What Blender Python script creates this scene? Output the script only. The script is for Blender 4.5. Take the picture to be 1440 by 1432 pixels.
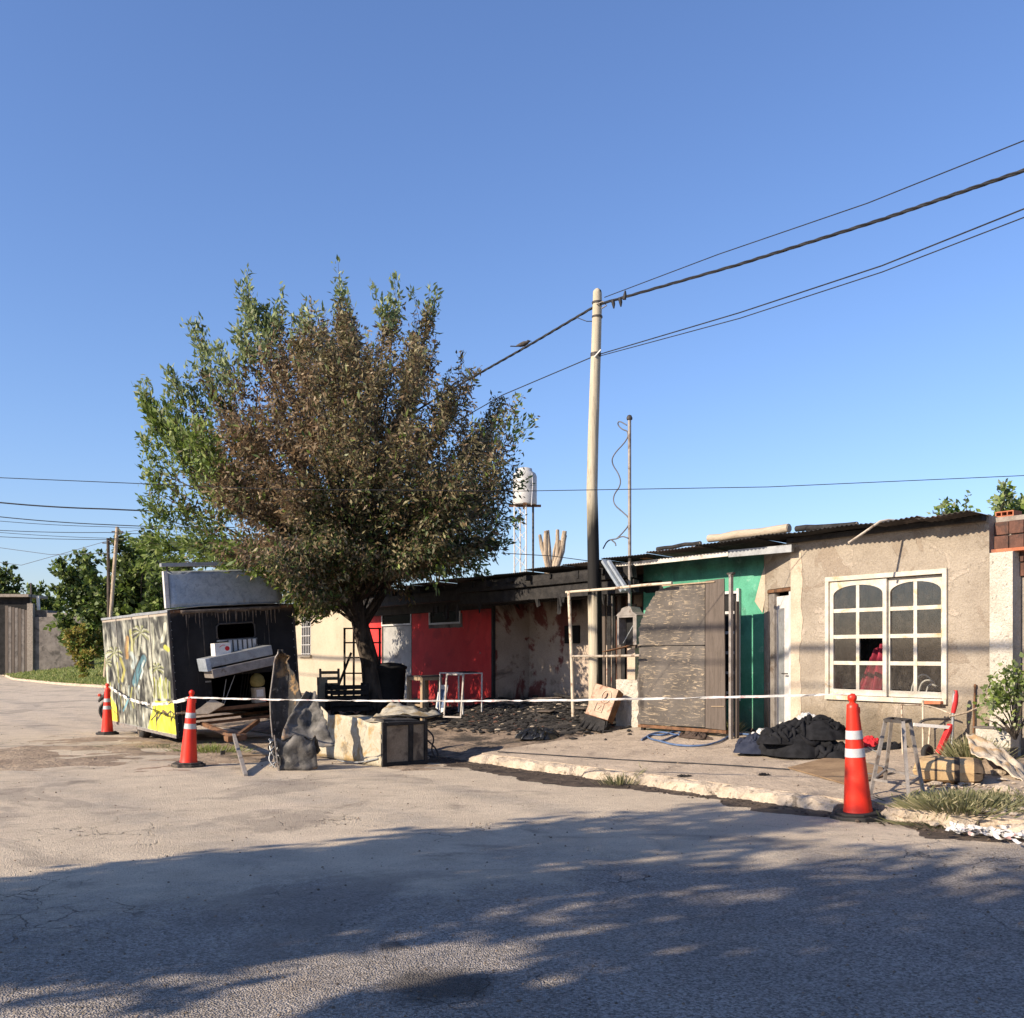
import bpy, bmesh, math, random
import numpy as np
from mathutils import Vector, Matrix, noise

for o in list(bpy.data.objects):
    bpy.data.objects.remove(o)
random.seed(7)
RNG = np.random.default_rng(7)
scene = bpy.context.scene

# ---------------------------------------------------------------- camera
CAM_H, FPX, CX, HY = 1.4, 1400.0, 720.0, 920.0
cam_d = bpy.data.cameras.new('camera')
cam = bpy.data.objects.new('camera', cam_d)
scene.collection.objects.link(cam)
cam.location = (0, 0, CAM_H)
cam.rotation_euler = (math.radians(90), 0, 0)
cam_d.sensor_width = 36.0
cam_d.lens = 36.0 * FPX / 1440.0
cam_d.shift_y = (HY - 716.0) / 1440.0
cam_d.clip_start = 0.1
cam_d.clip_end = 6000
scene.camera = cam

# ---------------------------------------------------------------- sky and sun
SUN_AZ = Vector((-0.86, -0.51, 0)).normalized()      # horizontal direction towards the sun
SUN_EL = math.radians(27)
world = bpy.data.worlds.new('World')
scene.world = world
world.use_nodes = True
wn = world.node_tree
for n in list(wn.nodes):
    wn.nodes.remove(n)
sky = wn.nodes.new('ShaderNodeTexSky')
sky.sky_type = 'NISHITA'
sky.sun_disc = False
sky.sun_elevation = SUN_EL
sky.sun_rotation = math.atan2(SUN_AZ.x, SUN_AZ.y)
sky.altitude = 100
sky.air_density = 1.25
sky.dust_density = 0.5
sky.ozone_density = 6.3
bg = wn.nodes.new('ShaderNodeBackground')
bg.inputs['Strength'].default_value = 0.108
wo = wn.nodes.new('ShaderNodeOutputWorld')
tint = wn.nodes.new('ShaderNodeMix'); tint.data_type = 'RGBA'; tint.blend_type = 'MULTIPLY'   # the phone's cool white balance
tint.inputs['Factor'].default_value = 1.0
tint.inputs[7].default_value = (1.06, .975, 1.09, 1)
wn.links.new(sky.outputs[0], tint.inputs[6])
wn.links.new(tint.outputs[2], bg.inputs[0])
wn.links.new(bg.outputs[0], wo.inputs[0])

sun_d = bpy.data.lights.new('sun', 'SUN')
sun_d.energy = 5.0
sun_d.angle = math.radians(0.53)
sun_d.color = (1.0, 0.86, 0.68)
sun = bpy.data.objects.new('sun', sun_d)
scene.collection.objects.link(sun)
to_sun = Vector((SUN_AZ.x * math.cos(SUN_EL), SUN_AZ.y * math.cos(SUN_EL), math.sin(SUN_EL)))
sun.rotation_euler = to_sun.to_track_quat('Z', 'Y').to_euler()
sun.location = (-20, -14, 20)

scene.view_settings.view_transform = 'Standard'
scene.view_settings.look = 'None'
scene.view_settings.gamma = 1.0
scene.view_settings.use_curve_mapping = False
scene.view_settings.exposure = 0.76

# ---------------------------------------------------------------- places
SLOPE = 0.018                                     # the road falls gently away from the camera
E = Vector((0.5696, -0.822, 0))                   # along the house fronts, towards the right
NV = Vector((0.822, 0.5696, 0))                   # into the lots
K0 = Vector((1.566, 12.18, 0))                    # a point on the kerb line
RZ = math.atan2(E.y, E.x)

def ray(px, py):
    return (px - CX) / FPX, -(py - HY) / FPX
def roadz(y):
    return -SLOPE * max(min(y, 26.0), -30.0)
def G(px, py, dz=0.0):
    """pixel -> point on the road plane (raised by dz)"""
    rx, rz = ray(px, py)
    y = (CAM_H - dz) / (-rz - SLOPE)
    return Vector((rx * y, y, CAM_H + rz * y))
def H(px, py, z):
    """pixel -> point at height z"""
    rx, rz = ray(px, py)
    y = (z - CAM_H) / rz
    return Vector((rx * y, y, z))
def D(px, py, y):
    rx, rz = ray(px, py)
    return Vector((rx * y, y, CAM_H + rz * y))
def ST(v):
    d = Vector((v.x, v.y, 0)) - K0
    return d.dot(E), d.dot(NV)
def T(px, py, t):
    """pixel -> (s, z) on the upright plane t metres behind the kerb"""
    rx, rz = ray(px, py)
    y = (t + K0.x * NV.x + K0.y * NV.y) / (rx * NV.x + NV.y)
    v = Vector((rx * y, y, 0))
    return ST(v)[0], CAM_H + rz * y
def W(s, t, z=0.0):
    p = K0 + E * s + NV * t
    return Vector((p.x, p.y, z))
FZ = 0.15                                         # ground level along the house fronts
def lotz(s, t):
    """height of the pavement or lot at (s, t)"""
    y = (K0 + E * s + NV * max(t, 0)).y
    k = min(max(t / 3.6, 0.0), 1.0)
    top = 0.13 if s > -3.9 else 0.02
    return (roadz((K0 + E * s).y) + top) * (1 - k) + FZ * k
def gz(p):
    s, t = ST(p)
    return lotz(s, t) if t > 0.02 else roadz(p.y)
def PV(px, py, it=25):
    """pixel -> point on the pavement"""
    z = 0.0
    for _ in range(it):
        p = H(px, py, z)
        s, t = ST(p)
        z = lotz(s, t) if t > 0 else roadz(p.y)
    return H(px, py, z)
# ---------------------------------------------------------------- mesh helpers
COL = scene.collection
class MB:
    def __init__(s):
        s.v, s.f, s.m, s.sm = [], [], [], []
    def add(s, vs, fs, mi=0, smooth=False):
        b = len(s.v)
        s.v += [tuple(v) for v in vs]
        for f in fs:
            s.f.append(tuple(i + b for i in f)); s.m.append(mi); s.sm.append(smooth)
        return s
    def box(s, x0, x1, y0, y1, z0, z1, mi=0, M=None, jit=0.0):
        vs = [Vector((x, y, z)) for x in (x0, x1) for y in (y0, y1) for z in (z0, z1)]
        if jit:
            vs = [v + Vector((random.uniform(-jit, jit), random.uniform(-jit, jit), random.uniform(-jit, jit))) for v in vs]
        if M is not None:
            vs = [M @ v for v in vs]
        return s.add(vs, [(0, 1, 3, 2), (4, 6, 7, 5), (0, 4, 5, 1), (2, 3, 7, 6), (0, 2, 6, 4), (1, 5, 7, 3)], mi)
    def bar(s, a, b, w, h=None, mi=0, up=(0, 0, 1)):
        """square bar from a to b"""
        a, b = Vector(a), Vector(b); h = h or w
        d = (b - a)
        L = d.length
        if L < 1e-6: return s
        d.normalize(); u = Vector(up)
        if abs(d.dot(u)) > .97: u = Vector((0, 1, 0))
        x = d.cross(u).normalized(); y = x.cross(d)
        vs = []
        for p in (a, b):
            for sx, sy in ((-1, -1), (1, -1), (1, 1), (-1, 1)):
                vs.append(p + x * (sx * w / 2) + y * (sy * h / 2))
        return s.add(vs, [(0, 1, 5, 4), (1, 2, 6, 5), (2, 3, 7, 6), (3, 0, 4, 7), (3, 2, 1, 0), (4, 5, 6, 7)], mi)
    def tube(s, pts, r, n=8, mi=0, cap=True):
        pts = [Vector(p) for p in pts]
        rs = r if isinstance(r, (list, tuple)) else [r] * len(pts)
        prev = None; rings = []
        for i, p in enumerate(pts):
            d = (pts[min(i + 1, len(pts) - 1)] - pts[max(i - 1, 0)])
            if d.length < 1e-9: d = Vector((0, 0, 1))
            d.normalize()
            if prev is None:
                u = Vector((0, 0, 1)) if abs(d.z) < .9 else Vector((1, 0, 0))
                x = d.cross(u).normalized()
            else:
                x = (prev - d * prev.dot(d))
                x = x.normalized() if x.length > 1e-6 else d.orthogonal().normalized()
            prev = x; y = d.cross(x)
            rings.append([p + x * (math.cos(2 * math.pi * k / n) * rs[i]) + y * (math.sin(2 * math.pi * k / n) * rs[i]) for k in range(n)])
        vs = [v for g in rings for v in g]; fs = []
        for i in range(len(rings) - 1):
            for k in range(n):
                a = i * n + k; b = i * n + (k + 1) % n
                fs.append((a, b, b + n, a + n))
        s.add(vs, fs, mi, n > 5)
        if cap:
            s.add(rings[0], [tuple(range(n))[::-1]], mi); s.add(rings[-1], [tuple(range(n))], mi)
        return s
    def lathe(s, prof, n=20, c=(0, 0, 0), mi=0, smooth=True):
        vs = []; fs = []
        for r, z in prof:
            for k in range(n):
                a = 2 * math.pi * k / n
                vs.append((c[0] + r * math.cos(a), c[1] + r * math.sin(a), c[2] + z))
        for i in range(len(prof) - 1):
            for k in range(n):
                a = i * n + k; b = i * n + (k + 1) % n
                fs.append((a, b, b + n, a + n))
        s.add(vs, fs, mi, smooth)
        s.add(vs[:n], [tuple(range(n))[::-1]], mi); s.add(vs[-n:], [tuple(range(n))], mi)
        return s
    def prism(s, poly, axis_a, axis_b, axis_c, o, thick, mi=0):
        """polygon in (a,b) extruded along c"""
        A, B, C, O = Vector(axis_a), Vector(axis_b), Vector(axis_c), Vector(o)
        n = len(poly)
        v0 = [O + A * p[0] + B * p[1] for p in poly]
        v1 = [v + C * thick for v in v0]
        fs = [tuple(range(n))[::-1], tuple(range(n, 2 * n))] + [(i, (i + 1) % n, n + (i + 1) % n, n + i) for i in range(n)]
        return s.add(v0 + v1, fs, mi)
    def grid(s, fn, nu, nv, mi=0, smooth=True):
        vs = [fn(i / nu, j / nv) for j in range(nv + 1) for i in range(nu + 1)]
        fs = [(j * (nu + 1) + i, j * (nu + 1) + i + 1, (j + 1) * (nu + 1) + i + 1, (j + 1) * (nu + 1) + i) for j in range(nv) for i in range(nu)]
        return s.add(vs, fs, mi, smooth)
    def rock(s, c, r, mi=0, flat=.7):
        c = Vector(c)
        vs = []
        for q in ICO_V:
            k = random.uniform(.65, 1.15)
            vs.append(c + Vector((q[0] * r[0] * k, q[1] * r[1] * k, q[2] * r[2] * k)))
        return s.add(vs, ICO_F, mi)
    def build(s, name, mat, parent=None, bevel=0, loc=None, solid=0, sub=0):
        me = bpy.data.meshes.new(name)
        me.from_pydata(s.v, [], s.f)
        mats = mat if isinstance(mat, (list, tuple)) else [mat]
        for m in mats: me.materials.append(m)
        me.polygons.foreach_set('material_index', s.m)
        me.polygons.foreach_set('use_smooth', s.sm)
        bm = bmesh.new(); bm.from_mesh(me)
        bmesh.ops.recalc_face_normals(bm, faces=bm.faces)
        bm.to_mesh(me); bm.free()
        me.update()
        o = bpy.data.objects.new(name, me)
        COL.objects.link(o)
        if parent is not None: o.parent = parent
        if loc is not None: o.location = loc
        if solid:
            md = o.modifiers.new('solid', 'SOLIDIFY'); md.thickness = solid; md.offset = 0
        if sub:
            md = o.modifiers.new('sub', 'SUBSURF'); md.levels = sub; md.render_levels = sub
        if bevel:
            md = o.modifiers.new('bevel', 'BEVEL'); md.width = bevel; md.segments = 2; md.limit_method = 'ANGLE'
        return o
_t = (1 + 5 ** .5) / 2
ICO_V = [Vector(v).normalized() for v in ((-1, _t, 0), (1, _t, 0), (-1, -_t, 0), (1, -_t, 0), (0, -1, _t), (0, 1, _t), (0, -1, -_t), (0, 1, -_t), (_t, 0, -1), (_t, 0, 1), (-_t, 0, -1), (-_t, 0, 1))]
ICO_F = [(0, 11, 5), (0, 5, 1), (0, 1, 7), (0, 7, 10), (0, 10, 11), (1, 5, 9), (5, 11, 4), (11, 10, 2), (10, 7, 6), (7, 1, 8), (3, 9, 4), (3, 4, 2), (3, 2, 6), (3, 6, 8), (3, 8, 9), (4, 9, 5), (2, 4, 11), (6, 2, 10), (8, 6, 7), (9, 8, 1)]

def tag(o, label=None, cat=None, group=None, kind=None):
    if label: o['label'] = label
    if cat: o['category'] = cat
    if group: o['group'] = group
    if kind: o['kind'] = kind
    return o
def thing(name, label, cat, loc=(0, 0, 0), rz=0.0, group=None, rot=None):
    o = bpy.data.objects.new(name, None)
    COL.objects.link(o)
    o.location = loc
    o.rotation_euler = rot if rot else (0, 0, rz)
    o.empty_display_size = .2
    return tag(o, label, cat, group)
def front(name, label, cat, s=0.0, t=0.0, z=0.0, group=None):
    """a thing whose local x runs along the house fronts and local y into the lots"""
    return thing(name, label, cat, W(s, t, z), RZ, group)
def copy_tree(o, parent=None):
    c = o.copy(); COL.objects.link(c); c.parent = parent
    for ch in list(o.children):
        if ch.name in bpy.data.objects: copy_tree(ch, c)
    return c
def nz(p, sc=1.0, oc=3):
    return noise.fractal(Vector(p) * sc, 1.0, 2.0, oc)

# ---------------------------------------------------------------- materials
class NT:
    def __init__(s, name):
        s.m = bpy.data.materials.new(name); s.m.use_nodes = True
        s.t = s.m.node_tree
        for n in list(s.t.nodes): s.t.nodes.remove(n)
        s.out = s.t.nodes.new('ShaderNodeOutputMaterial')
        s.cache = {}
    def n(s, typ, **kw):
        nd = s.t.nodes.new(typ)
        for k, v in kw.items(): setattr(nd, k, v)
        return nd
    def inp(s, sock, v):
        if v is None: return
        if hasattr(v, 'is_output'): s.t.links.new(v, sock)
        else:
            if isinstance(v, (tuple, list)) and len(v) == 3 and sock.type == 'RGBA': v = (*v, 1)
            sock.default_value = v
    def coord(s, kind='pos', stretch=(1, 1, 1)):
        key = (kind, stretch)
        if key in s.cache: return s.cache[key]
        if kind == 'pos': o = s.n('ShaderNodeNewGeometry').outputs['Position']
        else: o = s.n('ShaderNodeTexCoord').outputs['Object']
        if stretch != (1, 1, 1):
            mp = s.n('ShaderNodeMapping'); mp.inputs['Scale'].default_value = stretch
            s.t.links.new(o, mp.inputs['Vector']); o = mp.outputs[0]
        s.cache[key] = o
        return o
    def noise(s, scale, detail=4, rough=.55, vec=None, dist=0.0):
        nd = s.n('ShaderNodeTexNoise')
        nd.inputs['Scale'].default_value = scale; nd.inputs['Detail'].default_value = detail
        nd.inputs['Roughness'].default_value = rough; nd.inputs['Distortion'].default_value = dist
        s.inp(nd.inputs['Vector'], vec if vec is not None else s.coord())
        return nd.outputs['Fac']
    def voro(s, scale, feature='F1', vec=None, out='Distance'):
        nd = s.n('ShaderNodeTexVoronoi', feature=feature)
        nd.inputs['Scale'].default_value = scale
        s.inp(nd.inputs['Vector'], vec if vec is not None else s.coord())
        return nd.outputs[out]
    def wave(s, scale, dist=3.0, vec=None, direction='X', detail=2.0):
        nd = s.n('ShaderNodeTexWave', bands_direction=direction)
        nd.inputs['Scale'].default_value = scale; nd.inputs['Distortion'].default_value = dist
        nd.inputs['Detail'].default_value = detail; nd.inputs['Detail Scale'].default_value = 1.5
        s.inp(nd.inputs['Vector'], vec if vec is not None else s.coord())
        return nd.outputs['Fac']
    def rng(s, v, a, b, c=0.0, d=1.0, smooth=True):
        nd = s.n('ShaderNodeMapRange')
        if smooth: nd.interpolation_type = 'SMOOTHSTEP'
        s.inp(nd.inputs[0], v)
        for i, x in enumerate((a, b, c, d)): s.inp(nd.inputs[i + 1], x)
        return nd.outputs[0]
    def math(s, op, a, b=None):
        nd = s.n('ShaderNodeMath', operation=op)
        s.inp(nd.inputs[0], a)
        if b is not None: s.inp(nd.inputs[1], b)
        return nd.outputs[0]
    def mix(s, fac, a, b, blend='MIX'):
        nd = s.n('ShaderNodeMix', data_type='RGBA', blend_type=blend)
        s.inp(nd.inputs['Factor'], fac)
        s.inp(nd.inputs[6], a); s.inp(nd.inputs[7], b)
        return nd.outputs[2]
    def sep(s, vec=None):
        nd = s.n('ShaderNodeSeparateXYZ'); s.inp(nd.inputs[0], vec if vec is not None else s.coord())
        return nd.outputs
    def attr(s, name, out='Fac'):
        nd = s.n('ShaderNodeAttribute'); nd.attribute_name = name
        return nd.outputs[out]
    def bump(s, h, strength=.4, dist=.02, normal=None):
        nd = s.n('ShaderNodeBump'); nd.inputs['Strength'].default_value = strength; nd.inputs['Distance'].default_value = dist
        s.inp(nd.inputs['Height'], h)
        if normal is not None: s.inp(nd.inputs['Normal'], normal)
        return nd.outputs[0]
    def bsdf(s, col, rough=.8, metal=0.0, normal=None, spec=.3, **kw):
        nd = s.n('ShaderNodeBsdfPrincipled')
        s.inp(nd.inputs['Base Color'], col); s.inp(nd.inputs['Roughness'], rough); s.inp(nd.inputs['Metallic'], metal)
        nd.inputs['Specular IOR Level'].default_value = spec
        if normal is not None: s.inp(nd.inputs['Normal'], normal)
        for k, v in kw.items(): s.inp(nd.inputs[k], v)
        s.t.links.new(nd.outputs[0], s.out.inputs[0])
        return s.m

def stuffm(name, c1, c2, scale=3.0, rough=.85, bump=.3, bscale=40.0, bdist=.01, metal=0.0, layers=(), coord='pos', stretch=(1, 1, 1), spec=.3, fine=.25):
    """two-tone weathered surface. layers: (colour, noise scale, lo, hi, amount, stretch)"""
    t = NT(name)
    v = t.coord(coord, stretch)
    col = t.mix(t.rng(t.noise(scale, 5, .6, v), .3, .7), c1, c2)
    for L in layers:
        c, sc, lo, hi, amt = L[:5]
        vv = t.coord(coord, L[5]) if len(L) > 5 else v
        m = t.rng(t.noise(sc, 6, .65, vv, .4), lo, hi, 0, amt)
        col = t.mix(m, col, c)
    fn = t.noise(bscale, 3, .7, v)
    if fine:
        col = t.mix(1.0, col, t.rng(fn, .25, .75, 1 - fine, 1 + fine, False), 'MULTIPLY')
    nb = t.bump(t.math('ADD', fn, t.math('MULTIPLY', t.noise(bscale * .2, 4, .6, v), 2.0)), bump, bdist)
    return t.bsdf(col, rough, metal, nb, spec)
def surf(name, c1, c2, scale=3.0, rough=.85, bump=.3, bscale=40.0, bdist=.01, layers=(), grads=(), spec=.25, fine=.22, metal=0.0, coord='pos', stretch=(1, 1, 1), extra_bump=None):
    """weathered surface with patches (layers) and patches that follow height (grads: colour, z0, z1, wobble, noise scale, amount)"""
    t = NT(name)
    v = t.coord(coord, stretch)
    col = t.mix(t.rng(t.noise(scale, 6, .62, v), .32, .68), c1, c2)
    h = None
    for L in layers:
        c, sc, lo, hi, amt = L[:5]
        vv = t.coord(coord, L[5]) if len(L) > 5 else v
        m = t.rng(t.noise(sc, 7, .65, vv, .5), lo, hi, 0, amt)
        col = t.mix(m, col, c)
        h = m if h is None else t.math('ADD', h, m)
    z = t.sep(t.coord(coord))[2]
    for (c, z0, z1, wob, sc, amt) in grads:
        nn = t.math('MULTIPLY', t.math('SUBTRACT', t.noise(sc, 6, .65, t.coord(coord, (1, 1, .6)), .4), .5), wob)
        m = t.rng(t.math('ADD', z, nn), z0, z1, 0, amt)
        col = t.mix(m, col, c)
    fn = t.noise(bscale, 4, .7, v)
    col = t.mix(1.0, col, t.rng(fn, .25, .75, 1 - fine, 1 + fine, False), 'MULTIPLY')
    hh = t.math('ADD', fn, t.math('MULTIPLY', t.noise(bscale * .15, 4, .6, v), 2.5))
    if h is not None: hh = t.math('ADD', hh, t.math('MULTIPLY', h, .8))
    return t.bsdf(col, rough, metal, t.bump(hh, bump, bdist), spec)

M = {}
# ---- ground
def asphalt():
    t = NT('dusty_asphalt')
    P = t.coord()
    xyz = t.sep(P)
    fine = t.voro(95, 'F1', P, 'Color')
    fs = t.n('ShaderNodeSeparateColor'); t.inp(fs.inputs[0], fine)
    agg = t.rng(fs.outputs[0], 0, 1, .35, 1.75, False)
    base = t.mix(t.rng(t.noise(1.3, 6, .6), .3, .7), (.20, .182, .168), (.28, .25, .225))
    base = t.mix(1.0, base, agg, 'MULTIPLY')
    dust_c = t.mix(t.rng(t.noise(2.1, 6, .65), .3, .7), (.58, .475, .35), (.70, .58, .43))
    dust_c = t.mix(1.0, dust_c, t.rng(t.noise(75, 4, .8), .25, .75, .62, 1.30, False), 'MULTIPLY')
    # dust lies thick towards the kerb and the far crossing, thin in the wheel tracks near the camera
    far = t.rng(t.math('ADD', xyz[1], t.math('MULTIPLY', xyz[0], -.32)), 4.5, 9.5, -.28, .36)
    nn = t.noise(.55, 8, .68)
    n2 = t.noise(5.5, 6, .7)
    dm = t.math('ADD', t.math('ADD', far, t.math('MULTIPLY', n2, .35)), nn)
    dm = t.rng(dm, .50, .88, .12, .95)
    col = t.mix(dm, base, dust_c)
    sp_ = t.n('ShaderNodeSeparateColor'); t.inp(sp_.inputs[0], t.voro(38, 'F1', P, 'Color'))
    col = t.mix(t.math('MULTIPLY', t.rng(sp_.outputs[1], .80, .86), t.rng(t.voro(38, 'F1', P), .30, .22, 0, .55)), col, (.10, .085, .07))
    sand = t.rng(t.noise(.38, 7, .72, None, .8), .56, .68, 0, .65)
    col = t.mix(sand, col, (.66, .54, .41))
    # two wheel tracks polished along the kerb, broken up by dust
    dt = t.n('ShaderNodeVectorMath', operation='DOT_PRODUCT'); t.inp(dt.inputs[0], P); dt.inputs[1].default_value = NV
    tt_ = t.math('ADD', t.math('SUBTRACT', dt.outputs['Value'], K0.dot(NV)), t.math('MULTIPLY', t.math('SUBTRACT', t.noise(.25, 3, .5), .5), 1.2))
    trk = None
    for c_ in (-2.1, -3.7, -5.6):
        m_ = t.rng(t.math('ABSOLUTE', t.math('SUBTRACT', tt_, c_)), .12, .48, 1, 0)
        trk = m_ if trk is None else t.math('MAXIMUM', trk, m_)
    trk = t.math('MULTIPLY', trk, t.rng(t.noise(1.4, 6, .7), .38, .64, .04, .42))
    col = t.mix(trk, col, base)
    # cracks, only in worn patches
    wv = t.n('ShaderNodeVectorMath', operation='ADD')
    nd = t.n('ShaderNodeTexNoise'); nd.inputs['Scale'].default_value = 2.2; nd.inputs['Detail'].default_value = 5
    t.inp(nd.inputs['Vector'], P)
    sc = t.n('ShaderNodeVectorMath', operation='SCALE'); sc.inputs['Scale'].default_value = .55
    t.inp(sc.inputs[0], nd.outputs['Color']); t.inp(wv.inputs[0], P); t.inp(wv.inputs[1], sc.outputs[0])
    ed = t.voro(2.6, 'DISTANCE_TO_EDGE', wv.outputs[0])
    crack = t.math('MULTIPLY', t.rng(ed, .0, .020, 1, 0), t.rng(t.noise(.42, 4, .6), .53, .62))
    col = t.mix(t.math('MULTIPLY', crack, .6), col, (.07, .058, .048))
    # worn darker patches and oil stains with a shape of their own
    col = t.mix(t.rng(t.noise(.9, 7, .7, None, .6), .56, .70, 0, .6), col, (.20, .155, .118))
    col = t.mix(t.rng(t.noise(.33, 6, .65, None, .9), .54, .60, 0, .45), col, (.24, .20, .165))
    for (px, py, r, am) in ((620, 1385, .34, .75), (120, 1100, .30, .35), (545, 1330, .1, .6)):
        c = G(px, py)
        v2 = t.n('ShaderNodeVectorMath', operation='DISTANCE'); t.inp(v2.inputs[0], P); v2.inputs[1].default_value = c
        d = t.math('ADD', v2.outputs['Value'], t.math('MULTIPLY', t.math('SUBTRACT', t.noise(4, 5, .6), .5), .5))
        col = t.mix(t.rng(d, r * .35, r, am, 0), col, (.045, .04, .036))
    h = t.math('ADD', t.math('MULTIPLY', t.voro(95, 'F1', P), 1.0), t.math('MULTIPLY', t.noise(30, 4, .7), 1.4))
    h = t.math('SUBTRACT', h, t.math('MULTIPLY', crack, 2.5))
    h = t.math('ADD', h, t.math('MULTIPLY', n2, 2.0))
    return t.bsdf(col, .88, 0, t.bump(h, .9, .018), .2)
M['asphalt'] = asphalt()
M['earth'] = surf('dry_earth', (.26, .19, .13), (.38, .29, .20), 1.2, .95, .8, 25, .04, layers=[((.10, .075, .055), 1.6, .52, .68, .7), ((.07, .10, .03), .8, .6, .72, .6)])
M['lot'] = surf('trodden_dirt', (.20, .15, .11), (.33, .25, .18), 1.8, .95, .9, 22, .03, layers=[((.03, .027, .025), .9, .47, .62, .9), ((.06, .05, .042), 4.0, .5, .65, .6)])
M['paving'] = surf('worn_concrete', (.37, .295, .22), (.48, .385, .285), 1.5, .9, .9, 55, .014, fine=.42,
                   layers=[((.22, .175, .135), 2.2, .52, .68, .65), ((.07, .06, .05), 1.1, .62, .74, .55), ((.50, .41, .31), 3.5, .6, .75, .5)])
M['kerb'] = surf('broken_kerb', (.42, .34, .25), (.55, .45, .34), 4, .9, 1.0, 45, .02, layers=[((.20, .155, .11), 6, .56, .68, .8), ((.09, .07, .05), 14, .62, .72, .7)])
M['mud'] = surf('dark_gutter_mud', (.045, .034, .026), (.11, .082, .06), 5, .75, 1.0, 30, .03, layers=[((.24, .19, .14), 4, .58, .7, .7)])
M['verge'] = surf('verge_soil', (.13, .16, .045), (.22, .24, .08), .8, .95, .7, 12, .06, layers=[((.25, .2, .12), .5, .58, .7, .6)])
M['ash'] = surf('ash', (.018, .016, .015), (.07, .062, .055), 6, .95, 1.0, 40, .02, layers=[((.20, .18, .155), 9, .58, .7, .7)])
def blade(name, c1, c2, c3):
    t = NT(name)
    r = t.attr('rnd')
    col = t.mix(t.rng(r, 0, .55), c1, c2)
    col = t.mix(t.rng(r, .7, 1.0), col, c3)
    d = t.n('ShaderNodeBsdfPrincipled'); t.inp(d.inputs['Base Color'], col); d.inputs['Roughness'].default_value = .55
    d.inputs['Specular IOR Level'].default_value = .35
    tr = t.n('ShaderNodeBsdfTranslucent'); t.inp(tr.inputs['Color'], col)
    mx = t.n('ShaderNodeMixShader'); mx.inputs[0].default_value = .36
    t.t.links.new(d.outputs[0], mx.inputs[1]); t.t.links.new(tr.outputs[0], mx.inputs[2]); t.t.links.new(mx.outputs[0], t.out.inputs[0])
    return t.m
M['grass'] = blade('grass_blades', (.13, .18, .04), (.22, .26, .07), (.42, .38, .16))
M['weed'] = blade('weed_leaves', (.12, .135, .06), (.23, .22, .11), (.42, .37, .22))
M['leaf_green'] = blade('green_leaves', (.075, .13, .022), (.17, .235, .045), (.31, .36, .11))
M['leaf_pale'] = blade('pale_leaves', (.11, .155, .05), (.23, .28, .115), (.42, .44, .25))
M['leaf_brown'] = blade('scorched_leaves', (.115, .072, .040), (.225, .150, .082), (.40, .31, .185))
M['leaf_olive'] = blade('singed_leaves', (.090, .080, .038), (.18, .155, .075), (.36, .31, .17))
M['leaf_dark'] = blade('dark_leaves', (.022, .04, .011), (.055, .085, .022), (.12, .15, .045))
M['leaf_yellow'] = blade('yellow_leaves', (.16, .15, .03), (.29, .24, .05), (.38, .25, .08))
# ---- walls
M['stucco'] = surf('beige_stucco', (.262, .220, .172), (.328, .280, .222), 1.6, .92, .9, 45, .014,
                   layers=[((.225, .175, .13), 1.7, .54, .58, .55), ((.41, .345, .275), 3.2, .58, .62, .6), ((.19, .15, .115), 1.1, .62, .70, .5), ((.16, .125, .095), 9, .66, .70, .5)],
                   grads=[((.26, .20, .125), .95, .35, .9, 2.5, .55), ((.09, .075, .055), .9, .2, 1.1, 4.0, .65)])
M['stucco_pale'] = surf('pale_patch_render', (.40, .325, .24), (.48, .395, .30), 3, .92, .6, 50, .01, layers=[((.28, .22, .155), 4, .55, .68, .6)])
M['green'] = surf('green_painted_wall', (.06, .25, .155), (.10, .34, .225), 2.0, .8, .35, 50, .006, layers=[((.05, .17, .115), 1.8, .52, .64, .7), ((.20, .40, .29), 4.0, .60, .66, .6), ((.34, .29, .22), 3.2, .68, .71, .9)], grads=[((.025, .04, .033), 2.55, 3.1, .5, 3, .8), ((.10, .10, .08), .7, .2, .5, 3, .6)])
M['red'] = surf('red_painted_wall', (.54, .026, .026), (.62, .042, .038), 1.5, .75, .3, 50, .005, layers=[((.36, .022, .022), 2, .52, .66, .6), ((.20, .15, .13), 3.5, .68, .72, .7)], grads=[((.012, .010, .010), 2.15, 2.75, 1.2, 1.6, .97), ((.03, .02, .018), .55, .15, .4, 4, .7)])
M['burnt'] = surf('burnt_plaster', (.40, .315, .245), (.50, .40, .32), 1.4, .95, .7, 40, .012,
                  layers=[((.17, .035, .03), .55, .55, .60, .9), ((.09, .065, .05), .8, .56, .64, .7), ((.014, .012, .012), 1.3, .64, .70, .9)],
                  grads=[((.010, .009, .009), 2.25, 2.8, 1.3, 1.2, .98), ((.02, .018, .016), .65, .3, .6, 3, .7)])
M['brown_red'] = surf('scorched_red_wall', (.13, .028, .022), (.19, .045, .032), 2, .9, .6, 40, .01, layers=[((.03, .022, .02), 1.1, .48, .62, .9), ((.24, .18, .14), 1.6, .62, .68, .8)], grads=[((.010, .009, .009), 1.5, 2.5, 1.2, 1.5, .98)])
M['cream'] = surf('cream_render', (.38, .315, .225), (.44, .37, .27), 1.0, .9, .4, 40, .008, layers=[((.30, .25, .18), 1.5, .55, .7, .5)])
M['roughcast'] = surf('white_roughcast', (.44, .40, .33), (.53, .48, .41), 4, .92, 1.0, 38, .02, layers=[((.30, .24, .17), 22, .62, .72, .7)])
M['grey_render'] = surf('grey_render', (.12, .105, .095), (.20, .175, .155), 1.6, .92, .6, 35, .012, layers=[((.05, .045, .04), 1.5, .5, .66, .8)])
M['brick'] = surf('terracotta_brick', (.34, .11, .055), (.42, .16, .085), 8, .9, .5, 60, .006, layers=[((.12, .06, .045), 5, .55, .7, .7)])
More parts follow.
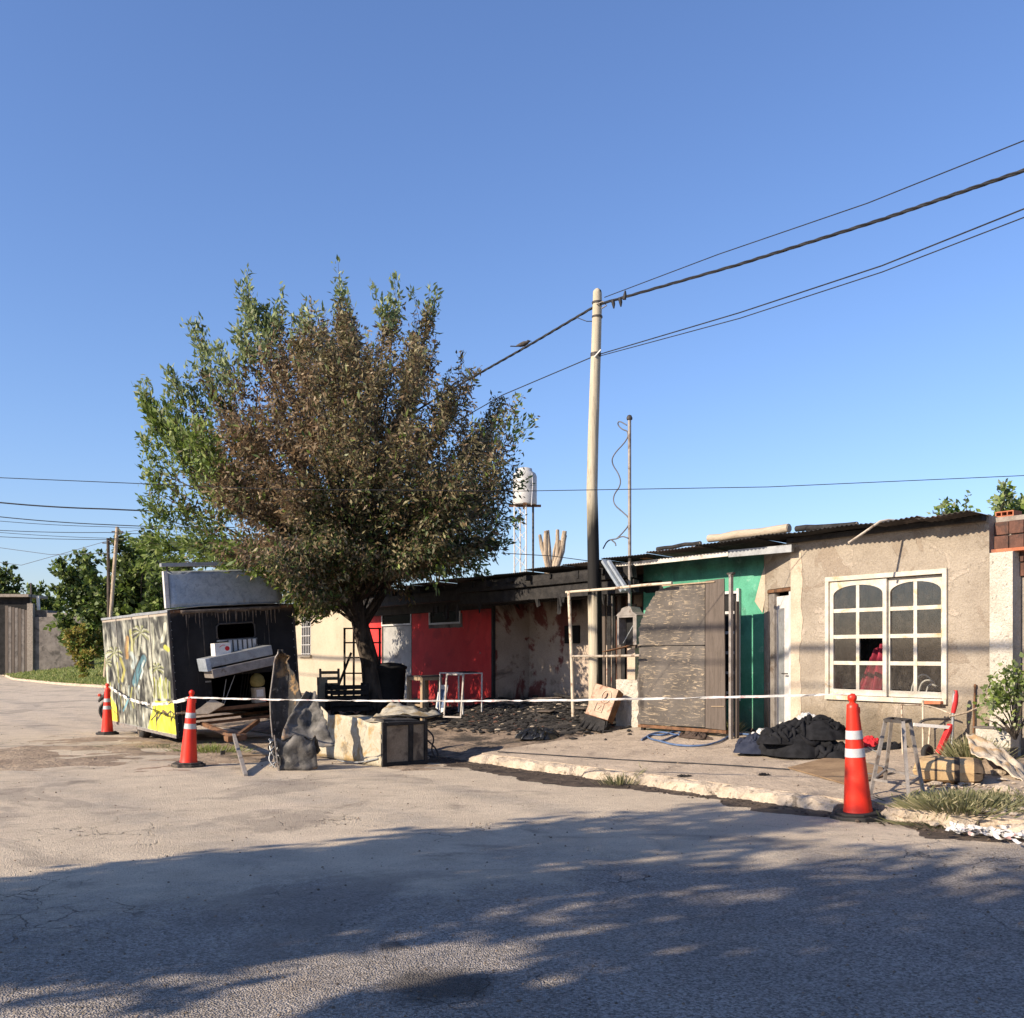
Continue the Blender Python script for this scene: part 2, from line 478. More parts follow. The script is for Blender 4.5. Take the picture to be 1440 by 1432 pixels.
M['brick_dark'] = surf('sooty_brick', (.085, .045, .034), (.14, .068, .048), 6, .9, .5, 60, .006, layers=[((.05, .035, .03), 5, .48, .66, .8)])
M['mortar'] = surf('mortar', (.20, .17, .14), (.29, .25, .21), 9, .95, .7, 50, .01)
M['char'] = surf('charred_wood', (.010, .009, .009), (.028, .025, .023), 6, .8, .9, 30, .012, stretch=(1, 1, 1), fine=.4, spec=.35)
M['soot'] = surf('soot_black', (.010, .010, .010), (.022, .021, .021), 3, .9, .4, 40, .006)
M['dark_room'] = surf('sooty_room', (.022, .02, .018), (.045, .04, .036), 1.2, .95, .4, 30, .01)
# ---- wood and metal
def wood(name, c1, c2, c3, scale=1.0, stretch=(14, 14, 1.0), rough=.8, layers=(), grads=()):
    t = NT(name)
    v = t.coord('obj', stretch)
    g = t.noise(2.5 * scale, 6, .7, v, .6)
    col = t.mix(t.rng(g, .3, .7), c1, c2)
    col = t.mix(t.rng(t.noise(7 * scale, 5, .7, v), .58, .72), col, c3)
    for (c, sc, lo, hi, amt) in layers:
        col = t.mix(t.rng(t.noise(sc, 6, .65, t.coord('obj'), .4), lo, hi, 0, amt), col, c)
    z = t.sep(t.coord('obj'))[2]
    for (c, z0, z1, wob, sc, amt) in grads:
        nn = t.math('MULTIPLY', t.math('SUBTRACT', t.noise(sc, 5, .65, t.coord('obj')), .5), wob)
        col = t.mix(t.rng(t.math('ADD', z, nn), z0, z1, 0, amt), col, c)
    return t.bsdf(col, rough, 0, t.bump(g, .5, .01), .25)
M['timber'] = wood('old_timber', (.26, .19, .12), (.36, .27, .18), (.12, .085, .055))
M['log'] = wood('weathered_log', (.32, .26, .19), (.43, .36, .27), (.16, .12, .09), stretch=(2, 14, 14))
M['ply'] = None
def ply():  # the soot came off the raised grain, which shows pale
    t = NT('scorched_plywood')
    v = t.coord('obj', (1.0, 1, 7))
    g = t.noise(3.2, 7, .74, v, 1.8)
    col = t.mix(t.rng(t.noise(1.6, 5, .6, t.coord('obj')), .3, .7), (.075, .065, .056), (.13, .113, .098))
    pale = t.math('MULTIPLY', t.rng(g, .535, .615), t.rng(t.noise(2.3, 4, .6, t.coord('obj')), .36, .58, .15, 1))
    col = t.mix(pale, col, (.36, .285, .195))
    col = t.mix(t.rng(t.noise(13, 4, .6, t.coord('obj')), .63, .72, 0, .6), col, (.34, .25, .15))
    col = t.mix(t.rng(t.noise(1.1, 5, .6, t.coord('obj', (2.5, 1, .8))), .58, .70, 0, .75), col, (.03, .025, .022))
    return t.bsdf(col, .85, 0, t.bump(g, .6, .012), .2)
M['ply'] = ply()
M['ply_grey'] = wood('grey_scorched_board', (.085, .068, .055), (.125, .10, .083), (.055, .045, .037), stretch=(9, 9, .8), layers=[((.42, .32, .2), 26, .70, .74, .8)])
M['galv'] = surf('galvanised_sheet', (.30, .34, .38), (.42, .46, .50), 5, .45, .15, 80, .003, metal=.35, spec=.5, layers=[((.22, .25, .28), 12, .5, .65, .6), ((.30, .22, .15), 2.0, .62, .72, .6)])
M['zinc'] = surf('dull_zinc', (.26, .27, .28), (.36, .37, .37), 5, .55, .2, 60, .004, metal=.5, spec=.5, layers=[((.16, .13, .11), 3, .55, .68, .7)])
M['roof'] = surf('rusty_corrugated_iron', (.16, .135, .115), (.25, .215, .19), 2.0, .65, .3, 60, .004, metal=.25, layers=[((.045, .038, .035), 1.1, .42, .60, .9), ((.20, .095, .05), 2.4, .60, .70, .6)])
M['roof_black'] = surf('burnt_corrugated_iron', (.018, .017, .017), (.05, .046, .043), 2.0, .75, .3, 60, .004, metal=.2, layers=[((.16, .14, .12), 1.2, .62, .72, .7)])
M['rust'] = surf('rusty_steel', (.13, .065, .035), (.22, .115, .06), 9, .8, .4, 70, .004, metal=.2, layers=[((.04, .03, .026), 5, .5, .66, .8)])
M['dark_steel'] = surf('dark_burnt_steel', (.045, .04, .037), (.09, .08, .072), 9, .65, .3, 70, .003, metal=.4, layers=[((.16, .09, .055), 7, .58, .7, .7)])
M['grey_steel'] = surf('grey_worn_steel', (.22, .195, .175), (.31, .28, .25), 9, .6, .3, 70, .003, metal=.35, layers=[((.12, .08, .055), 6, .55, .68, .8)])
M['pipe_cream'] = surf('flaking_cream_pipe', (.46, .38, .28), (.56, .48, .37), 9, .75, .3, 70, .003, layers=[((.17, .095, .055), 7, .52, .64, .85), ((.05, .04, .035), 3, .62, .72, .8)])
M['white_paint'] = surf('old_white_paint', (.44, .39, .31), (.54, .50, .43), 5, .6, .25, 70, .003, layers=[((.40, .27, .11), 3.5, .54, .66, .75), ((.20, .15, .10), 10, .64, .72, .7)])
M['white_frame'] = surf('white_frame_paint', (.46, .445, .42), (.56, .545, .52), 5, .55, .2, 70, .003, layers=[((.25, .2, .16), 8, .60, .70, .7)])
M['burnt_sheet'] = surf('burnt_sheet_metal', (.028, .026, .025), (.075, .07, .064), 3, .7, .5, 30, .006, metal=.3, layers=[((.30, .19, .09), 2.5, .56, .66, .85), ((.24, .22, .19), 7, .58, .68, .7)])
M['ashy_sheet'] = surf('ash_grey_sheet_metal', (.085, .08, .075), (.16, .15, .14), 4, .7, .5, 40, .005, metal=.25, layers=[((.035, .035, .035), 3, .48, .64, .8), ((.28, .26, .22), 8, .62, .7, .6), ((.30, .17, .08), 1.8, .56, .66, .8)])
M['fridge'] = surf('heat_stained_enamel', (.36, .31, .22), (.45, .41, .32), 3, .6, .35, 40, .006, layers=[((.30, .19, .06), 3, .50, .62, .8), ((.17, .155, .125), 6, .55, .66, .7), ((.09, .07, .05), 9, .64, .72, .8)])
M['beam_white'] = surf('sooty_white_beam', (.48, .45, .40), (.58, .54, .48), 4, .7, .2, 50, .004, layers=[((.20, .17, .14), 2.2, .5, .68, .85)])
M['orange'] = surf('orange_cone_plastic', (.62, .022, .007), (.70, .030, .010), 4, .42, .1, 40, .002, spec=.4, fine=.05, layers=[((.40, .05, .03), 6, .60, .70, .5), ((.30, .12, .07), 2.5, .56, .70, .25)])
M['rubber'] = surf('black_rubber', (.022, .021, .02), (.045, .042, .038), 6, .75, .4, 50, .004, layers=[((.17, .135, .10), 4, .52, .66, .75)])
M['reflect'] = surf('grey_reflective_band', (.40, .40, .40), (.48, .48, .48), 8, .35, .15, 120, .002, spec=.6, fine=.12, layers=[((.22, .19, .16), 5, .54, .68, .6)])
M['tyre'] = surf('tyre', (.018, .018, .018), (.035, .033, .03), 6, .8, .3, 50, .004, layers=[((.20, .16, .12), 5, .52, .66, .7)])
M['wire'] = surf('black_cable', (.016, .016, .018), (.03, .03, .032), 6, .6, .1, 50, .002, fine=.05)
M['wire_grey'] = surf('grey_cable', (.09, .09, .095), (.14, .14, .145), 6, .6, .1, 50, .002, fine=.05)
M['tape'] = surf('white_barrier_tape', (.52, .50, .48), (.60, .58, .56), 20, .6, .2, 90, .002, fine=.1, layers=[((.50, .10, .11), 9, .58, .62, .5)])
M['tape_white'] = surf('plain_white_tape', (.54, .52, .49), (.62, .60, .57), 20, .6, .2, 90, .002, fine=.1)
M['hose'] = surf('blue_hose', (.05, .09, .18), (.10, .15, .26), 6, .55, .2, 60, .002, layers=[((.25, .23, .2), 9, .55, .66, .6)])
M['cloth_black'] = surf('black_cloth', (.010, .010, .011), (.02, .02, .022), 9, .95, .4, 200, .002, spec=.1, fine=.3)
M['cloth_navy'] = surf('navy_cloth', (.02, .024, .04), (.035, .04, .06), 9, .95, .4, 200, .002, spec=.1)
M['cloth_brown'] = surf('brown_cloth', (.05, .035, .028), (.09, .065, .05), 9, .95, .4, 200, .002, spec=.1)
M['cloth_white'] = surf('dirty_white_cloth', (.42, .40, .37), (.55, .53, .5), 9, .95, .4, 200, .002, spec=.1, layers=[((.16, .14, .12), 6, .5, .62, .8)])
M['cloth_red'] = surf('red_cloth', (.42, .02, .03), (.55, .035, .04), 9, .9, .4, 200, .002, spec=.1)
M['cloth_pink'] = surf('pink_blanket', (.30, .035, .06), (.36, .05, .08), 9, .95, .4, 150, .002, spec=.1)
M['cloth_blue'] = surf('cyan_cloth', (.03, .36, .55), (.05, .45, .65), 9, .8, .4, 200, .002, spec=.1)
M['plastic_bag'] = surf('black_plastic_bag', (.008, .008, .008), (.016, .016, .016), 9, .32, .5, 60, .006, spec=.5, fine=.2)
M['cardboard'] = surf('flattened_cardboard', (.20, .13, .075), (.28, .19, .11), 3, .9, .4, 40, .006, layers=[((.12, .08, .05), 2, .52, .66, .7)])
M['cushion'] = surf('ochre_cushion', (.40, .27, .14), (.50, .35, .19), 5, .95, .4, 90, .004, spec=.1, layers=[((.24, .16, .09), 4, .55, .68, .7)])
M['cushion_shadow'] = surf('cushion_shadow_stripe', (.06, .045, .034), (.10, .075, .055), 5, .95, .4, 90, .004, spec=.1)
M['red_paint'] = surf('red_painted_steel', (.40, .018, .02), (.50, .03, .03), 9, .5, .2, 60, .003, layers=[((.16, .06, .05), 8, .6, .7, .7)])
M['bark'] = surf('bark', (.055, .043, .034), (.11, .088, .068), 7, .95, 1.0, 18, .04, stretch=(1, 1, .25), layers=[((.022, .019, .017), 5, .45, .62, .8)])
M['bark_pale'] = surf('pale_cut_bark', (.36, .28, .20), (.46, .37, .27), 5, .95, .9, 20, .03, stretch=(1, 1, .25), layers=[((.14, .105, .08), 4, .5, .66, .8)])
M['pole'] = wood('pole_wood', (.43, .37, .27), (.53, .46, .35), (.26, .21, .15), stretch=(10, 10, .5),
                 layers=[((.30, .24, .17), 2, .55, .68, .6)])
def polem():
    t = NT('scorched_pole_wood')
    v = t.coord('obj', (10, 10, .45))
    g = t.noise(2.5, 6, .7, v, .4)
    col = t.mix(t.rng(g, .3, .7), (.36, .31, .22), (.50, .44, .33))
    col = t.mix(t.rng(t.noise(6, 5, .7, v), .57, .68), col, (.20, .165, .12))
    xyz = t.sep(t.coord('obj'))
    zz = t.math('ADD', xyz[2], t.math('MULTIPLY', t.math('SUBTRACT', t.noise(2.0, 5, .6, t.coord('obj', (5, 5, .6))), .5), .9))
    zz = t.math('ADD', zz, t.math('MULTIPLY', xyz[0], -1.2))
    ch = t.math('MULTIPLY', t.rng(zz, 2.2, 2.5), t.rng(zz, 4.35, 3.55))
    # right side blackened lower down, its shading put into the colour
    bk = t.math('MULTIPLY', t.rng(t.math('ADD', xyz[0], t.math('MULTIPLY', t.math('SUBTRACT', g, .5), .10)), .012, .045), t.rng(zz, 4.0, 3.0))
    ch = t.math('MAXIMUM', ch, bk)
    col = t.mix(ch, col, (.013, .012, .011))
    return t.bsdf(col, .8, 0, t.bump(g, .6, .012), .25)
M['pole'] = polem()
M['tank'] = surf('cream_tank_plastic', (.42, .41, .385), (.50, .485, .455), 2, .5, .1, 30, .003, layers=[((.40, .37, .31), 2.5, .56, .7, .5)])
M['tank_grey'] = surf('grey_tank_band', (.38, .38, .40), (.44, .44, .46), 2, .5, .1, 30, .003)
def glassm(name, tint=(.9, .9, .88), gloss=.10, dirt=.06):
    t = NT(name)
    tr = t.n('ShaderNodeBsdfTransparent'); t.inp(tr.inputs[0], tint)
    gl = t.n('ShaderNodeBsdfGlossy'); gl.inputs['Roughness'].default_value = .06
    df = t.n('ShaderNodeBsdfDiffuse'); t.inp(df.inputs[0], (.25, .21, .17))
    fr = t.n('ShaderNodeLayerWeight'); fr.inputs[0].default_value = .5
    m1 = t.n('ShaderNodeMixShader'); t.inp(m1.inputs[0], t.rng(fr.outputs['Facing'], .45, 1.0, gloss * .2, gloss * 3.0))
    t.t.links.new(tr.outputs[0], m1.inputs[1]); t.t.links.new(gl.outputs[0], m1.inputs[2])
    m2 = t.n('ShaderNodeMixShader'); t.inp(m2.inputs[0], t.rng(t.noise(9, 6, .7), .35, .75, .02, dirt))
    t.t.links.new(m1.outputs[0], m2.inputs[1]); t.t.links.new(df.outputs[0], m2.inputs[2])
    t.t.links.new(m2.outputs[0], t.out.inputs[0])
    return t.m
M['glass'] = glassm('dusty_glass', (.9, .9, .88), .32, .10)
M['glass_dark'] = glassm('sooty_glass', (.2, .19, .18), .025, .03)
M['feather'] = surf('dark_feathers', (.04, .034, .03), (.09, .075, .06), 30, .8, .2, 90, .003)
M['light_red'] = surf('red_tail_lamp', (.55, .05, .02), (.62, .07, .03), 9, .3, .05, 60, .002, spec=.5)
M['yellow_sack'] = surf('ochre_sack', (.23, .19, .07), (.33, .28, .12), 6, .9, .5, 50, .01)
M['white_box'] = surf('white_printed_card', (.60, .57, .54), (.68, .65, .62), 4, .8, .2, 60, .003, layers=[((.4, .36, .32), 5, .55, .68, .6)])
def vcol(name, rough=.75):
    t = NT(name)
    c = t.attr('paint', 'Color')
    n = t.noise(60, 4, .7, t.coord('obj'))
    col = t.mix(1.0, c, t.rng(n, .25, .75, .8, 1.2, False), 'MULTIPLY')
    col = t.mix(t.rng(t.noise(3.0, 7, .7, t.coord('obj'), .5), .60, .72, 0, .5), col, (.20, .185, .165))
    return t.bsdf(col, rough, 0, t.bump(n, .2, .004), .3)
M['mural'] = vcol('mural_paint')
# ---------------------------------------------------------------- ground, road, pavement
ys = [-2500, -30, 26, 2500]
mb = MB()
vs = []
for y in ys:
    for x in (-2500, 2500): vs.append((x, y, roadz(y) - .05))
mb.add(vs, [(0, 1, 3, 2), (2, 3, 5, 4), (4, 5, 7, 6)])
tag(mb.build('ground', M['earth']), kind='structure')

def roadpt(u, v):
    x = -60 + 95 * u; y = -30 + 140 * v
    return (x, y, roadz(y) + .006 * nz((x, y, 0), .5))
tag(MB().grid(roadpt, 95, 140).build('road', M['asphalt']), kind='structure')

def lotpt(u, v):
    s = -23 + 37 * u; t = .05 + 26 * v * v
    k = min(t / 3.6, 1.0)
    y = (K0 + E * s).y
    under = -.10 if s > -4.2 and t < 4.0 else 0.0
    z = (roadz(y) + .015) * (1 - k) + (FZ - .012) * k + under
    z += .03 * nz((s, t, 0), 1.1) * min(1.0, t * 1.2)
    p = W(s, t, z)
    return p
tag(MB().grid(lotpt, 150, 90).build('lot_ground', M['lot']), kind='structure')

# pavement slab: poured concrete, uneven front edge
SW0, SW1 = -3.9, 9.0
def swp(u, v):
    s = SW0 + (SW1 - SW0) * u + (.05 * nz((v * 4, 3, 1), 1.5) if u == 0 else 0)
    tf = .17 + .025 * nz((s, 0, 5), 2.5)
    t = tf + (4.1 - tf) * v
    z = lotz(s, t) + .006 * nz((s, t, 2), 2.0) - .004
    return W(s, t, z)
NU, NVV = 160, 40
mb = MB(); mb.grid(swp, NU, NVV)
vs = []; fs = []
for i in range(NU + 1):                      # front skirt
    p = Vector(swp(i / NU, 0)); vs += [p, p - Vector((0, 0, .2))]
for i in range(NU): fs.append((2 * i, 2 * i + 2, 2 * i + 3, 2 * i + 1))
mb.add(vs, fs)
vs = []; fs = []
for j in range(NVV + 1):                     # broken left end
    p = Vector(swp(0, j / NVV)); vs += [p, p - Vector((0, 0, .3)) + Vector((E.x, E.y, 0)) * -.04]
for j in range(NVV): fs.append((2 * j, 2 * j + 1, 2 * j + 3, 2 * j + 2))
mb.add(vs, fs)
tag(mb.build('pavement', M['paving']), kind='structure')

def kerb_piece(s0, s1, seed, rough=1.0):
    n = int((s1 - s0) / .05)
    prof = [(0.0, -.06), (-.035, .015), (-.02, .075), (.0, .115), (.05, .133), (.13, .136), (.165, .12), (.168, .02)]
    vs = []; fs = []
    for i in range(n + 1):
        s = s0 + (s1 - s0) * i / n
        zb = roadz((K0 + E * s).y)
        chip = max(0.0, nz((s, seed, 0), 2.8) - .02) * 1.7 * rough
        end = max(0.0, 1 - min(i, n - i) / 5.0)
        for k, (t, z) in enumerate(prof):
            w = .034 * nz((s, seed + k * .7, 4), 6.0) * rough
            zz = z + w * .6
            if k in (2, 3, 4): zz -= chip * .09; 
            tt = t + w + (chip * .05 if k in (1, 2, 3) else 0)
            if z > .05: zz -= end * .05
            vs.append(W(s, tt, zb + zz))
    m = len(prof)
    for i in range(n):
        for k in range(m - 1): fs.append((i * m + k, i * m + k + 1, (i + 1) * m + k + 1, (i + 1) * m + k))
    fs += [tuple(range(m)), tuple(range(n * m, n * m + m))]
    mb = MB(); mb.add(vs, fs, 0, False)
    return mb
tag(kerb_piece(-3.93, 2.84, 1.0).build('kerb', M['kerb']), kind='structure')
tag(kerb_piece(3.36, 4.25, 9.0, 2.2).build('kerb_end', M['kerb']), kind='structure')
tag(kerb_piece(4.5, 9.0, 14.0, 1.5).build('kerb_beyond', M['kerb']), kind='structure')

# mud left in the gutter, an uneven film along the kerb
def mudpt(u, v):
    s = -5.2 + 10.4 * u
    w = (.42 + .55 * nz((s, 1, 1), .8) + .15 * nz((s, 7, 1), 3.0))
    w += .55 * math.exp(-((s + 1.9) / 1.0) ** 2) + .3 * math.exp(-((s + 4.4) / .7) ** 2)
    w = max(.06, w) * min(1.0, min(u, 1 - u) * 14)
    t = .03 - w * v
    p = W(s, t)
    return (p.x, p.y, roadz(p.y) + .018 * (1 - v) - .004 + .02 * abs(nz((s, t, 6), 6.0)) * (1 - v))
tag(MB().grid(mudpt, 240, 8).build('gutter_mud', M['mud']), kind='structure')

# loose crumbs of asphalt, dirt and stone lying on the road and pavement
mb = MB()
for i in range(900):
    px = random.uniform(0, 1440)
    py = 1005 + 427 * random.random() ** 1.7
    p = PV(px, py) if ST(G(px, py))[1] > .1 else G(px, py)
    if ST(p)[1] > 3.2 or p.y > 26: continue
    r = random.uniform(.003, .008) * (1 + .06 * p.y)
    mb.rock((p.x, p.y, p.z + r * .3), (r, r * random.uniform(.6, 1.3), r * .7))
tag(mb.build('loose_gravel', M['lot']), 'loose crumbs of stone scattered over the road and pavement', 'gravel', kind='stuff')
mb = MB()
for i in range(420):
    s = random.uniform(-5.0, 4.6); t = random.gauss(-.12, .10)
    if t > .0: t = -t * .4
    p = W(s, t); r = random.uniform(.008, .03)
    mb.rock((p.x, p.y, roadz(p.y) + r * .4), (r, r, r * .6))
tag(mb.build('gutter_crumbs', M['mud']), 'dark clods of mud lying along the gutter', 'mud', kind='stuff')

# churned earth under and around the trailer
mb = MB()
def dirtpt(u, v):
    a = G(130, 1062); 
    x = -10.5 + 10.0 * u; y = 13.6 + 9.5 * v
    e = min(1, min(u, 1 - u) * 7, min(v, 1 - v) * 7)
    keep = max(0, nz((x, y, 3), .8) + .42) * e
    return (x, y, roadz(y) - .012 + .045 * keep + .03 * keep * nz((x, y, 9), 3.5))
tag(mb.grid(dirtpt, 90, 90).build('churned_earth', M['earth']), kind='structure')

# grass verge on the far side of the side street
VE = [(-180, 300), (-75, 140), (-48.9, 95), (-36, 72), (-27, 60), (-22.8, 55.6), (-12, 54), (6, 53.5)]
def verge_edge(u):
    k = u * (len(VE) - 1); i = min(int(k), len(VE) - 2); f = k - i
    return VE[i][0] * (1 - f) + VE[i + 1][0] * f, VE[i][1] * (1 - f) + VE[i + 1][1] * f
def vergez(d, x=0, y=0):
    return roadz(45) + .12 + min(d, 30) * .06 + .05 * nz((x, y, 1), .3)
def vbase(px, y):
    """point of the verge seen in picture column px at depth y"""
    x = ray(px, 0)[0] * y
    for (x0, y0), (x1, y1) in zip(VE[:-1], VE[1:]):
        if x0 <= x <= x1:
            ey = y0 + (y1 - y0) * (x - x0) / (x1 - x0)
            return Vector((x, y, vergez(max(0, y - ey), x, y)))
    return Vector((x, y, roadz(45)))
def vergept(u, v):
    x, y = verge_edge(u); d = 60 * v * v
    yy = y + d
    return (x, yy, vergez(d, x, yy) if v > 0 else roadz(45) + .13)
tag(MB().grid(vergept, 90, 40).build('grass_verge', M['verge']), kind='structure')
mb = MB(); pr = [(-.12, -.05), (-.12, .11), (0, .14), (.12, .13)]
vs = []; fs = []
for i in range(121):
    x, y = verge_edge(i / 120)
    for (d, z) in pr: vs.append((x, y + d + .02 * nz((x, y, d), 1.5), roadz(45) + z + .015 * nz((x, y, z), 2)))
for i in range(120):
    for k in range(3): fs.append((i * 4 + k, i * 4 + k + 1, i * 4 + 5 + k, i * 4 + 4 + k))
mb.add(vs, fs); tag(mb.build('verge_kerb', M['kerb']), kind='structure')
# ---------------------------------------------------------------- leaves, grass and trees
def leaf_object(name, P, Dr, size, width, mat, parent=None, seed=0, loc=None, hang=0.0):
    """many leaf-shaped faces in one mesh: P points, Dr directions (n,3)"""
    rng = np.random.default_rng(seed)
    n = len(P)
    Dr = Dr / (np.linalg.norm(Dr, axis=1, keepdims=True) + 1e-9)
    R = rng.normal(size=(n, 3)); X = np.cross(Dr, R); X /= (np.linalg.norm(X, axis=1, keepdims=True) + 1e-9)
    Nn_ = np.cross(X, Dr)
    L = size * rng.uniform(.6, 1.25, (n, 1)); Wd = L * width
    cup = rng.uniform(.05, .35, (n, 1)) * Wd
    v = np.empty((n, 4, 3))
    v[:, 0] = P; v[:, 1] = P + Dr * L * .45 + X * Wd + Nn_ * cup
    v[:, 2] = P + Dr * L - Nn_ * cup; v[:, 3] = P + Dr * L * .45 - X * Wd + Nn_ * cup
    me = bpy.data.meshes.new(name)
    me.vertices.add(n * 4); me.vertices.foreach_set('co', v.reshape(-1))
    me.loops.add(n * 4); me.loops.foreach_set('vertex_index', np.arange(n * 4, dtype=np.int32))
    me.polygons.add(n); me.polygons.foreach_set('loop_start', np.arange(0, n * 4, 4, dtype=np.int32))
    me.polygons.foreach_set('loop_total', np.full(n, 4, dtype=np.int32))
    a = me.attributes.new('rnd', 'FLOAT', 'FACE'); a.data.foreach_set('value', rng.random(n).astype(np.float32))
    me.materials.append(mat); me.update(calc_edges=True); me.validate()
    o = bpy.data.objects.new(name, me); COL.objects.link(o)
    if parent is not None: o.parent = parent
    if loc is not None: o.location = loc
    return o

def blades(name, spots, hgt, width, mat, parent=None, seed=0, lean=.5):
    rng = np.random.default_rng(seed)
    P = np.array(spots); n = len(P)
    Dr = np.column_stack([rng.normal(0, lean, n), rng.normal(0, lean, n), np.ones(n)])
    return leaf_object(name, P, Dr, hgt, width, mat, parent, seed)

def limb(a, b, sag=0.0, wob=.12, n=7):
    a, b = Vector(a), Vector(b); out = []
    L = (b - a).length
    q = Vector((random.uniform(-1, 1), random.uniform(-1, 1), random.uniform(-.4, .4)))
    for i in range(n + 1):
        k = i / n
        p = a.lerp(b, k) + q * (wob * L * math.sin(math.pi * k) * .5)
        p.z += sag * math.sin(math.pi * k)
        p += Vector((nz((a.x * 3 + i, b.y, 1)), nz((b.x, i, 2)), 0)) * .02 * L
        out.append(p)
    return out

def crown_tree(name, label, base, height, crown, mats, n_limbs=26, n_twig=14, n_leaf=26, leaf=.12, width=.3, trunk_r=.16, seed=1, group=None, trunk_h=.35, twigl=.8, bark='bark'):
    """crown: list of ellipsoids (centre offset from base, radii). mats: list of (material, probability)"""
    random.seed(seed); rng = np.random.default_rng(seed)
    t = thing(name, label, 'tree', base, 0, group)
    mb = MB()
    fork = Vector((random.uniform(-.1, .1), random.uniform(-.1, .1), height * trunk_h))
    mb.tube([(0, 0, -.15), (0.02, 0, height * .12), fork * .6 + Vector((.05, 0, 0)), fork], [trunk_r * 1.3, trunk_r, trunk_r * .9, trunk_r * .8], 9)
    P = []; Dv = []
    for i in range(n_limbs):
        c, r = crown[i % len(crown)]
        d = Vector(rng.normal(size=3)).normalized()
        tip = Vector(c) + Vector((d.x * r[0], d.y * r[1], abs(d.z) * r[2] if random.random() < .65 else d.z * r[2])) * random.uniform(.55, 1.0)
        pts = limb(fork, tip, .1)
        rad = trunk_r * random.uniform(.3, .5)
        mb.tube(pts, [rad * (1 - .85 * k / 7) for k in range(8)], 5, cap=False)
        for j in range(n_twig):
            k = random.uniform(.35, 1.0)
            f = k * 7; i0 = min(int(f), 6); p = pts[i0].lerp(pts[i0 + 1], f - i0)
            dd = (Vector(rng.normal(size=3)) * .8 + (tip - fork).normalized() * .9 + Vector((0, 0, .25))).normalized()
            L = twigl * random.uniform(.5, 1.2)
            mb.tube([p, p + dd * L], [.012, .004], 3, cap=False)
            q = rng.random(n_leaf) ** .8
            pp = np.array(p)[None] + np.array(dd)[None] * (q * L)[:, None] + rng.normal(0, .07, (n_leaf, 3))
            ddd = np.array(dd)[None] * .6 + rng.normal(0, .75, (n_leaf, 3))
            P.append(pp); Dv.append(ddd)
    mb.build('trunk', M[bark], t)
    P = np.vstack(P); Dv = np.vstack(Dv)
    u = rng.random(len(P)); acc = 0
    for (m, pr) in mats:
        sel = (u >= acc) & (u < acc + pr); acc += pr
        if sel.sum(): leaf_object('crown', P[sel], Dv[sel], leaf, width, M[m], t, seed + int(acc * 100))
    return t
# ---------------------------------------------------------------- houses
class FR:
    """builder in street coordinates (s along the fronts, t into the lots) under one thing"""
    def __init__(s, th, s0, t0):
        s.th, s.s0, s.t0 = th, s0, t0
    def L(s, a, t, z): return Vector((a - s.s0, t - s.t0, z))
    def box(s, name, mat, a0, a1, t0, t1, z0, z1, parent=None, bevel=0, jit=0):
        return MB().box(a0 - s.s0, a1 - s.s0, t0 - s.t0, t1 - s.t0, z0, z1, 0, None, jit).build(name, mat, parent or s.th, bevel)
    def boxes(s, name, mat, lst, parent=None, bevel=0):
        mb = MB()
        for (a0, a1, t0, t1, z0, z1) in lst: mb.box(a0 - s.s0, a1 - s.s0, t0 - s.t0, t1 - s.t0, z0, z1)
        return mb.build(name, mat, parent or s.th, bevel)
    def bar(s, name, mat, a, b, w, h=None, parent=None, bevel=0):
        return MB().bar(s.L(*a), s.L(*b), w, h).build(name, mat, parent or s.th, bevel)
    def tube(s, name, mat, pts, r, n=8, parent=None):
        return MB().tube([s.L(*p) for p in pts], r, n).build(name, mat, parent or s.th)
def sheet(fr, mat, a0, a1, t0, t1, z0, z1, name='roof_sheet', bend=0.0, pitch=.076, amp=.010, lift=0.0, skew=0.0):
    """one corrugated sheet; waves run front to back"""
    nu = max(8, int((a1 - a0) / pitch * 8)); mb = MB()
    ph = random.uniform(0, 6)
    def f(u, v):
        a = a0 + (a1 - a0) * u
        t = t0 + (t1 - t0) * v + skew * u
        z = z0 + (z1 - z0) * v + amp * math.sin(2 * math.pi * a / pitch) + bend * math.sin(u * 3.1 + ph) * (1 - v) + lift * (1 - v) * u
        return fr.L(a, t, z)
    return mb.grid(f, nu, 6).build(name, mat, fr.th, solid=.004)

TA = 3.8                                        # front of the beige house
sA0, sA1 = T(1112, 900, TA)[0], T(1391, 900, TA)[0]
TB = 4.15                                       # green wall
ROOF = 3.06
ROOFA = 3.16                                    # eave of the beige house, a little higher
EAVE = 3.40

# ---- beige house with the big window
hA = front('beige_house', 'beige stucco house front with big white grid window and corrugated roof', 'house', (sA0 + sA1) / 2, TA, 0)
A = FR(hA, (sA0 + sA1) / 2, TA)
w0, w1 = T(1166, 900, TA)[0], T(1328, 900, TA)[0]
zw1 = (T(1166, 819, TA)[1] + T(1328, 806, TA)[1]) / 2
zw0 = (T(1166, 976, TA)[1] + T(1328, 985, TA)[1]) / 2
WT = .16; ZT = ROOFA - .02
A.boxes('wall', M['stucco'], [(sA0, w0, TA, TA + WT, -.2, ZT), (w1, sA1, TA, TA + WT, -.2, ZT), (w0, w1, TA, TA + WT, zw1, ZT), (w0, w1, TA, TA + WT, -.2, zw0)])
A.boxes('side_wall', M['grey_render'], [(sA1 - WT, sA1 - .01, TA + WT, TA + 5, -.2, ZT - .1), (sA0 + .01, sA0 + WT, TA + WT, TA + 5, -.2, ZT - .1), (sA0 + WT, sA1 - WT, TA + 4.84, TA + 5, -.2, ZT - .1)])
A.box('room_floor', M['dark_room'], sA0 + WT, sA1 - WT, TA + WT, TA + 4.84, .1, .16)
A.box('partition', M['dark_room'], sA0 + WT + .01, sA1 - WT - .01, TA + 2.6, TA + 2.7, .16, ZT - .12)
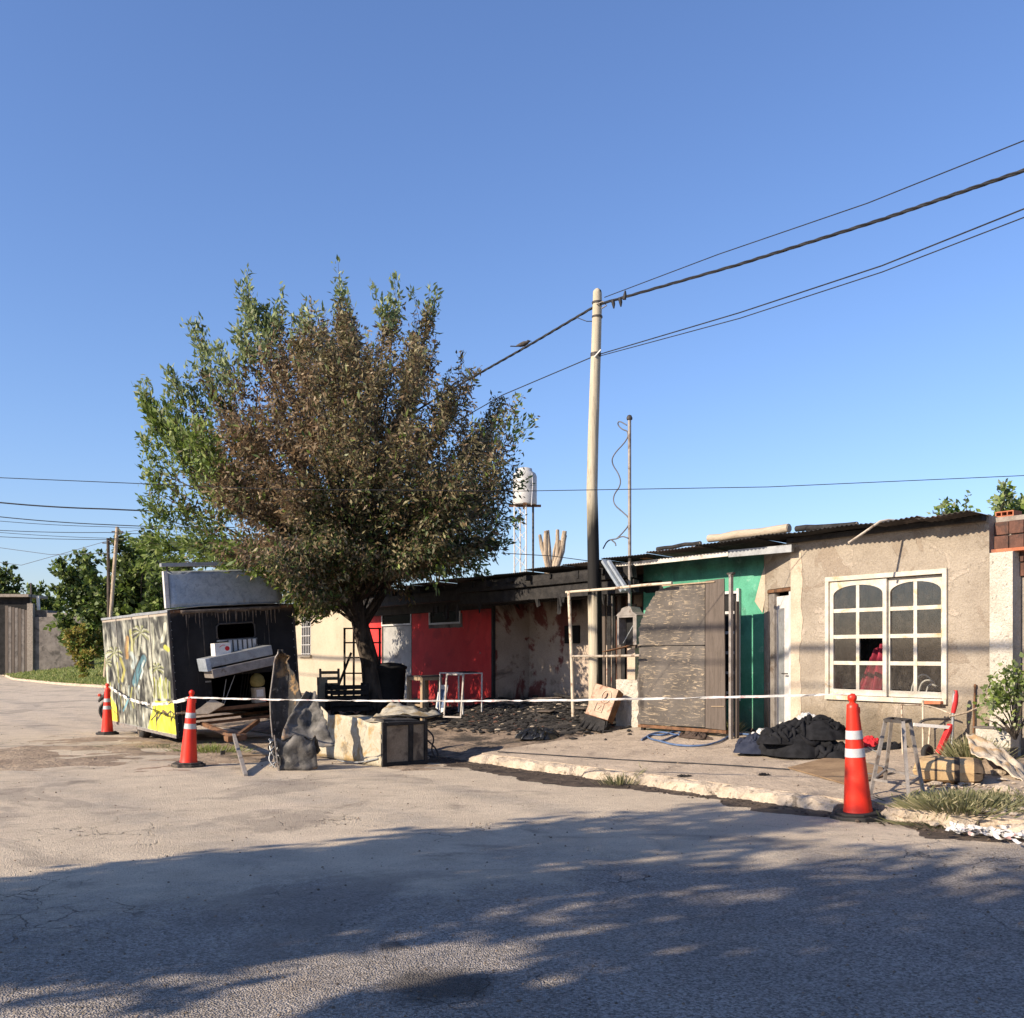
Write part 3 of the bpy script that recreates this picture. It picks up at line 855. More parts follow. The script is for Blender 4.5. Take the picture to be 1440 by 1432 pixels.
A.box('ceiling', M['dark_room'], sA0 + WT, sA1 - WT, TA + WT, TA + 4.84, ZT - .16, ZT - .12)
# pale smoothed band of render along the corner, with a ragged edge
zz = [.3 + 2.62 * i / 26 for i in range(27)]
def edge(z): return .20 + .05 * nz((z, 2, 0), 2.2) + .02 * nz((z, 5, 0), 9)
poly = [(sA0 + .004, z) for z in zz] + [(sA0 + edge(z), z) for z in reversed(zz)]
MB().prism([(a - A.s0, z) for a, z in poly], (1, 0, 0), (0, 0, 1), (0, 1, 0), (0, -.008, 0), .008).build('render_patch', M['stucco_pale'], hA)
# broken render at the top right corner: hollow bricks show
bc0 = T(1383, 760, TA)[0]
random.seed(31)
# window
win = A.boxes('window', M['white_paint'], [
    (w0 - .05, w1 + .05, TA - .035, TA + .10, zw1, zw1 + .065), (w0 - .05, w1 + .05, TA - .045, TA + .10, zw0 - .065, zw0),
    (w0 - .05, w0 + .012, TA - .035, TA + .10, zw0, zw1), (w1 - .012, w1 + .05, TA - .035, TA + .10, zw0, zw1)], bevel=.004)
mid = T(1245, 900, TA)[0]
def sash(a0, a1, t, first):
    z0, z1 = zw0 + .005, zw1 - .005
    st = .062
    lst = [(a0, a0 + st, t, t + .04, z0, z1), (a1 - st, a1, t, t + .04, z0, z1), (a0 + st, a1 - st, t, t + .04, z0, z0 + .085)]
    A.boxes('sash', M['white_paint'], lst, win, bevel=.003)
    # arched head rail
    c = (a0 + a1) / 2; hw = (a1 - a0) / 2 - st
    arc = [(a0 + st, z1), (a1 - st, z1)]
    n = 12
    bot = [(c + hw * math.cos(math.pi * k / n), z1 - .20 + .135 * math.sin(math.pi * k / n)) for k in range(n + 1)]
    mb = MB(); top = [(c + hw * math.cos(math.pi * k / n), z1) for k in range(n + 1)]
    for k in range(n):
        q = [bot[k], bot[k + 1], top[k + 1], top[k]]
        mb.prism([(x - A.s0, z) for x, z in q], (1, 0, 0), (0, 0, 1), (0, 1, 0), (0, t - TA + .002, 0), .036)
    mb.build('sash_head', M['white_paint'], win)
    gz0, gz1 = z0 + .085, z1 - .05
    mz = [gz0 + (gz1 - gz0) * k / 4 for k in range(5)]
    for k in (1, 2, 3):
        A.box('glazing_bar', M['white_paint'], a0 + st, a1 - st, t + .006, t + .034, mz[k] - .027, mz[k] + .027, win)
    for k in range(4):
        A.box('glazing_bar', M['white_paint'], c - .026, c + .026, t + .008, t + .032, mz[k] + (.027 if k else 0), mz[k + 1] - (.027 if k < 3 else -.035), win)
        for (b0, b1) in ((a0 + st, c - .018), (c + .018, a1 - st)):
            if first and k == 1 and b0 > c: continue      # one pane is gone
            A.box('pane', M['glass'], b0 - .004, b1 + .004, t + .018, t + .022, mz[k] + .014, mz[k + 1] - .014, win)
sash(w0 + .012, mid + .02, TA - .005, True)
sash(mid - .02, w1 - .012, TA + .042, False)
# corrugated roof, sheet by sheet
n = 5; a = sA0 - .35; wd = (sA1 - .03 - a) / n
for i in range(n):
    sheet(A, M['roof_black'] if i < 3 else M['roof'], a + i * wd - .03, a + (i + 1) * wd + .03, EAVE + random.uniform(-.04, .03), TA + 5.1, ROOFA + .01 + .006 * (i % 2) - .004 * i, ROOFA - .25 + .006 * (i % 2), bend=.012)
A.boxes('rafter', M['char'], [(sA0 + .02, sA1 - .02, TA - .12, TA - .03, ROOFA - .09, ROOFA - .025)])
# bent conduit sticking out of the eave
p0 = T(1243, 736, EAVE)
A.tube('conduit', M['pipe_cream'], [(p0[0] + .02, TA + .3, p0[1] + .06), (p0[0], EAVE + .1, p0[1] + .05), (p0[0] - .02, EAVE - .06, p0[1] + .02), (p0[0] - .10, EAVE - .30, p0[1] - .14), (p0[0] - .17, EAVE - .52, p0[1] - .28)], .017)
# hollow bricks laid bare beside the pillar
zb0, zb1 = 2.36, ROOFA - .06
A.box('brick_core', M['mortar'], sA1 - .008, sA1 + .40, TA + .14, TA + .30, .1, ROOFA - .04)
bh = .18
for r in range(4):
    for c_ in range(2):
        x0 = sA1 + .004 + c_ * .2 + random.uniform(-.004, .004); z0 = zb0 + r * .178
        if z0 + .165 > ROOFA: continue
        A.box('brick', M['brick_dark'], x0, x0 + .182, TA + .10 + random.uniform(-.012, .012), TA + .20, z0, z0 + .162, bevel=.006)

# ---- roughcast pillar and neighbouring wall at the right
sP0, sP1 = T(1395, 900, TA)[0], T(1424, 900, TA - .06)[0]
zP = T(1410, 777, TA)[1]
pl = front('gate_pillar', 'white roughcast gate pillar standing against the beige house corner', 'pillar', (sP0 + sP1) / 2, TA, 0)
Pf = FR(pl, (sP0 + sP1) / 2, TA)
def rc(u, v):
    return Pf.L(sP0 + (sP1 - sP0) * u, TA - .06 + .006 * nz((u * 5, v * 30, 2), 3), -.1 + (zP + .1) * v)
mbp = MB(); mbp.box(sP0 - Pf.s0, sP1 - Pf.s0, -.05, .13, -.1, zP); mbp.grid(rc, 14, 90, 0, False)
mbp.build('shaft', M['roughcast'], pl)
Pf.box('cap', M['brick'], sP0 - .0, sP1 + .35, TA - .03, TA + .18, zP + .002, zP + .045, bevel=.006)
nw = front('neighbour_wall', 'dark grey rendered wall of the neighbouring house right of the white pillar', 'wall', sP1 + 1.5, TA + .35, 0)
Nf = FR(nw, sP1 + 1.5, TA + .35)
zN = T(1411, 733, TA + .3)[1]
Nf.box('wall', M['grey_render'], sA1 + .02, sP1 + 4, TA + .32, TA + .5, -.1, zN)
Nf.box('lower_wall', M['dark_room'], sP1 + .30, sP1 + 4, TA + .18, TA + .30, -.1, 2.3)
Nf.box('gate_post', M['rust'], sP1 + .12, sP1 + .17, TA + .12, TA + .17, -.1, 2.2)
for k in range(7):
    Nf.box('gate_slat', M['dark_steel'], sP1 + .2 + k * .14, sP1 + .30 + k * .14, TA + .10, TA + .115, .1, 1.5 + .05 * nz((k, 2, 3)))
# hollow brick left on top of that wall: the six holes face the road
hb = front('hollow_brick', 'orange hollow clay brick with six square holes on wall top', 'brick', T(1411, 720, TA + .3)[0], TA + .42, zN)
def hollow(th, w, d, h, mat, dark):
    t = .014; mb = MB()
    mb.box(-w / 2, w / 2, -d / 2, d / 2, 0, t); mb.box(-w / 2, w / 2, -d / 2, d / 2, h - t, h); mb.box(-w / 2 + .0, w / 2, -d / 2, d / 2, h / 2 - t / 2, h / 2 + t / 2)
    for k in range(4):
        x = -w / 2 + (w - t) * k / 3
        mb.box(x, x + t, -d / 2 + .001, d / 2 - .001, t, h / 2 - t / 2); mb.box(x, x + t, -d / 2 + .001, d / 2 - .001, h / 2 + t / 2, h - t)
    mb.build('shell', mat, th)
hollow(hb, .24, .2, .13, M['brick'], None)

# ---- burnt house: green wall, gutted middle, red wall
hB = front('burnt_house', 'burnt out low house with green and red walls under sooty corrugated roof', 'house', T(830, 900, TB)[0], TB, 0)
sB = T(830, 900, TB)[0]
B = FR(hB, sB, TB)
g0, g1 = T(905, 900, TB)[0], T(1074, 900, TB)[0]
B.boxes('green_wall', M['green'], [(g0, g1, TB, TB + .15, -.2, ROOF - .02)])
# opening with white shutter slats behind the plywood
x0, x1 = T(1020, 900, TB)[0], T(1041, 900, TB)[0]
za, zb = T(1030, 985, TB)[1], T(1030, 832, TB)[1]
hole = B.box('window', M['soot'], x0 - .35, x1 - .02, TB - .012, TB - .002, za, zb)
for k in range(6):
    z = za + .1 + (zb - za - .14) * k / 5
    B.box('slat', M['white_frame'], x0 - .3, x1, TB - .05, TB - .02, z, z + .045, hole)
B.box('frame', M['white_frame'], x1 - .03, x1 + .02, TB - .06, TB - .013, za, zb + .04, hole)
# splayed wall with the door, between green wall and beige house
a_, b_ = Vector((g1, TB, 0)), Vector((sA0 - .002, TA + .01, 0))
sd = (b_ - a_); LL = sd.length; sd.normalize()
ang = math.atan2(sd.y, sd.x)
def spl(u, off, z):            # u metres from the green wall along the splay, off = out of the wall
    nrm = Vector((sd.y, -sd.x, 0))
    p = a_ + sd * u + nrm * off
    return B.L(p.x, p.y, z)
def splbox(name, mat, u0, u1, o0, o1, z0, z1, parent=None, bevel=0):
    vs = [spl(u, o, z) for u in (u0, u1) for o in (o0, o1) for z in (z0, z1)]
    return MB().add(vs, [(0, 1, 3, 2), (4, 6, 7, 5), (0, 4, 5, 1), (2, 3, 7, 6), (0, 2, 6, 4), (1, 5, 7, 3)]).build(name, mat, parent or hB, bevel)
dz1 = 2.36
splbox('reveal', M['stucco'], 0.01, LL - .003, -.12, 0, dz1 + .06, ROOF + .03)
splbox('reveal', M['stucco'], 0.01, LL * .16, -.12, 0, -.1, dz1 + .06)
door = splbox('door', M['white_frame'], LL * .36, LL * .90, -.10, -.06, .1, dz1 - .06)
splbox('door_frame', M['grey_steel'], LL * .16, LL * .36, -.11, -.02, -.1, dz1 + .0, door)
splbox('door_frame', M['white_frame'], LL * .90, LL * .985, -.11, -.01, -.1, dz1 + .0, door)
splbox('lintel', M['rust'], LL * .16, LL * .985, -.11, .01, dz1 + .002, dz1 + .05, door)
splbox('door_panel', M['zinc'], LL * .44, LL * .64, -.062, -.052, .35, dz1 - .25, door)
MB().tube([spl(LL * .82, -.03, 1.1), spl(LL * .82, .01, 1.1), spl(LL * .70, .012, 1.1)], .011, 6).build('handle', M['dark_steel'], door)
# fallen plaster: pale diamond left on the green wall
dm = [T(1062, 846, TB), T(1071, 812, TB), T(1078, 790, TB), T(1083.5, 815, TB), T(1078, 834, TB), T(1073, 862, TB)]
MB().prism([(x - B.s0, z) for x, z in dm], (1, 0, 0), (0, 0, 1), (0, 1, 0), (0, -.014, 0), .012).build('bare_plaster', M['stucco_pale'], hB)

# gutted room
TR = 5.4                                        # its back wall
r0 = T(692, 900, 4.35)[0]                       # right end of the red wall
B.box('burnt_wall', M['burnt'], r0 - .1, g0 + .3, TR, TR + .15, -.2, ROOF - .12)
B.box('scorched_return', M['burnt'], r0 - .12, r0, 4.36, TR, -.2, ROOF - .1)
B.box('burnt_partition', M['burnt'], g0 + .14, g0 + .28, TB + .15, TR, -.2, ROOF - .12)
B.box('fuse_box', M['soot'], T(800, 900, TR)[0] - .1, T(816, 900, TR)[0], TR - .05, TR - .002, T(808, 905, TR)[1], T(808, 880, TR)[1])
# patches of red paint hanging on the burnt wall
for (px0, py0, px1, py1) in ((697, 900, 722, 985),):
    q = [T(px0, py1, TR), T(px0, py0, TR), T(px1 - 4, py0 + 3, TR), T(px1, py0 + 30, TR), T(px1 + 8, py1 - 30, TR), T(px1 + 14, py1, TR)]
    MB().prism([(x - B.s0, z) for x, z in q], (1, 0, 0), (0, 0, 1), (0, 1, 0), (0, TR - TB - .010, 0), .008).build('red_paint_patch', M['brown_red'], hB)
# charred upright boards behind the meter
for k in range(9):
    s_ = T(846 + k * 7.2, 900, 4.3)[0]
    B.box('charred_board', M['char'] if k % 3 else M['ply_grey'], s_, s_ + .098, 4.3 + random.uniform(-.02, .02), 4.33, .0 + random.uniform(0, .1), 2.55 + random.uniform(-.3, .15), jit=.006)
B.box('brick_pier', M['brick_dark'], T(868, 900, 4.5)[0], T(888, 900, 4.5)[0], 4.42, 4.56, -.1, 2.6)

# red wall with its two small windows and the white door
TRD = 4.35
l0 = T(514, 900, TRD)[0]
def zs(py, px): return T(px, py, TRD)[1]
wa = (T(540, 0, TRD)[0], T(577, 0, TRD)[0], zs(880, 558), zs(857, 558))
wb = (T(604, 0, TRD)[0], T(648, 0, TRD)[0], zs(878, 626), zs(851, 626))
dA = (T(537, 0, TRD)[0], T(579, 0, TRD)[0])
zlo = min(wa[2], wb[2]); zhi = ROOF - .1
B.boxes('red_wall', M['red'], [
    (l0, dA[0], TRD, TRD + .15, -.2, zhi), (dA[1], wb[0], TRD, TRD + .15, -.2, zhi), (wb[1], r0, TRD, TRD + .15, -.2, zhi),
    (wb[0], wb[1], TRD, TRD + .15, -.2, wb[2]), (wb[0], wb[1], TRD, TRD + .15, wb[3], zhi), (dA[0], dA[1], TRD, TRD + .15, wa[3] + .03, zhi)])
def small_window(w, t):
    fw = .045
    f = B.boxes('window', M['white_frame'], [(w[0], w[1], t, t + .06, w[3] - fw, w[3]), (w[0], w[1], t, t + .06, w[2], w[2] + fw), (w[0], w[0] + fw, t, t + .06, w[2] + fw, w[3] - fw), (w[1] - fw, w[1], t, t + .06, w[2] + fw, w[3] - fw)])
    B.box('pane', M['glass_dark'], w[0] + fw - .005, w[1] - fw + .005, t + .03, t + .034, w[2] + fw - .005, w[3] - fw + .005, f)
small_window(wb, TRD - .025); small_window((dA[0] + .002, dA[1] - .002, wa[2], wa[3] + .028), TRD - .02)
dd = B.box('door', surf('shaded_door_paint', (.27, .265, .25), (.36, .35, .335), 3, .7, .3, 50, .004, layers=[((.12, .10, .09), 2, .54, .66, .7)]), dA[0] + .03, dA[1] - .03, TRD + .03, TRD + .07, 0, wa[2] - .01)  # white door greyed: the shade it stands in is put into its paint
for (x0_, x1_) in ((dA[0] + .001, dA[0] + .03), (dA[1] - .03, dA[1] - .001)):
    B.box('door_frame', M['grey_steel'], x0_, x1_, TRD - .01, TRD + .09, 0, wa[2] - .01, dd)
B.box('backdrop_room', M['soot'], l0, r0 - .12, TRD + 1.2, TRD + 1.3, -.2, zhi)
# broken render under the second window
q = [(wb[0] - .04, wb[2] + .02)] + [(wb[0] - .02 + (wb[1] - wb[0] + .1) * k / 9, wb[2] - .05 - .05 * abs(nz((k, 3, 0), .7)) - .03) for k in range(10)] + [(wb[1] + .07, wb[2] + .25), (wb[1] + .02, wb[2] + .25), (wb[1] + .02, wb[2] - .0)]
MB().prism([(x - B.s0, z) for x, z in q], (1, 0, 0), (0, 0, 1), (0, 1, 0), (0, TRD - TB - .008, 0), .007).build('bare_plaster', M['grey_render'], hB)
pst = T(692, 0, 4.2)[0]
B.box('corner_post', M['char'], pst - .035, pst + .035, 4.2, 4.27, -.1, ROOF - .15)

# roof over the burnt house, sheet by sheet, sagging and black with soot
aL, aR = l0 - .3, sA0 - .36
n = 13; wd = (aR - aL) / n
for i in range(n):
    m = M['roof_black'] if i not in (2, 4, 5, 9, 11) else M['roof']
    sheet(B, m, aL + i * wd - .03, aL + (i + 1) * wd + .03, EAVE - .04 + random.uniform(-.03, .03), TR + 2.6, ROOF + .006 * (i % 2) - .02 * math.sin(i * .8) * (i < 8) - (.02 if i in (6, 7) else 0) + .10 * max(0, i - 7) / 5, ROOF - .22 + .006 * (i % 2), bend=.010)
# charred purlins and fascia under the eave
for (a0, a1, t0, z0, z1) in ((aL + .1, r0 + .9, 3.62, 2.62, 2.84), (aL + .1, r0 + 1.9, 3.70, 2.85, 3.0), (r0 - .2, g0 + .4, 3.60, 2.50, 2.74), (r0 - .2, g0 + .4, 3.52, 2.74, 2.98), (r0 - .1, g0 + .5, 4.15, 2.5, 2.72), (r0, g0, 4.75, 2.72, 2.9)):
    B.box('charred_beam', M['char'], a0, a1, t0, t0 + .09, z0, z1, jit=.03)
for k in range(17):
    a_r = l0 + .5 + (g0 + .2 - l0 - .5) * k / 16 + random.uniform(-.12, .12)
    B.box('rafter_end', M['char'], a_r, a_r + .07, EAVE - .02 + random.uniform(-.08, .12), 3.56, 2.86 + random.uniform(-.03, .03), 2.965, jit=.008)
for k in range(12):
    a_r = r0 - 1.5 + (g0 - r0 + 1.3) * random.random(); L_ = random.uniform(.08, .38)
    B.box('hanging_char', M['char'], a_r, a_r + random.uniform(.03, .12), 3.60, 3.63, 2.50 - L_, 2.52, jit=.02)
B.box('charred_fascia', M['char'], aL + .1, r0 + .05, TRD - .06, TRD - .012, 2.45, ROOF - .10, jit=.02)
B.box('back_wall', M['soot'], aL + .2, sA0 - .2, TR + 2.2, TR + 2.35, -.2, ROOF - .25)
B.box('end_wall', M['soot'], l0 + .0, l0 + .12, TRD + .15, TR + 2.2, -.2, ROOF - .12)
# long white steel beam in front of the green wall
p, q = T(866, 796, 3.62), T(1025, 779, 3.62)
B.bar('steel_beam', M['beam_white'], (p[0], 3.62, p[1]), (q[0], 3.62, q[1]), .05, .075)
p2 = T(1112, 771, 3.62)
B.bar('beam_end', M['zinc'], (q[0] + .004, 3.625, q[1]), (p2[0], 3.66, p2[1]), .05, .11)
# crumpled gutter pieces hanging by the pole
for (pa, pb, wdt) in (((849, 789), (881, 832), .09), ((856, 789), (887, 830), .06)):
    p, q = T(pa[0], pa[1], 3.3), T(pb[0], pb[1], 3.3)
    B.bar('hanging_gutter', M['galv'], (p[0], 3.3, p[1]), (q[0], 3.22, q[1]), wdt, .05)

# logs and rubble on the roof
def roof_log(pa, pb, r, label, mat='log'):
    p, q = T(pa[0], pa[1], 3.6), T(pb[0], pb[1], 3.6)
    th = front('roof_log', label, 'log', p[0], 3.6, p[1])
    L_ = q[0] - p[0]
    MB().tube([(L_ * k / 6, .03 * nz((k, p[0], 1)), (q[1] - p[1]) * k / 6 + .02 * nz((k, p[0], 4))) for k in range(7)], [r * (1 + .15 * nz((k, r * 50, 2))) for k in range(7)], 9).build('stem', M[mat], th)
    c = MB().lathe([(r * .8, 0), (r * .78, .012)], 9).build('cut_end', M['bark_pale'], th)
    c.location = (L_ - .004, .03 * nz((6, p[0], 1)), q[1] - p[1]); c.rotation_euler = (0, math.radians(90), 0)
roof_log((997, 758), (1110, 743), .065, 'pale weathered log lying along the roof above the green wall')
roof_log((1012, 766), (1060, 758), .05, 'short dark log tucked under the pale log on roof', 'char')
roof_log((1120, 744), (1205, 738), .045, 'charred beam lying on the roof edge near the beige wall', 'char')
roof_log((925, 772), (985, 764), .035, 'thin charred board end on roof beside the red brick', 'char')
rb = front('roof_brick', 'broken red brick left on the edge of the sooty roof', 'brick', T(908, 770, 3.7)[0], 3.7, ROOF + .015)
MB().box(-.11, .11, -.06, .06, 0, .075, jit=.012).build('clay_body', M['brick'], rb, bevel=.006)

# ---- cream house beyond the tree
TC = 4.5
c0, c1 = T(395, 0, TC)[0], l0 - .12
hC = front('cream_house', 'sunlit cream house front with white barred window behind the tree', 'house', (c0 + c1) / 2, TC, 0)
C = FR(hC, (c0 + c1) / 2, TC)
cw0, cw1 = T(424, 0, TC)[0], T(437, 0, TC)[0]
cz0, cz1 = T(430, 921, TC)[1], T(430, 868, TC)[1]
C.boxes('wall', M['cream'], [(c0 - 1.5, cw0, TC, TC + .15, -.2, 2.95), (cw1, c1, TC, TC + .15, -.2, 2.95), (cw0, cw1, TC, TC + .15, -.2, cz0), (cw0, cw1, TC, TC + .15, cz1, 2.95)])
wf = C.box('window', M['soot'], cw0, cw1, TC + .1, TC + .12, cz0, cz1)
for k in range(6):
    a = cw0 + .03 + (cw1 - cw0 - .06) * k / 5
    C.box('bar', M['white_frame'], a - .012, a + .012, TC + .0, TC + .024, cz0, cz1, wf)
for k in range(5):
    z = cz0 + .03 + (cz1 - cz0 - .06) * k / 4
    C.box('bar', M['white_frame'], cw0, cw1, TC - .02, TC - .001, z - .01, z + .01, wf)
C.box('sill', M['cream'], cw0 - .1, cw1 + .1, TC - .08, TC - .001, cz0 - .08, cz0 - .003, wf)
for i in range(int((c1 - c0 + 1.5) / 1.0)):
    sheet(C, M['roof'], c0 - 1.5 + i * 1.0, c0 - 1.5 + i * 1.0 + 1.04, TC - .45, TC + 4, 2.98 + .006 * (i % 2), 2.85 + .006 * (i % 2))
C.boxes('side_wall', M['cream'], [(c0 - 1.5, c0 - 1.35, TC + .15, TC + 4, -.2, 2.8)])
# ---------------------------------------------------------------- the singed street tree
random.seed(5)
TY = 22.4
tb = W(*ST(D(527, 1006, TY)), 0); tb.z = lotz(*ST(tb)) - .03
tree = thing('street_tree', 'big leafy street tree with scorched brown right side, beside the burnt trailer', 'tree', tb)
def tl(px, py, dy=0.0):
    return D(px, py, TY + dy) - tb
mbt = MB()
tr = [Vector((0, 0, -.2)), tl(526, 985), tl(520, 930, .05), tl(508, 885, .05), tl(500, 850), tl(498, 815)]
mbt.tube(tr, [.32, .235, .205, .19, .175, .15], 12)
mbt.tube([tl(508, 885, .05), tl(530, 850, .3), tl(560, 800, .6)], [.10, .09, .07], 8)
# lower bark flakes / burrs
tips = []
rngt = np.random.default_rng(11)
# (pixel x, pixel y of each spire or outer shoot)
for (x, y) in ((475, 380), (484, 430), (460, 450), (500, 440), (355, 396), (372, 425), (395, 418), (340, 440), (285, 446), (300, 500), (318, 470), (250, 508), (216, 545), (235, 560), (210, 605), (222, 640),
               (560, 398), (545, 420), (605, 408), (590, 430), (575, 460), (612, 460), (645, 508), (632, 540), (700, 552), (680, 575), (710, 600), (718, 640), (712, 690), (706, 725), (690, 755), (670, 775),
               (420, 450), (440, 490), (520, 480), (215, 690), (222, 730), (235, 770), (265, 800), (320, 815), (370, 835), (410, 850), (430, 868), (455, 850), (480, 840), (550, 805), (600, 785), (640, 775),
               (265, 590), (290, 640), (330, 560), (380, 520), (430, 560), (480, 530), (530, 550), (580, 540), (620, 600), (660, 640), (690, 680), (650, 720), (600, 700), (560, 640), (500, 620), (450, 640), (400, 620), (350, 640), (300, 700), (340, 720), (390, 700), (440, 720), (500, 700), (550, 730), (600, 760), (480, 770), (420, 780), (370, 780), (300, 770), (400, 810), (440, 830), (350, 800), (420, 745), (455, 800), (510, 800), (560, 790), (620, 780), (660, 770), (690, 730)):
    cx, cy = 468, 640
    rr = math.hypot((x - cx) / 265, (y - cy) / 265)
    inner = max(0.0, 1 - rr * rr) ** .5
    if rr > .82: dys = [random.uniform(-.7, .7)]
    else: dys = [-3.2 * inner + random.uniform(-.3, .3), random.uniform(-.8, .8), 2.4 * inner]
    for dy in dys: tips.append((x + random.uniform(-6, 6), y + random.uniform(-6, 6), dy, rr))
for (x, y, dy) in ((395, 790, -4.3), (370, 785, -4.0), (350, 785, -3.6), (412, 808, -4.2), (432, 835, -3.4), (405, 790, -3.2), (440, 830, -2.6), (690, 690, -2.5), (700, 650, -1.5), (685, 720, -2.0), (660, 745, -2.4), (640, 700, -3.4)):
    tips.append((x, y, dy, .9))
LP, LD = [], []
fork = [tl(500, 850), tl(498, 815), tl(540, 830, .4), tl(506, 880)]
for (x, y, dy, rr) in tips:
    tip = tl(x, y, dy)
    spire = rr > .60 and y < 600
    if spire: tip = tip - Vector((0, 0, .95))
    f = random.choice(fork[:2] if y < 780 else [fork[2], fork[3], fork[0]])
    pts = limb(f, tip, .25 if y < 780 else .5, .10, 9)
    r0_ = .035 + .02 * random.random()
    mbt.tube(pts, [r0_ * (1 - .85 * k / 9) for k in range(10)], 5, cap=False)
    out = (tip - f).normalized()
    up = Vector((out.x * .45, out.y * .45, 1.0)).normalized() if y < 760 else Vector((out.x, out.y, .15)).normalized()
    ntw = 15 if rr > .8 else 12
    for j in range(ntw):
        k = 1 - .62 * random.random() ** 1.5 if j else 1.0
        ff = k * 9; i0 = min(int(ff), 8)
        p = pts[i0].lerp(pts[i0 + 1], ff - i0)
        dd = (up * 1.0 + Vector(rngt.normal(size=3)) * (.15 if spire else .42)).normalized()
        L_ = random.uniform(.52, 1.1) * (1.15 if spire else 1)
        if j == 0: dd = up; L_ = .75
        mbt.tube([p, p + dd * L_], [.009, .003], 3, cap=False)
        nl = 60
        q = rngt.random(nl)
        spread = (.045 + .05 * (1 - q)) if spire else (.05 + .10 * (1 - q))
        pp = np.array(p)[None] + np.array(dd)[None] * (q * L_)[:, None] + rngt.normal(0, 1, (nl, 3)) * spread[:, None]
        ddd = np.array(dd)[None] * .75 + rngt.normal(0, .55, (nl, 3))
        LP.append(pp); LD.append(ddd)
mbt.build('trunk', M['bark'], tree)
LP = np.vstack(LP); LD = np.vstack(LD)
wp = LP + np.array(tb)[None]
pxs = wp[:, 0] / wp[:, 1] * FPX + CX; pys = HY - (wp[:, 2] - CAM_H) / wp[:, 1] * FPX
# the fire reached the middle and right of the crown; left flank and top shoots stayed green
d1 = np.sqrt(((pxs - 512) / 235) ** 2 + ((pys - 660) / 238) ** 2)
d2 = np.sqrt(((pxs - 350) / 95) ** 2 + ((pys - 620) / 170) ** 2)
cl = np.array([noise.noise(Vector((p[0], p[1], p[2])) * .9) for p in wp[:, :]])
b = np.clip((1.12 - d1 + .35 * cl) / .28, 0, 1)
u = rngt.random(len(LP))
brown = u < b * .97
rust = brown & (d2 + .4 * cl < 1.0) & (rngt.random(len(LP)) < .8)
ol = brown & ~rust
dk = ol & (rngt.random(len(LP)) < np.clip((pys - 640) / 260, 0, .35))  # dark leaves become more frequent towards the bottom of the crown
tn = ol & ~dk & (rngt.random(len(LP)) < .38)
ol = ol & ~dk & ~tn
green = ~brown
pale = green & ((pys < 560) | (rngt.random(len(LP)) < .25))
green = green & ~pale
LD[brown, 2] -= .75                               # scorched leaves hang limp
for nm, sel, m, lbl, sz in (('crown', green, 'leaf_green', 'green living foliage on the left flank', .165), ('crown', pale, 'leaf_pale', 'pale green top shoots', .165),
                            ('crown', rust | tn, 'leaf_brown', 'scorched brown foliage', .128), ('crown', ol, 'leaf_olive', 'singed olive brown foliage', .128), ('crown', dk, 'leaf_dark', 'dark foliage low in the crown', .13)):
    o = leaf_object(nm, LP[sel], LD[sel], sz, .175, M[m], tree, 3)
    o['label'] = lbl

# ---------------------------------------------------------------- background trees
def bg_tree(px, top, base_py, y, wpx, label, mats, seed, leaf=.28, nl=34, limbs=40, tw=12, base_z=None, crown=None, width=.34, group='trees beyond the side street', trunk=.2):
    b = vbase(px, y); h = D(px, top, y).z - b.z; b.z -= .1; w_ = wpx / FPX * y / 2
    cr = crown or [((0, 0, h * .62), (w_, w_ * .9, h * .36)), ((-w_ * .35, 0, h * .5), (w_ * .75, w_ * .7, h * .36)), ((w_ * .3, .3, h * .45), (w_ * .8, w_ * .7, h * .36)), ((0, -.5, h * .3), (w_ * .85, w_ * .6, h * .25))]
    return crown_tree('leafy_tree', label, b, h, cr, mats, limbs, tw, nl, leaf, width, trunk, seed, group, .3, h * .12)
bg_tree(196, 722, 938, 66, 145, 'dense dark green tree behind the two leaning posts', [('leaf_dark', .55), ('leaf_green', .35), ('leaf_pale', .10)], 21, .40, 26, 52, 12)
bg_tree(128, 770, 930, 76, 100, 'round green tree left of the two posts', [('leaf_dark', .45), ('leaf_green', .40), ('leaf_pale', .15)], 22, .42, 24, 40, 12)
bg_tree(62, 800, 926, 112, 50, 'small far tree behind the grey ruined shed', [('leaf_dark', .6), ('leaf_green', .4)], 23, .45, 26, 26, 10)
bg_tree(-2, 792, 922, 100, 60, 'dark tree at the end of the side street by the shed', [('leaf_dark', .8), ('leaf_green', .2)], 24, .40, 36, 34, 12)
bg_tree(238, 800, 936, 62, 90, 'low dark bush tree behind the painted trailer', [('leaf_dark', .6), ('leaf_green', .4)], 25, .30, 34, 36, 12)
bg_tree(118, 862, 938, 64, 52, 'thin yellowing young tree standing on the grass verge', [('leaf_yellow', .62), ('leaf_green', .38)], 26, .26, 20, 24, 8, group='young trees on the verge', trunk=.06)
b = D(1400, 700, 24.0)
crown_tree('leafy_tree', 'light green tree rising behind the roof of the beige house', (b.x, 24.0, FZ), 5.6, [((0, 0, 4.2), (1.6, 1.2, 1.25)), ((-1.0, 0, 3.8), (1.0, .9, .85)), ((1.1, 0, 4.3), (1.2, 1, 1.1))], [('leaf_pale', .55), ('leaf_green', .45)], 40, 11, 18, .17, .30, .14, 27, None, .4, .5)
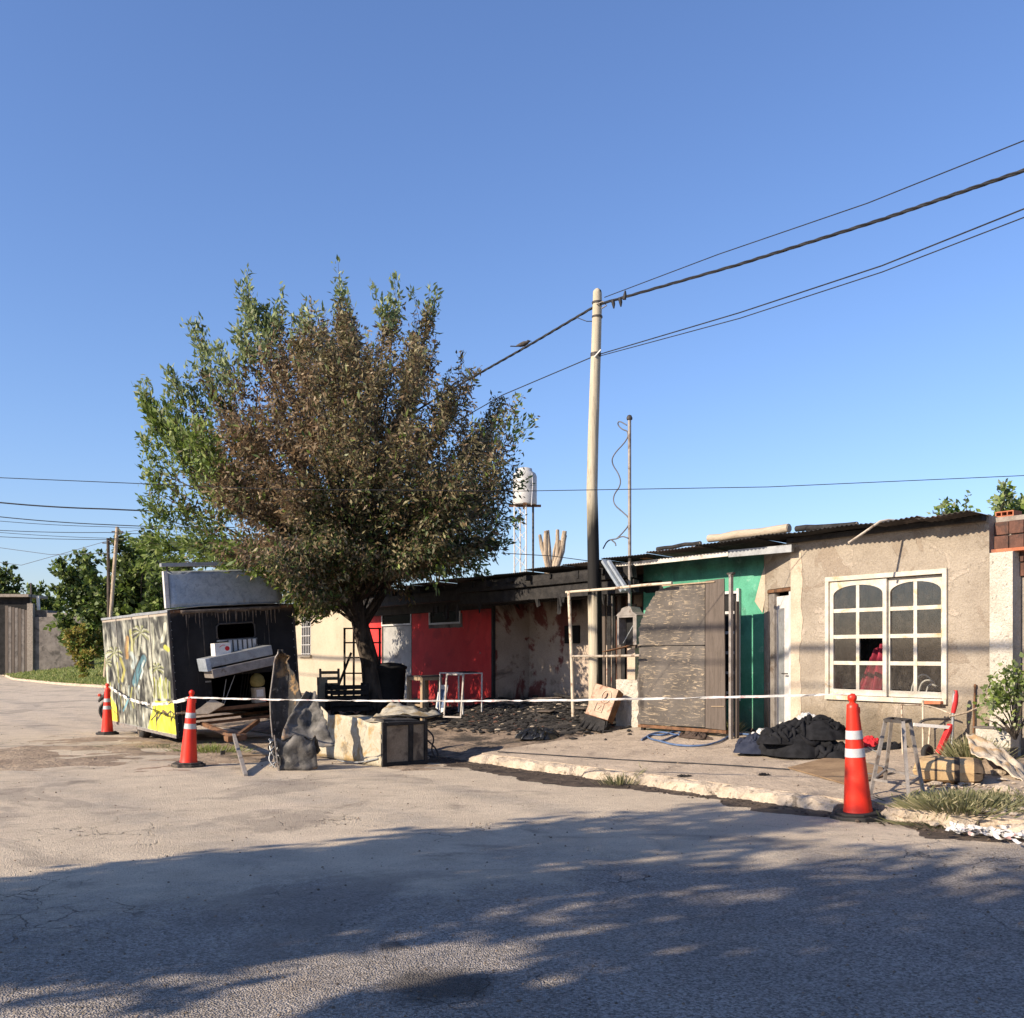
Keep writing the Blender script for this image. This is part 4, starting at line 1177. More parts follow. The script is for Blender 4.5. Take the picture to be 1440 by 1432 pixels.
# hard-pruned stump tree behind the roof
pb = D(777, 790, 34)
pt = thing('pruned_tree', 'hard pruned bare tree with stubby pale limbs behind the roof', 'tree', (pb.x, 34, FZ))
mbp = MB()
def pp_(px, py): return D(px, py, 34) - Vector((pb.x, 34, FZ))
mbp.tube([(0, 0, -.1), pp_(777, 850), pp_(775, 805)], [.3, .26, .24], 9)
mbp.build('trunk', M['bark_pale'], pt)
for pts, r in (([(774, 808), (767, 780), (768, 747)], .13), ([(774, 806), (762, 770), (759, 752)], .09), ([(772, 800), (772, 775), (770, 746)], .10), ([(776, 806), (784, 780), (784, 745)], .10), ([(776, 804), (779, 775), (785, 752)], .05), ([(779, 806), (790, 775), (794, 747)], .13), ([(786, 785), (793, 765), (796, 753)], .06), ([(779, 808), (786, 770), (788, 760)], .09)):
    MB().tube([pp_(*q) for q in pts], [r, r * .85, r * .6], 7).build('limb', M['bark_pale'], pt)

# ---------------------------------------------------------------- trees on the camera's side of the road, behind it, that shade the asphalt
def shade_tree(a, p, h, crown, seed, label, limbs=34):
    q = Vector((-SUN_AZ.x, -SUN_AZ.y, 0)) * a + Vector((-.51, .86, 0)) * p
    crown_tree('shade_tree', label, (q.x, q.y, roadz(q.y)), h, crown, [('leaf_green', .6), ('leaf_dark', .4)], limbs, 12, 19, .20, .32, .18, seed, None, .3, .9)
def sh(da, dp, z, r, rz):
    v = Vector((-SUN_AZ.x, -SUN_AZ.y, 0)) * da + Vector((-.51, .86, 0)) * dp
    return ((v.x, v.y, z), (r, r, rz))
shade_tree(-6.0, 6.6, 6.4, [sh(0, 0, 4.0, 1.5, 1.0), sh(.2, .5, 5.4, 1.2, .6), sh(-.3, -.2, 3.5, 1.4, .8), sh(.3, -1.9, 5.2, .9, .3), sh(.9, .2, 5.9, .8, .25), sh(-.5, -.2, 2.7, 1.1, .4), sh(-.2, -1.5, 3.7, .7, .25)], 41, 'round leafy tree across the road, its shade covering the left of the asphalt', 45)
shade_tree(-5.0, 3.4, 6.3, [sh(.2, .6, 5.5, 1.2, .35), sh(.3, -.6, 5.3, 1.2, .4), sh(0, -1.3, 4.2, .9, .7)], 42, 'leafy tree across the road beside the round one', 24)
shade_tree(-9.5, -1.5, 7.5, [sh(0, 0, 5.0, 2.0, 1.4), sh(0, -1.0, 3.9, 1.8, 1.2)], 43, 'tall leafy tree across the road, farthest along the row', 40)
# ---------------------------------------------------------------- wooden power pole and cables
TPOLE = 3.2
py_ = (TPOLE + K0.dot(NV)) / (ray(836, 0)[0] * NV.x + NV.y)
pbase = D(837, 1020, py_); pbase.z = lotz(*ST(pbase)) - .02
pole = thing('power_pole', 'tall wooden power pole scorched black at roof height', 'pole', pbase)
def pl_(px, py, dy=0.0): return D(px, py, py_ + dy) - pbase
MB().tube([(0, 0, -.3), pl_(836.5, 975), pl_(836, 900), pl_(835, 820), pl_(834, 760), pl_(832.5, 690), pl_(834, 620), pl_(836.5, 540), pl_(838.5, 480), pl_(840, 425), pl_(840, 412)],
          [.118, .116, .113, .110, .106, .101, .097, .093, .088, .084, .080], 14).build('shaft', M['pole'], pole)
MB().lathe([(.080, 0), (.07, .04), (.03, .075)], 12).build('tapered_top', M['pole'], pole).location = pl_(840, 412)
for k, yy in enumerate((426, 446, 498, 500.5)):
    MB().lathe([(.095, -.018), (.098, 0), (.095, .018)], 14).build('steel_band', M['dark_steel'], pole).location = pl_(839.8 if yy < 460 else 837.8, yy)
MB().tube([pl_(839, 428, -.1), pl_(848, 424, -.14), pl_(853, 430, -.16), pl_(846, 434, -.12)], .012, 6).build('hook', M['grey_steel'], pole)
MB().bar(pl_(836, 502, -.1), pl_(845, 492, -.16), .02).build('clamp', M['tape_white'], pole)
# two runs of pipe strapped beside the scorched part
MB().tube([pl_(846, 985, .06), pl_(845, 880, .06), pl_(844, 800, .06)], .022, 7).build('conduit', M['char'], pole)

def cable(name, label, pts, r, mat='wire', n=24, sag=0.0, group=None, twist=False):
    pts = [Vector(p) for p in pts]
    path = []
    for i in range(len(pts) - 1):
        for k in range(n):
            f = k / n; q = pts[i].lerp(pts[i + 1], f); q.z -= sag * 4 * f * (1 - f); path.append(q)
    path.append(pts[-1])
    o = path[0].copy()
    mb = MB()
    if twist:
        for ph in (0, 2.09, 4.19):
            mb.tube([q - o + Vector((math.cos(ph + j * .9), 0, math.sin(ph + j * .9))) * r * .55 for j, q in enumerate(path)], r * .62, 5)
    else:
        mb.tube([q - o for q in path], r, 5)
    ob = mb.build(name, M[mat], None, loc=o)
    return tag(ob, label, 'cable', group)
ptop = D(840, 429, py_)
def along(px, py, back=0.0):
    """pixel -> point above the line of the fronts through the pole"""
    rx, rz = ray(px, py)
    y = (TPOLE + back + K0.dot(NV)) / (rx * NV.x + NV.y)
    return Vector((rx * y, y, CAM_H + rz * y))
R1 = along(1440, 240); far1 = R1 + (R1 - ptop) * .55 + Vector((0, 0, .25))
cable('power_cable', 'thick twisted power cable running from the pole top over the pavement', [ptop, along(1040, 372), along(1240, 309), R1, far1], .024, twist=True, n=20)
R2 = along(1440, 198); far2 = R2 + (R2 - ptop) * .5
cable('power_cable', 'thin single wire leaving the pole top above the twisted cable', [ptop + Vector((.12, -.1, .1)), along(1010, 358), along(1220, 286), R2, far2], .008)
l2 = D(838, 500, py_)
R3 = along(1440, 294); cable('telephone_cable', 'upper thin telephone cable strung from the middle band of the pole', [l2, along(1040, 440), along(1240, 374), R3, R3 + (R3 - l2) * .5], .010)
R4 = along(1440, 306); cable('telephone_cable', 'lower thin telephone cable strung from the middle band of the pole', [l2 + Vector((0, 0, -.03)), along(1040, 448), along(1240, 383), R4, R4 + (R4 - l2) * .5], .008)
Lp = along(655, 536)
lfar = Lp + (Lp - ptop) * 3.2; lfar.z = 5.9
cable('power_cable', 'thick twisted power cable running from the pole into the tree', [ptop, along(740, 488), Lp, lfar], .023, twist=True, n=20)
Lq = along(706, 556); lf2 = Lq + (Lq - l2) * 4; lf2.z = 5.3
cable('telephone_cable', 'thin telephone cable sloping from the pole into the tree', [l2, Lq, lf2], .010)
cable('slack_wire', 'short slack loop of wire left of the pole top', [D(839, 452, py_), D(825, 452, py_), D(812, 447, py_ + .2)], .008, n=6)
cable('drop_wire', 'thin wire crossing the street level with the water tank', [D(-60, 668, 13.6), D(0, 672, 13.6), D(380, 688, 13.7), D(720, 691, 13.9), D(1080, 685, 14), D(1440, 669, 14), D(1560, 664, 14)], .0055, n=10)
cable('roof_wire', 'faint wire low behind the roof under the water tank', [D(705, 778, 30), D(775, 782, 30), D(835, 790, 30)], .012, n=6)
for (ya, yb, Yd, r, lab) in ((707, 716, 30, .022, 'thickest black wire of the bunch over the side street'), (727, 738, 34, .016, 'second wire of the bunch over the side street'), (733, 741, 36, .010, 'thin grey wire just under the second one over the side street'),
                             (746, 749, 36, .012, 'straight level wire in the middle of the side street bunch'), (749, 757, 40, .010, 'sloping thin wire below the level one, side street'), (755, 759, 40, .012, 'lower level wire over the side street')):
    cable('street_wire', lab, [D(-80, ya - 6, Yd), D(0, ya, Yd), D(150, yb, Yd), D(330, yb + 4, Yd)], r, 'wire', 8, .03, 'wires over the side street')
for (pa, pb, pc, lab) in (((-40, 765), (70, 780), (165, 778), 'faint wire dipping towards the grey post'), ((-40, 786), (30, 795), (165, 757), 'slack wire hanging up to the pale leaning post'), ((165, 750), (200, 745), (260, 738), 'wire leaving the pale leaning post to the right')):
    cable('street_wire', lab, [D(*pa, 46), D(*pb, 46), D(*pc, 46)], .012, 'wire_grey', 8, .0, 'wires over the side street')
cable('power_cable', 'twisted power cable along the opposite kerb, passing overhead out of frame', [W(-34, -8.1, 8.0), W(-14, -8.1, 7.6), W(4, -8.1, 7.55), W(24, -8.1, 8.0)], .045, twist=True, n=20)
cable('power_cable', 'single wire along the opposite kerb, overhead and out of frame', [W(-34, -8.1, 7.4), W(-14, -8.1, 7.05), W(4, -8.1, 7.0), W(24, -8.1, 7.4)], .02, n=20)
# clamps hanging on the twisted cable near the pole, and a bird
for k, (px, py) in enumerate(((862, 430), (872, 428), (878, 419))):
    c = along(px, 424 if py < 424 else 424.5)
    th = thing('cable_clamp', ('black tap clamp hanging on the cable closest to the pole', 'second black tap clamp hanging on the cable from the pole', 'black tap clamp standing up on the cable by the pole')[k], 'clamp', along(px, 423.5 - (px - 862) * .25))
    d = -1 if k < 2 else 1
    MB().tube([(0, 0, .02 * -d), (.01, 0, .05 * d), (.015, 0, .13 * d)], [.03, .032, .012], 7).build('body', M['wire'], th)
    MB().box(-.03, .03, -.02, .02, -.025, .025).build('jaw', M['dark_steel'], th)
bp = along(735, 489)
bird = thing('bird', 'small brown bird perched on the thick cable left of the pole', 'bird', bp)
MB().tube([(-.13, 0, .03), (-.05, 0, .05), (.03, 0, .075), (.09, 0, .10), (.115, 0, .125), (.15, 0, .13)], [.012, .04, .052, .036, .032, .012], 9).build('body', M['feather'], bird)
MB().prism([(-.11, .0), (-.24, -.015), (-.25, .02), (-.10, .035)], (1, 0, 0), (0, 1, 0), (0, 0, 1), (0, -.01, .02), .012).build('tail', M['feather'], bird)
MB().tube([(.145, 0, .13), (.185, 0, .124)], [.010, .002], 6).build('beak', M['dark_steel'], bird)
for d in (-.018, .018): MB().tube([(0, d, .04), (.005, d, -.01)], .005, 4).build('leg', M['dark_steel'], bird)

# ---------------------------------------------------------------- plywood fence
TF_ = 3.15
def zpoly(pts, t): return [T(x, y, t) for x, y in pts]
fs0 = T(960, 1022, TF_)
fn = front('plywood_fence', 'scorched plywood hoarding with its upper left corner burnt away', 'fence', fs0[0], TF_, 0)
F_ = FR(fn, fs0[0], TF_)
def panel(name, pts, t, thick, mat, rag=None, parent=None):
    """ragged: list of edge indices that get a charred, chewed outline"""
    out = []
    n = len(pts)
    for i in range(n):
        a, b2 = pts[i], pts[(i + 1) % n]
        out.append(a)
        if rag and i in rag:
            m = 14
            for k in range(1, m):
                f = k / m
                out.append((a[0] + (b2[0] - a[0]) * f + random.uniform(-1.6, 1.6), a[1] + (b2[1] - a[1]) * f + random.uniform(-1.6, 1.6)))
    q = [(s_ - F_.s0, z) for s_, z in zpoly(out, t)]
    # triangulate through bmesh to allow concave outlines
    me = bpy.data.meshes.new(name); bm = bmesh.new()
    f = bm.faces.new([bm.verts.new((x, t - TF_, z)) for x, z in q])
    r = bmesh.ops.extrude_face_region(bm, geom=[f])
    bmesh.ops.translate(bm, vec=(0, thick, 0), verts=[v for v in r['geom'] if isinstance(v, bmesh.types.BMVert)])
    bmesh.ops.triangulate(bm, faces=[f for f in bm.faces if len(f.verts) > 4])
    bmesh.ops.recalc_face_normals(bm, faces=bm.faces)
    bm.to_mesh(me); bm.free()
    me.materials.append(mat)
    o = bpy.data.objects.new(name, me); COL.objects.link(o); o.parent = parent or fn
    return o
panel('plywood_sheet', [(991, 818), (950, 822), (922, 832), (908, 858), (899, 882), (897, 908), (991, 907)], TF_, .015, M['ply'], (1, 2, 3, 4))
panel('plywood_sheet', [(991, 908.5), (940, 908.5), (899, 911), (896.5, 960), (897, 1018), (991, 1023)], TF_ - .004, .015, M['ply'], (2, 3))
panel('plywood_strip', [(1018, 813.5), (992, 817), (992, 1024), (1020, 1027)], TF_ - .008, .018, M['ply_grey'])
panel('charred_backing', [(988, 822), (950, 828), (926, 838), (912, 862), (904, 890), (902, 930), (902, 1015), (988, 1020)], TF_ + .02, .012, M['char'], (1, 2, 3))
a, b2 = T(897, 1019, TF_), T(1021, 1028, TF_)
F_.bar('bottom_rail', M['rust'], (a[0], TF_ + .03, a[1] - .02), (b2[0], TF_ + .03, b2[1] - .02), .06, .05)
for px, y0, y1 in ((905, 870, 1020), (992, 825, 1025)):
    p, q = T(px, y1, TF_ + .06), T(px, y0, TF_ + .06)
    F_.bar('post', M['char'], (p[0], TF_ + .06, .1), (p[0], TF_ + .06, q[1]), .07, .06)
a, b2 = T(931, 824, TF_ - .02), T(1005, 818, TF_ - .02)
F_.bar('nailed_batten', M['timber'], (a[0], TF_ - .02, a[1]), (b2[0], TF_ - .02, b2[1]), .012, .02)
# stray lime marks: two thin battens low on the sheet
a, b2 = T(1000, 993.5, TF_ - .02), T(1018, 993.5, TF_ - .02)
F_.bar('nailed_batten', M['timber'], (a[0], TF_ - .02, a[1]), (b2[0], TF_ - .02, b2[1]), .006, .012)
for k, (px, w_, y0, y1, t) in enumerate(((1028, .045, 808, 1026, TF_ - .05), (1036, .05, 846, 1029, TF_ + .05))):
    p, q = T(px, y1, t), T(px, y0, t)
    th = front('steel_post', ('taller grey steel post at the right end of the plywood', 'shorter dark timber post beside the tall grey steel post')[k], 'post', p[0], t, 0)
    MB().box(-w_ / 2, w_ / 2, -.03, .03, .05, q[1]).build('shaft', M['grey_steel'] if k == 0 else M['ply_grey'], th, bevel=.004)
    if k == 0: MB().box(-.055, .055, -.03, .03, q[1] + .001, q[1] + .03, jit=.008).build('cap', M['dark_steel'], th)

# ---------------------------------------------------------------- flaking pipe frame of the gate
TG = 3.0
gf = front('gate_frame', 'flaking cream steel pipe gate frame beside the power pole', 'gate', T(804, 1005, TG)[0], TG, 0)
Gf = FR(gf, T(804, 1005, TG)[0], TG)
def gtube(name, pts, r): 
    Gf.tube(name, M['pipe_cream'], [(T(x, y, TG)[0], TG, T(x, y, TG)[1]) for x, y in pts], r, 8)
gtube('post', [(806, 1008), (804, 930), (800, 832)], .032)
gtube('top_rail', [(796, 833), (860, 828), (905, 823), (945, 820)], .024)
gtube('middle_rail', [(804, 923), (850, 923), (900, 922)], .022)
MB().tube([Gf.L(T(861, 838, TG + .5)[0], TG + .5, T(861, 838, TG + .5)[1]), Gf.L(T(862, 912, TG + .5)[0], TG + .5, T(862, 912, TG + .5)[1])], .022, 7).build('inner_post', M['dark_steel'], gf)

# ---------------------------------------------------------------- electricity meter pillar with its mast
TM = 3.45
m0, m1 = T(866, 0, TM)[0], T(899, 0, TM)[0]
mp = front('meter_pillar', 'white meter pillar with open burnt meter cabinet and tall steel mast', 'pillar', (m0 + m1) / 2, TM, 0)
Mf = FR(mp, (m0 + m1) / 2, TM)
zt = T(880, 956, TM)[1]
def rough_face(fr, name, mat, a0, a1, t0, t1, z0, z1):
    mb = MB(); mb.box(a0 - fr.s0, a1 - fr.s0, t0 + .02 - fr.t0, t1 - fr.t0, z0, z1)
    mb.grid(lambda u, v: fr.L(a0 + (a1 - a0) * u, t0 + .018 * nz((u * 3 + a0, v * 4, z0), 2.5), z0 + (z1 - z0) * v + (.02 * nz((u * 6, 1, a0), 1) if v == 1 else 0)), 16, 20, 0, False)
    return mb.build(name, mat, fr.th)
rough_face(Mf, 'base_block', M['roughcast'], m0, m1, TM, TM + .35, -.05, zt)
k0, k1 = T(882, 0, TM + .05)[0], T(893, 0, TM + .05)[0]
Mf.box('column', M['stucco_pale'], k0, k1, TM + .05, TM + .18, zt + .002, T(885, 912, TM)[1])
cb0, cb1 = T(868, 0, TM - .05)[0], T(895, 0, TM - .05)[0]
cz0, cz1 = T(880, 907, TM - .05)[1], T(880, 866, TM - .05)[1]
ctm = (cb0 + cb1) / 2; cw = (cb1 - cb0) / 2
cab = Mf.boxes('cabinet', M['grey_steel'], [(cb0, cb0 + .045, TM - .05, TM + .16, cz0, cz1), (cb1 - .09, cb1, TM - .05, TM + .16, cz0, cz1), (cb0 + .045, cb1 - .09, TM - .05, TM + .16, cz1 - .03, cz1), ])
Mf.box('dark_back', M['soot'], cb0 + .045, cb1 - .09, TM + .12, TM + .14, cz0, cz1 - .03, cab)  # black back: the dark of the cabinet's inside is put into its colour
arch = [(-cw - .03, 0), (-cw + .03, .05), (-cw * .65, .075), (-cw * .5, .13), (0, .16), (cw * .4, .15), (cw * .62, .06), (cw + .03, .0)]
MB().prism(arch, (1, 0, 0), (0, 0, 1), (0, 1, 0), (ctm - Mf.s0, -.055, cz1 + .002), .22).build('hood', M['grey_steel'], cab)
MB().bar(Mf.L(cb0 + .08, TM + .02, cz0 + .03), Mf.L(cb1 - .12, TM + .04, cz1 - .1), .012).build('loose_wire', M['zinc'], cab)
MB().bar(Mf.L(cb0 - .16, TM - .20, cz0 - .12), Mf.L(cb1 - .1, TM - .06, cz0 - .01), .16, .012).build('hanging_door', M['rust'], cab)
mz1 = T(884, 590, TM + .08)[1]; ms = T(885.5, 700, TM + .08)[0]
Mf.tube('mast', M['grey_steel'], [(ms, TM + .08, cz1 + .1), (ms, TM + .08, 2.6), (ms - .005, TM + .08, mz1)], .030)
MB().lathe([(.05, 0), (.055, .03), (.035, .075), (.0, .09)], 12).build('mast_cap', M['dark_steel'], mp).location = Mf.L(ms - .005, TM + .08, mz1 - .01)
wpts = [(881, 598), (872, 592), (868, 597), (873, 604), (881, 606), (880, 618), (865, 640), (862, 652), (869, 668), (871, 682), (864, 697), (866, 710), (876, 720), (883, 728), (882, 738), (874, 750), (868, 758)]
def smooth(pts, k=3):
    for _ in range(k):
        q = [pts[0]]
        for i in range(len(pts) - 1):
            a, b3 = Vector(pts[i]), Vector(pts[i + 1]); q += [a.lerp(b3, .25), a.lerp(b3, .75)]
        pts = q + [pts[-1]]
    return pts
def mastwire(name, px):
    w3 = [Mf.L(T(x, y, TM + .05)[0], TM + .05 - .05 * math.sin(y * .1), T(x, y, TM + .05)[1]) for x, y in px]
    MB().tube(smooth(w3, 2), .012, 6).build(name, M['wire_grey'], mp)
mastwire('loose_cable', wpts); mastwire('cable_end', [(868, 758), (856, 760), (851, 772)]); mastwire('cable_end', [(868, 758), (875, 754), (884, 757)]); mastwire('cable_end', [(862, 760), (868, 764), (869, 768)])

# ---------------------------------------------------------------- rusty box leaning in front of the pole
p = PV(833, 1024)
bx = thing('rusty_metal_box', 'rusty metal box with a faint oval emblem leaning against the power pole', 'box', p, 0, rot=(math.radians(-18), math.radians(14), RZ + .45))
w_, h_ = .46, .58
MB().box(-w_ / 2, w_ / 2, 0, .26, .20, .20 + h_).build('case', M['rust'], bx, bevel=.008)
fp = surf('rust_stained_front', (.40, .27, .19), (.52, .38, .27), 6, .8, .3, 60, .004, layers=[((.20, .09, .05), 5, .5, .66, .8), ((.60, .50, .38), 9, .62, .7, .6)])
MB().box(-w_ / 2 + .01, w_ / 2 - .01, -.008, -.001, .21, .19 + h_).build('front_plate', fp, bx)
ring = MB(); pts = [(.05 + .085 * math.cos(k * math.pi / 12), -.012, .60 + .11 * math.sin(k * math.pi / 12)) for k in range(25)]
ring.tube(pts, .011, 5, cap=False).build('oval_emblem', M['stucco_pale'], bx)
MB().tube([(.03, -.012, .55), (.06, -.012, .60), (.05, -.012, .66)], .012, 5).build('emblem_stroke', M['char'], bx)
MB().tube([(-.08, -.012, .46), (-.08, -.012, .30), (.06, -.012, .30), (.06, -.012, .46), (-.08, -.012, .46)], .010, 5).build('stencil_frame', M['stucco_pale'], bx)
MB().tube([(-.04, -.012, .42), (.02, -.012, .42), (-.03, -.012, .34), (.03, -.012, .34)], .009, 5).build('stencil_stroke', M['stucco_pale'], bx)
for k in range(5):
    x = -.2 + k * .1
    MB().tube([(x, .04 + .15 * (k % 2), .21), (x + .02, .03, .10), (x - .03, .0, -.03)], .016, 5).build('burnt_stub', M['char'], bx)
MB().box(-.21, .21, .02, .22, -.03, .198, jit=.03).build('burnt_base', M['char'], bx)
# ---------------------------------------------------------------- burnt food trailer
random.seed(9)
TP = Vector((-6.29, 18.75, 0)); TP.z = roadz(TP.y)
TANG = math.atan2(.5696, .822); TRY = -.072
TWD, TLEN, TZ0, TZ1 = 2.48, 5.35, .17, 2.56
tv = thing('food_trailer', 'burnt black food trailer with palm tree mural and raised metal hatch', 'trailer', TP, rot=(0, TRY, TANG))
cA, sA_ = math.cos(TANG), math.sin(TANG)
def wl(p):
    """world point -> trailer coordinates"""
    d = Vector(p) - TP
    x = d.x * cA + d.y * sA_; y = -d.x * sA_ + d.y * cA; z = d.z
    return Vector((x * math.cos(TRY) - z * math.sin(TRY), y, x * math.sin(TRY) + z * math.cos(TRY)))
def TFp(px, py, off=0.0):
    """pixel -> trailer coordinates on its front plane moved out by off"""
    rx, rz = ray(px, py)
    # plane: local y = -off (lean ignored)
    ox, oy = TP.x + off * sA_, TP.y - off * cA
    k = (ox * -sA_ + oy * cA) / (rx * -sA_ + cA)
    return wl((rx * k, k, CAM_H + rz * k))
def fx(px, py, off=0.0): q = TFp(px, py, off); return q.x, q.z
# mural side, painted vertex by vertex
NUm, NVm = 170, 150
zF, zN = 23.5, 18.75
def cropuv(cx, cy):
    f = min(max((cx - 70 - (cy - 150) * .07) / 600.0, 0), 1)
    u_ = f * zF / (zN + f * (zF - zN))
    top = 250 - (cx - 60) * .26; bot = 1190 + (cx - 110) * .245
    return u_, (bot - cy) / (bot - top)
U, V = np.meshgrid(np.linspace(0, 1, NUm + 1), np.linspace(0, 1, NVm + 1))
xs_, zs_ = U * 2.2, V * 2.4
colr = np.zeros((NVm + 1, NUm + 1, 3))
def fnoise(a, b2, sx, sy, o=3):
    out = np.zeros_like(a)
    for i in range(a.shape[0]):
        for j in range(a.shape[1]):
            out[i, j] = noise.fractal(Vector((a[i, j] * sx, b2[i, j] * sy, 3.3)), 1.0, 2.0, o)
    return out
n1 = fnoise(xs_, zs_, 7.0, 1.6); n2 = fnoise(xs_ + 9, zs_, 16.0, 5.0)
g = np.clip(.20 + .36 * n1 + .22 * n2, .02, .55)
colr[:] = g[..., None] * np.array([1.0, .97, .90])
def paint(mask, c, a=1.0):
    m = np.clip(mask, 0, 1)[..., None] * a
    colr[:] = colr * (1 - m) + np.array(c) * m
def stroke(pts, w, c, a=1.0, soft=.35):
    P = [cropuv(*q) for q in pts]; d = np.full(U.shape, 9.0)
    for (a0, b0), (a1, b1) in zip(P[:-1], P[1:]):
        ax, ay, bx_, by = a0 * 2.2, b0 * 2.4, a1 * 2.2, b1 * 2.4
        dx, dy = bx_ - ax, by - ay; L2 = dx * dx + dy * dy + 1e-9
        t_ = np.clip(((xs_ - ax) * dx + (zs_ - ay) * dy) / L2, 0, 1)
        d = np.minimum(d, np.hypot(xs_ - ax - t_ * dx, zs_ - ay - t_ * dy))
    w = w * .0024
    paint((w * (1 + soft) - d) / (w * soft + 1e-6), c, a)
def poly_mask(pts):
    P = [(a0 * 2.2, b0 * 2.4) for a0, b0 in (cropuv(*q) for q in pts)]
    m = np.zeros(U.shape, bool); n = len(P)
    for i in range(n):
        (x1, y1), (x2, y2) = P[i], P[(i + 1) % n]
        c = ((y1 > zs_) != (y2 > zs_)) & (xs_ < (x2 - x1) * (zs_ - y1) / (y2 - y1 + 1e-12) + x1)
        m ^= c
    return m.astype(float)
YEL, BLK, PAL, GRN, BLU, ORG = (.70, .62, .03), (.015, .014, .013), (.50, .49, .42), (.26, .27, .10), (.07, .19, .27), (.40, .21, .06)
stroke([(225, 270), (235, 420), (290, 600), (320, 760), (345, 900)], 34, (.07, .07, .075), .95)
stroke([(170, 290), (200, 370)], 26, (.10, .10, .11), .9)
stroke([(340, 980), (380, 1090), (420, 1200)], 34, (.10, .10, .10), .85)
stroke([(620, 520), (660, 700)], 26, (.05, .05, .05), .9)
def palm(cx, cy, r, trunk):
    stroke([(cx, cy)] + trunk, 13, PAL, .9); stroke([(cx + 13, cy + 20)] + [(a0 + 14, b0) for a0, b0 in trunk], 6, BLK, .9); stroke([(cx - 13, cy + 20)] + [(a0 - 14, b0) for a0, b0 in trunk], 4, BLK, .8)
    for k in range(17):
        an = math.pi * (k / 16 * 1.5 - .25)
        e = (cx + r * math.cos(an), cy - r * .95 * math.sin(an) + r * .25)
        m_ = (cx + r * .55 * math.cos(an), cy - r * .75 * math.sin(an))
        stroke([(cx, cy), m_, e], 6, (BLK, GRN, PAL)[k % 3], .95)
stroke([(330, 330), (350, 430), (345, 520)], 18, (.55, .52, .10), .7)
palm(420, 330, 85, [(410, 430), (400, 540)])
palm(185, 545, 72, [(190, 640), (215, 760), (250, 800)])
palm(565, 660, 62, [(580, 760), (600, 880)])
palm(115, 640, 45, [(120, 760), (130, 860)])
stroke([(545, 210), (575, 300), (590, 360)], 14, BLK, .9); stroke([(525, 240), (540, 400), (520, 600), (510, 800), (530, 930)], 10, PAL, .8); stroke([(480, 430), (490, 700), (540, 920)], 8, BLK, .8)
stroke([(640, 230), (630, 330), (610, 420)], 15, (.70, .69, .62), .8); stroke([(610, 440), (640, 430)], 20, BLK, .9); stroke([(640, 450), (668, 470)], 17, (.62, .58, .06), .95)
stroke([(300, 400), (292, 490), (298, 570)], 22, ORG, .95); stroke([(290, 400), (282, 490), (288, 575)], 5, BLK, .8); stroke([(310, 430), (306, 520)], 6, (.62, .45, .12), .9)
stroke([(340, 540), (370, 600), (350, 660)], 20, (.45, .52, .58), .85)
stroke([(448, 575), (410, 660), (380, 740), (362, 830)], 40, BLK, .95); stroke([(448, 580), (412, 662), (384, 742), (366, 815)], 30, BLU, .95)
stroke([(452, 600), (430, 660), (440, 700), (415, 770)], 9, (.60, .66, .70), .95); stroke([(420, 640), (395, 720)], 6, (.02, .06, .10), .9)
stroke([(240, 600), (275, 700), (255, 800)], 16, (.48, .42, .09), .8); stroke([(210, 640), (225, 820)], 10, (.40, .38, .10), .7)
for k in range(9):
    x = 545 + 17 * k
    stroke([(x, 760 + 15 * (k % 3)), (x + random.uniform(-8, 8), 850), (x + 4, 950)], 8, ((.50, .50, .10), PAL, (.30, .32, .08))[k % 3], .85)
for k in range(10):
    x = 150 + 24 * k
    stroke([(x, 830 + 18 * (k % 3)), (x + random.uniform(-14, 14), 960), (x + 14, 1060 + 20 * (k % 2))], 6, ((.46, .46, .12), PAL, BLK, (.35, .42, .46))[k % 4], .8)
stroke([(315, 960), (290, 1040), (268, 1090)], 8, (.14, .34, .48), .95); stroke([(400, 850), (380, 900), (395, 960)], 12, (.62, .66, .68), .9)
paint(poly_mask([(108, 930), (160, 960), (200, 1040), (222, 1110), (232, 1215), (120, 1190)]), (.95, .82, .05), .97)
stroke([(120, 1010), (160, 1050), (190, 1110), (180, 1090), (212, 1130)], 5, (.30, .17, .04), .95)
paint(poly_mask([(552, 985), (640, 985), (760, 985), (780, 1380), (480, 1290), (510, 1150)]), (.95, .82, .05), .98)
stroke([(520, 1175), (555, 1130), (580, 1095), (568, 1185), (600, 1120), (625, 1085), (655, 1125), (690, 1080), (720, 1110)], 6, BLK, .97)
stroke([(690, 1080), (695, 1180), (718, 1110)], 5, BLK, .97); stroke([(625, 1085), (650, 1100), (660, 1120)], 11, (.10, .05, .03), .95)
colr *= np.clip(.84 + .40 * n2 + .30 * n1, .35, 1.2)[..., None]
colr *= np.array([.92, .94, .80])
soot_ = np.clip((V - .62) * 1.6 + .9 * n1, 0, .75) * (U < .98)
colr[:] = colr * (1 - soot_[..., None] * .5) + soot_[..., None] * .5 * np.array([.05, .05, .05])
colr[:] = colr * .85 + .15 * np.clip(.17 + .25 * n2, .03, .5)[..., None] * np.array([1, .98, .85])
paint((V > .965).astype(float) * .8, (.40, .34, .27)); paint((U > .985).astype(float), (.03, .03, .03)); paint((V < .02).astype(float), (.30, .30, .29))
stroke([(378, 960), (382, 1080), (378, 1215)], 5, BLK, .95)
mb = MB()
mb.grid(lambda u_, v_: (-.004 + .012 * nz((u_ * 4, v_ * 2, 5), 1.2), TLEN * (1 - u_), TZ0 + (TZ1 - TZ0) * v_), NUm, NVm)
side = mb.build('mural_side', M['mural'], tv)
ca = side.data.color_attributes.new('paint', 'FLOAT_COLOR', 'POINT')
buf = np.ones(((NUm + 1) * (NVm + 1), 4), np.float32); buf[:, :3] = colr.reshape(-1, 3)
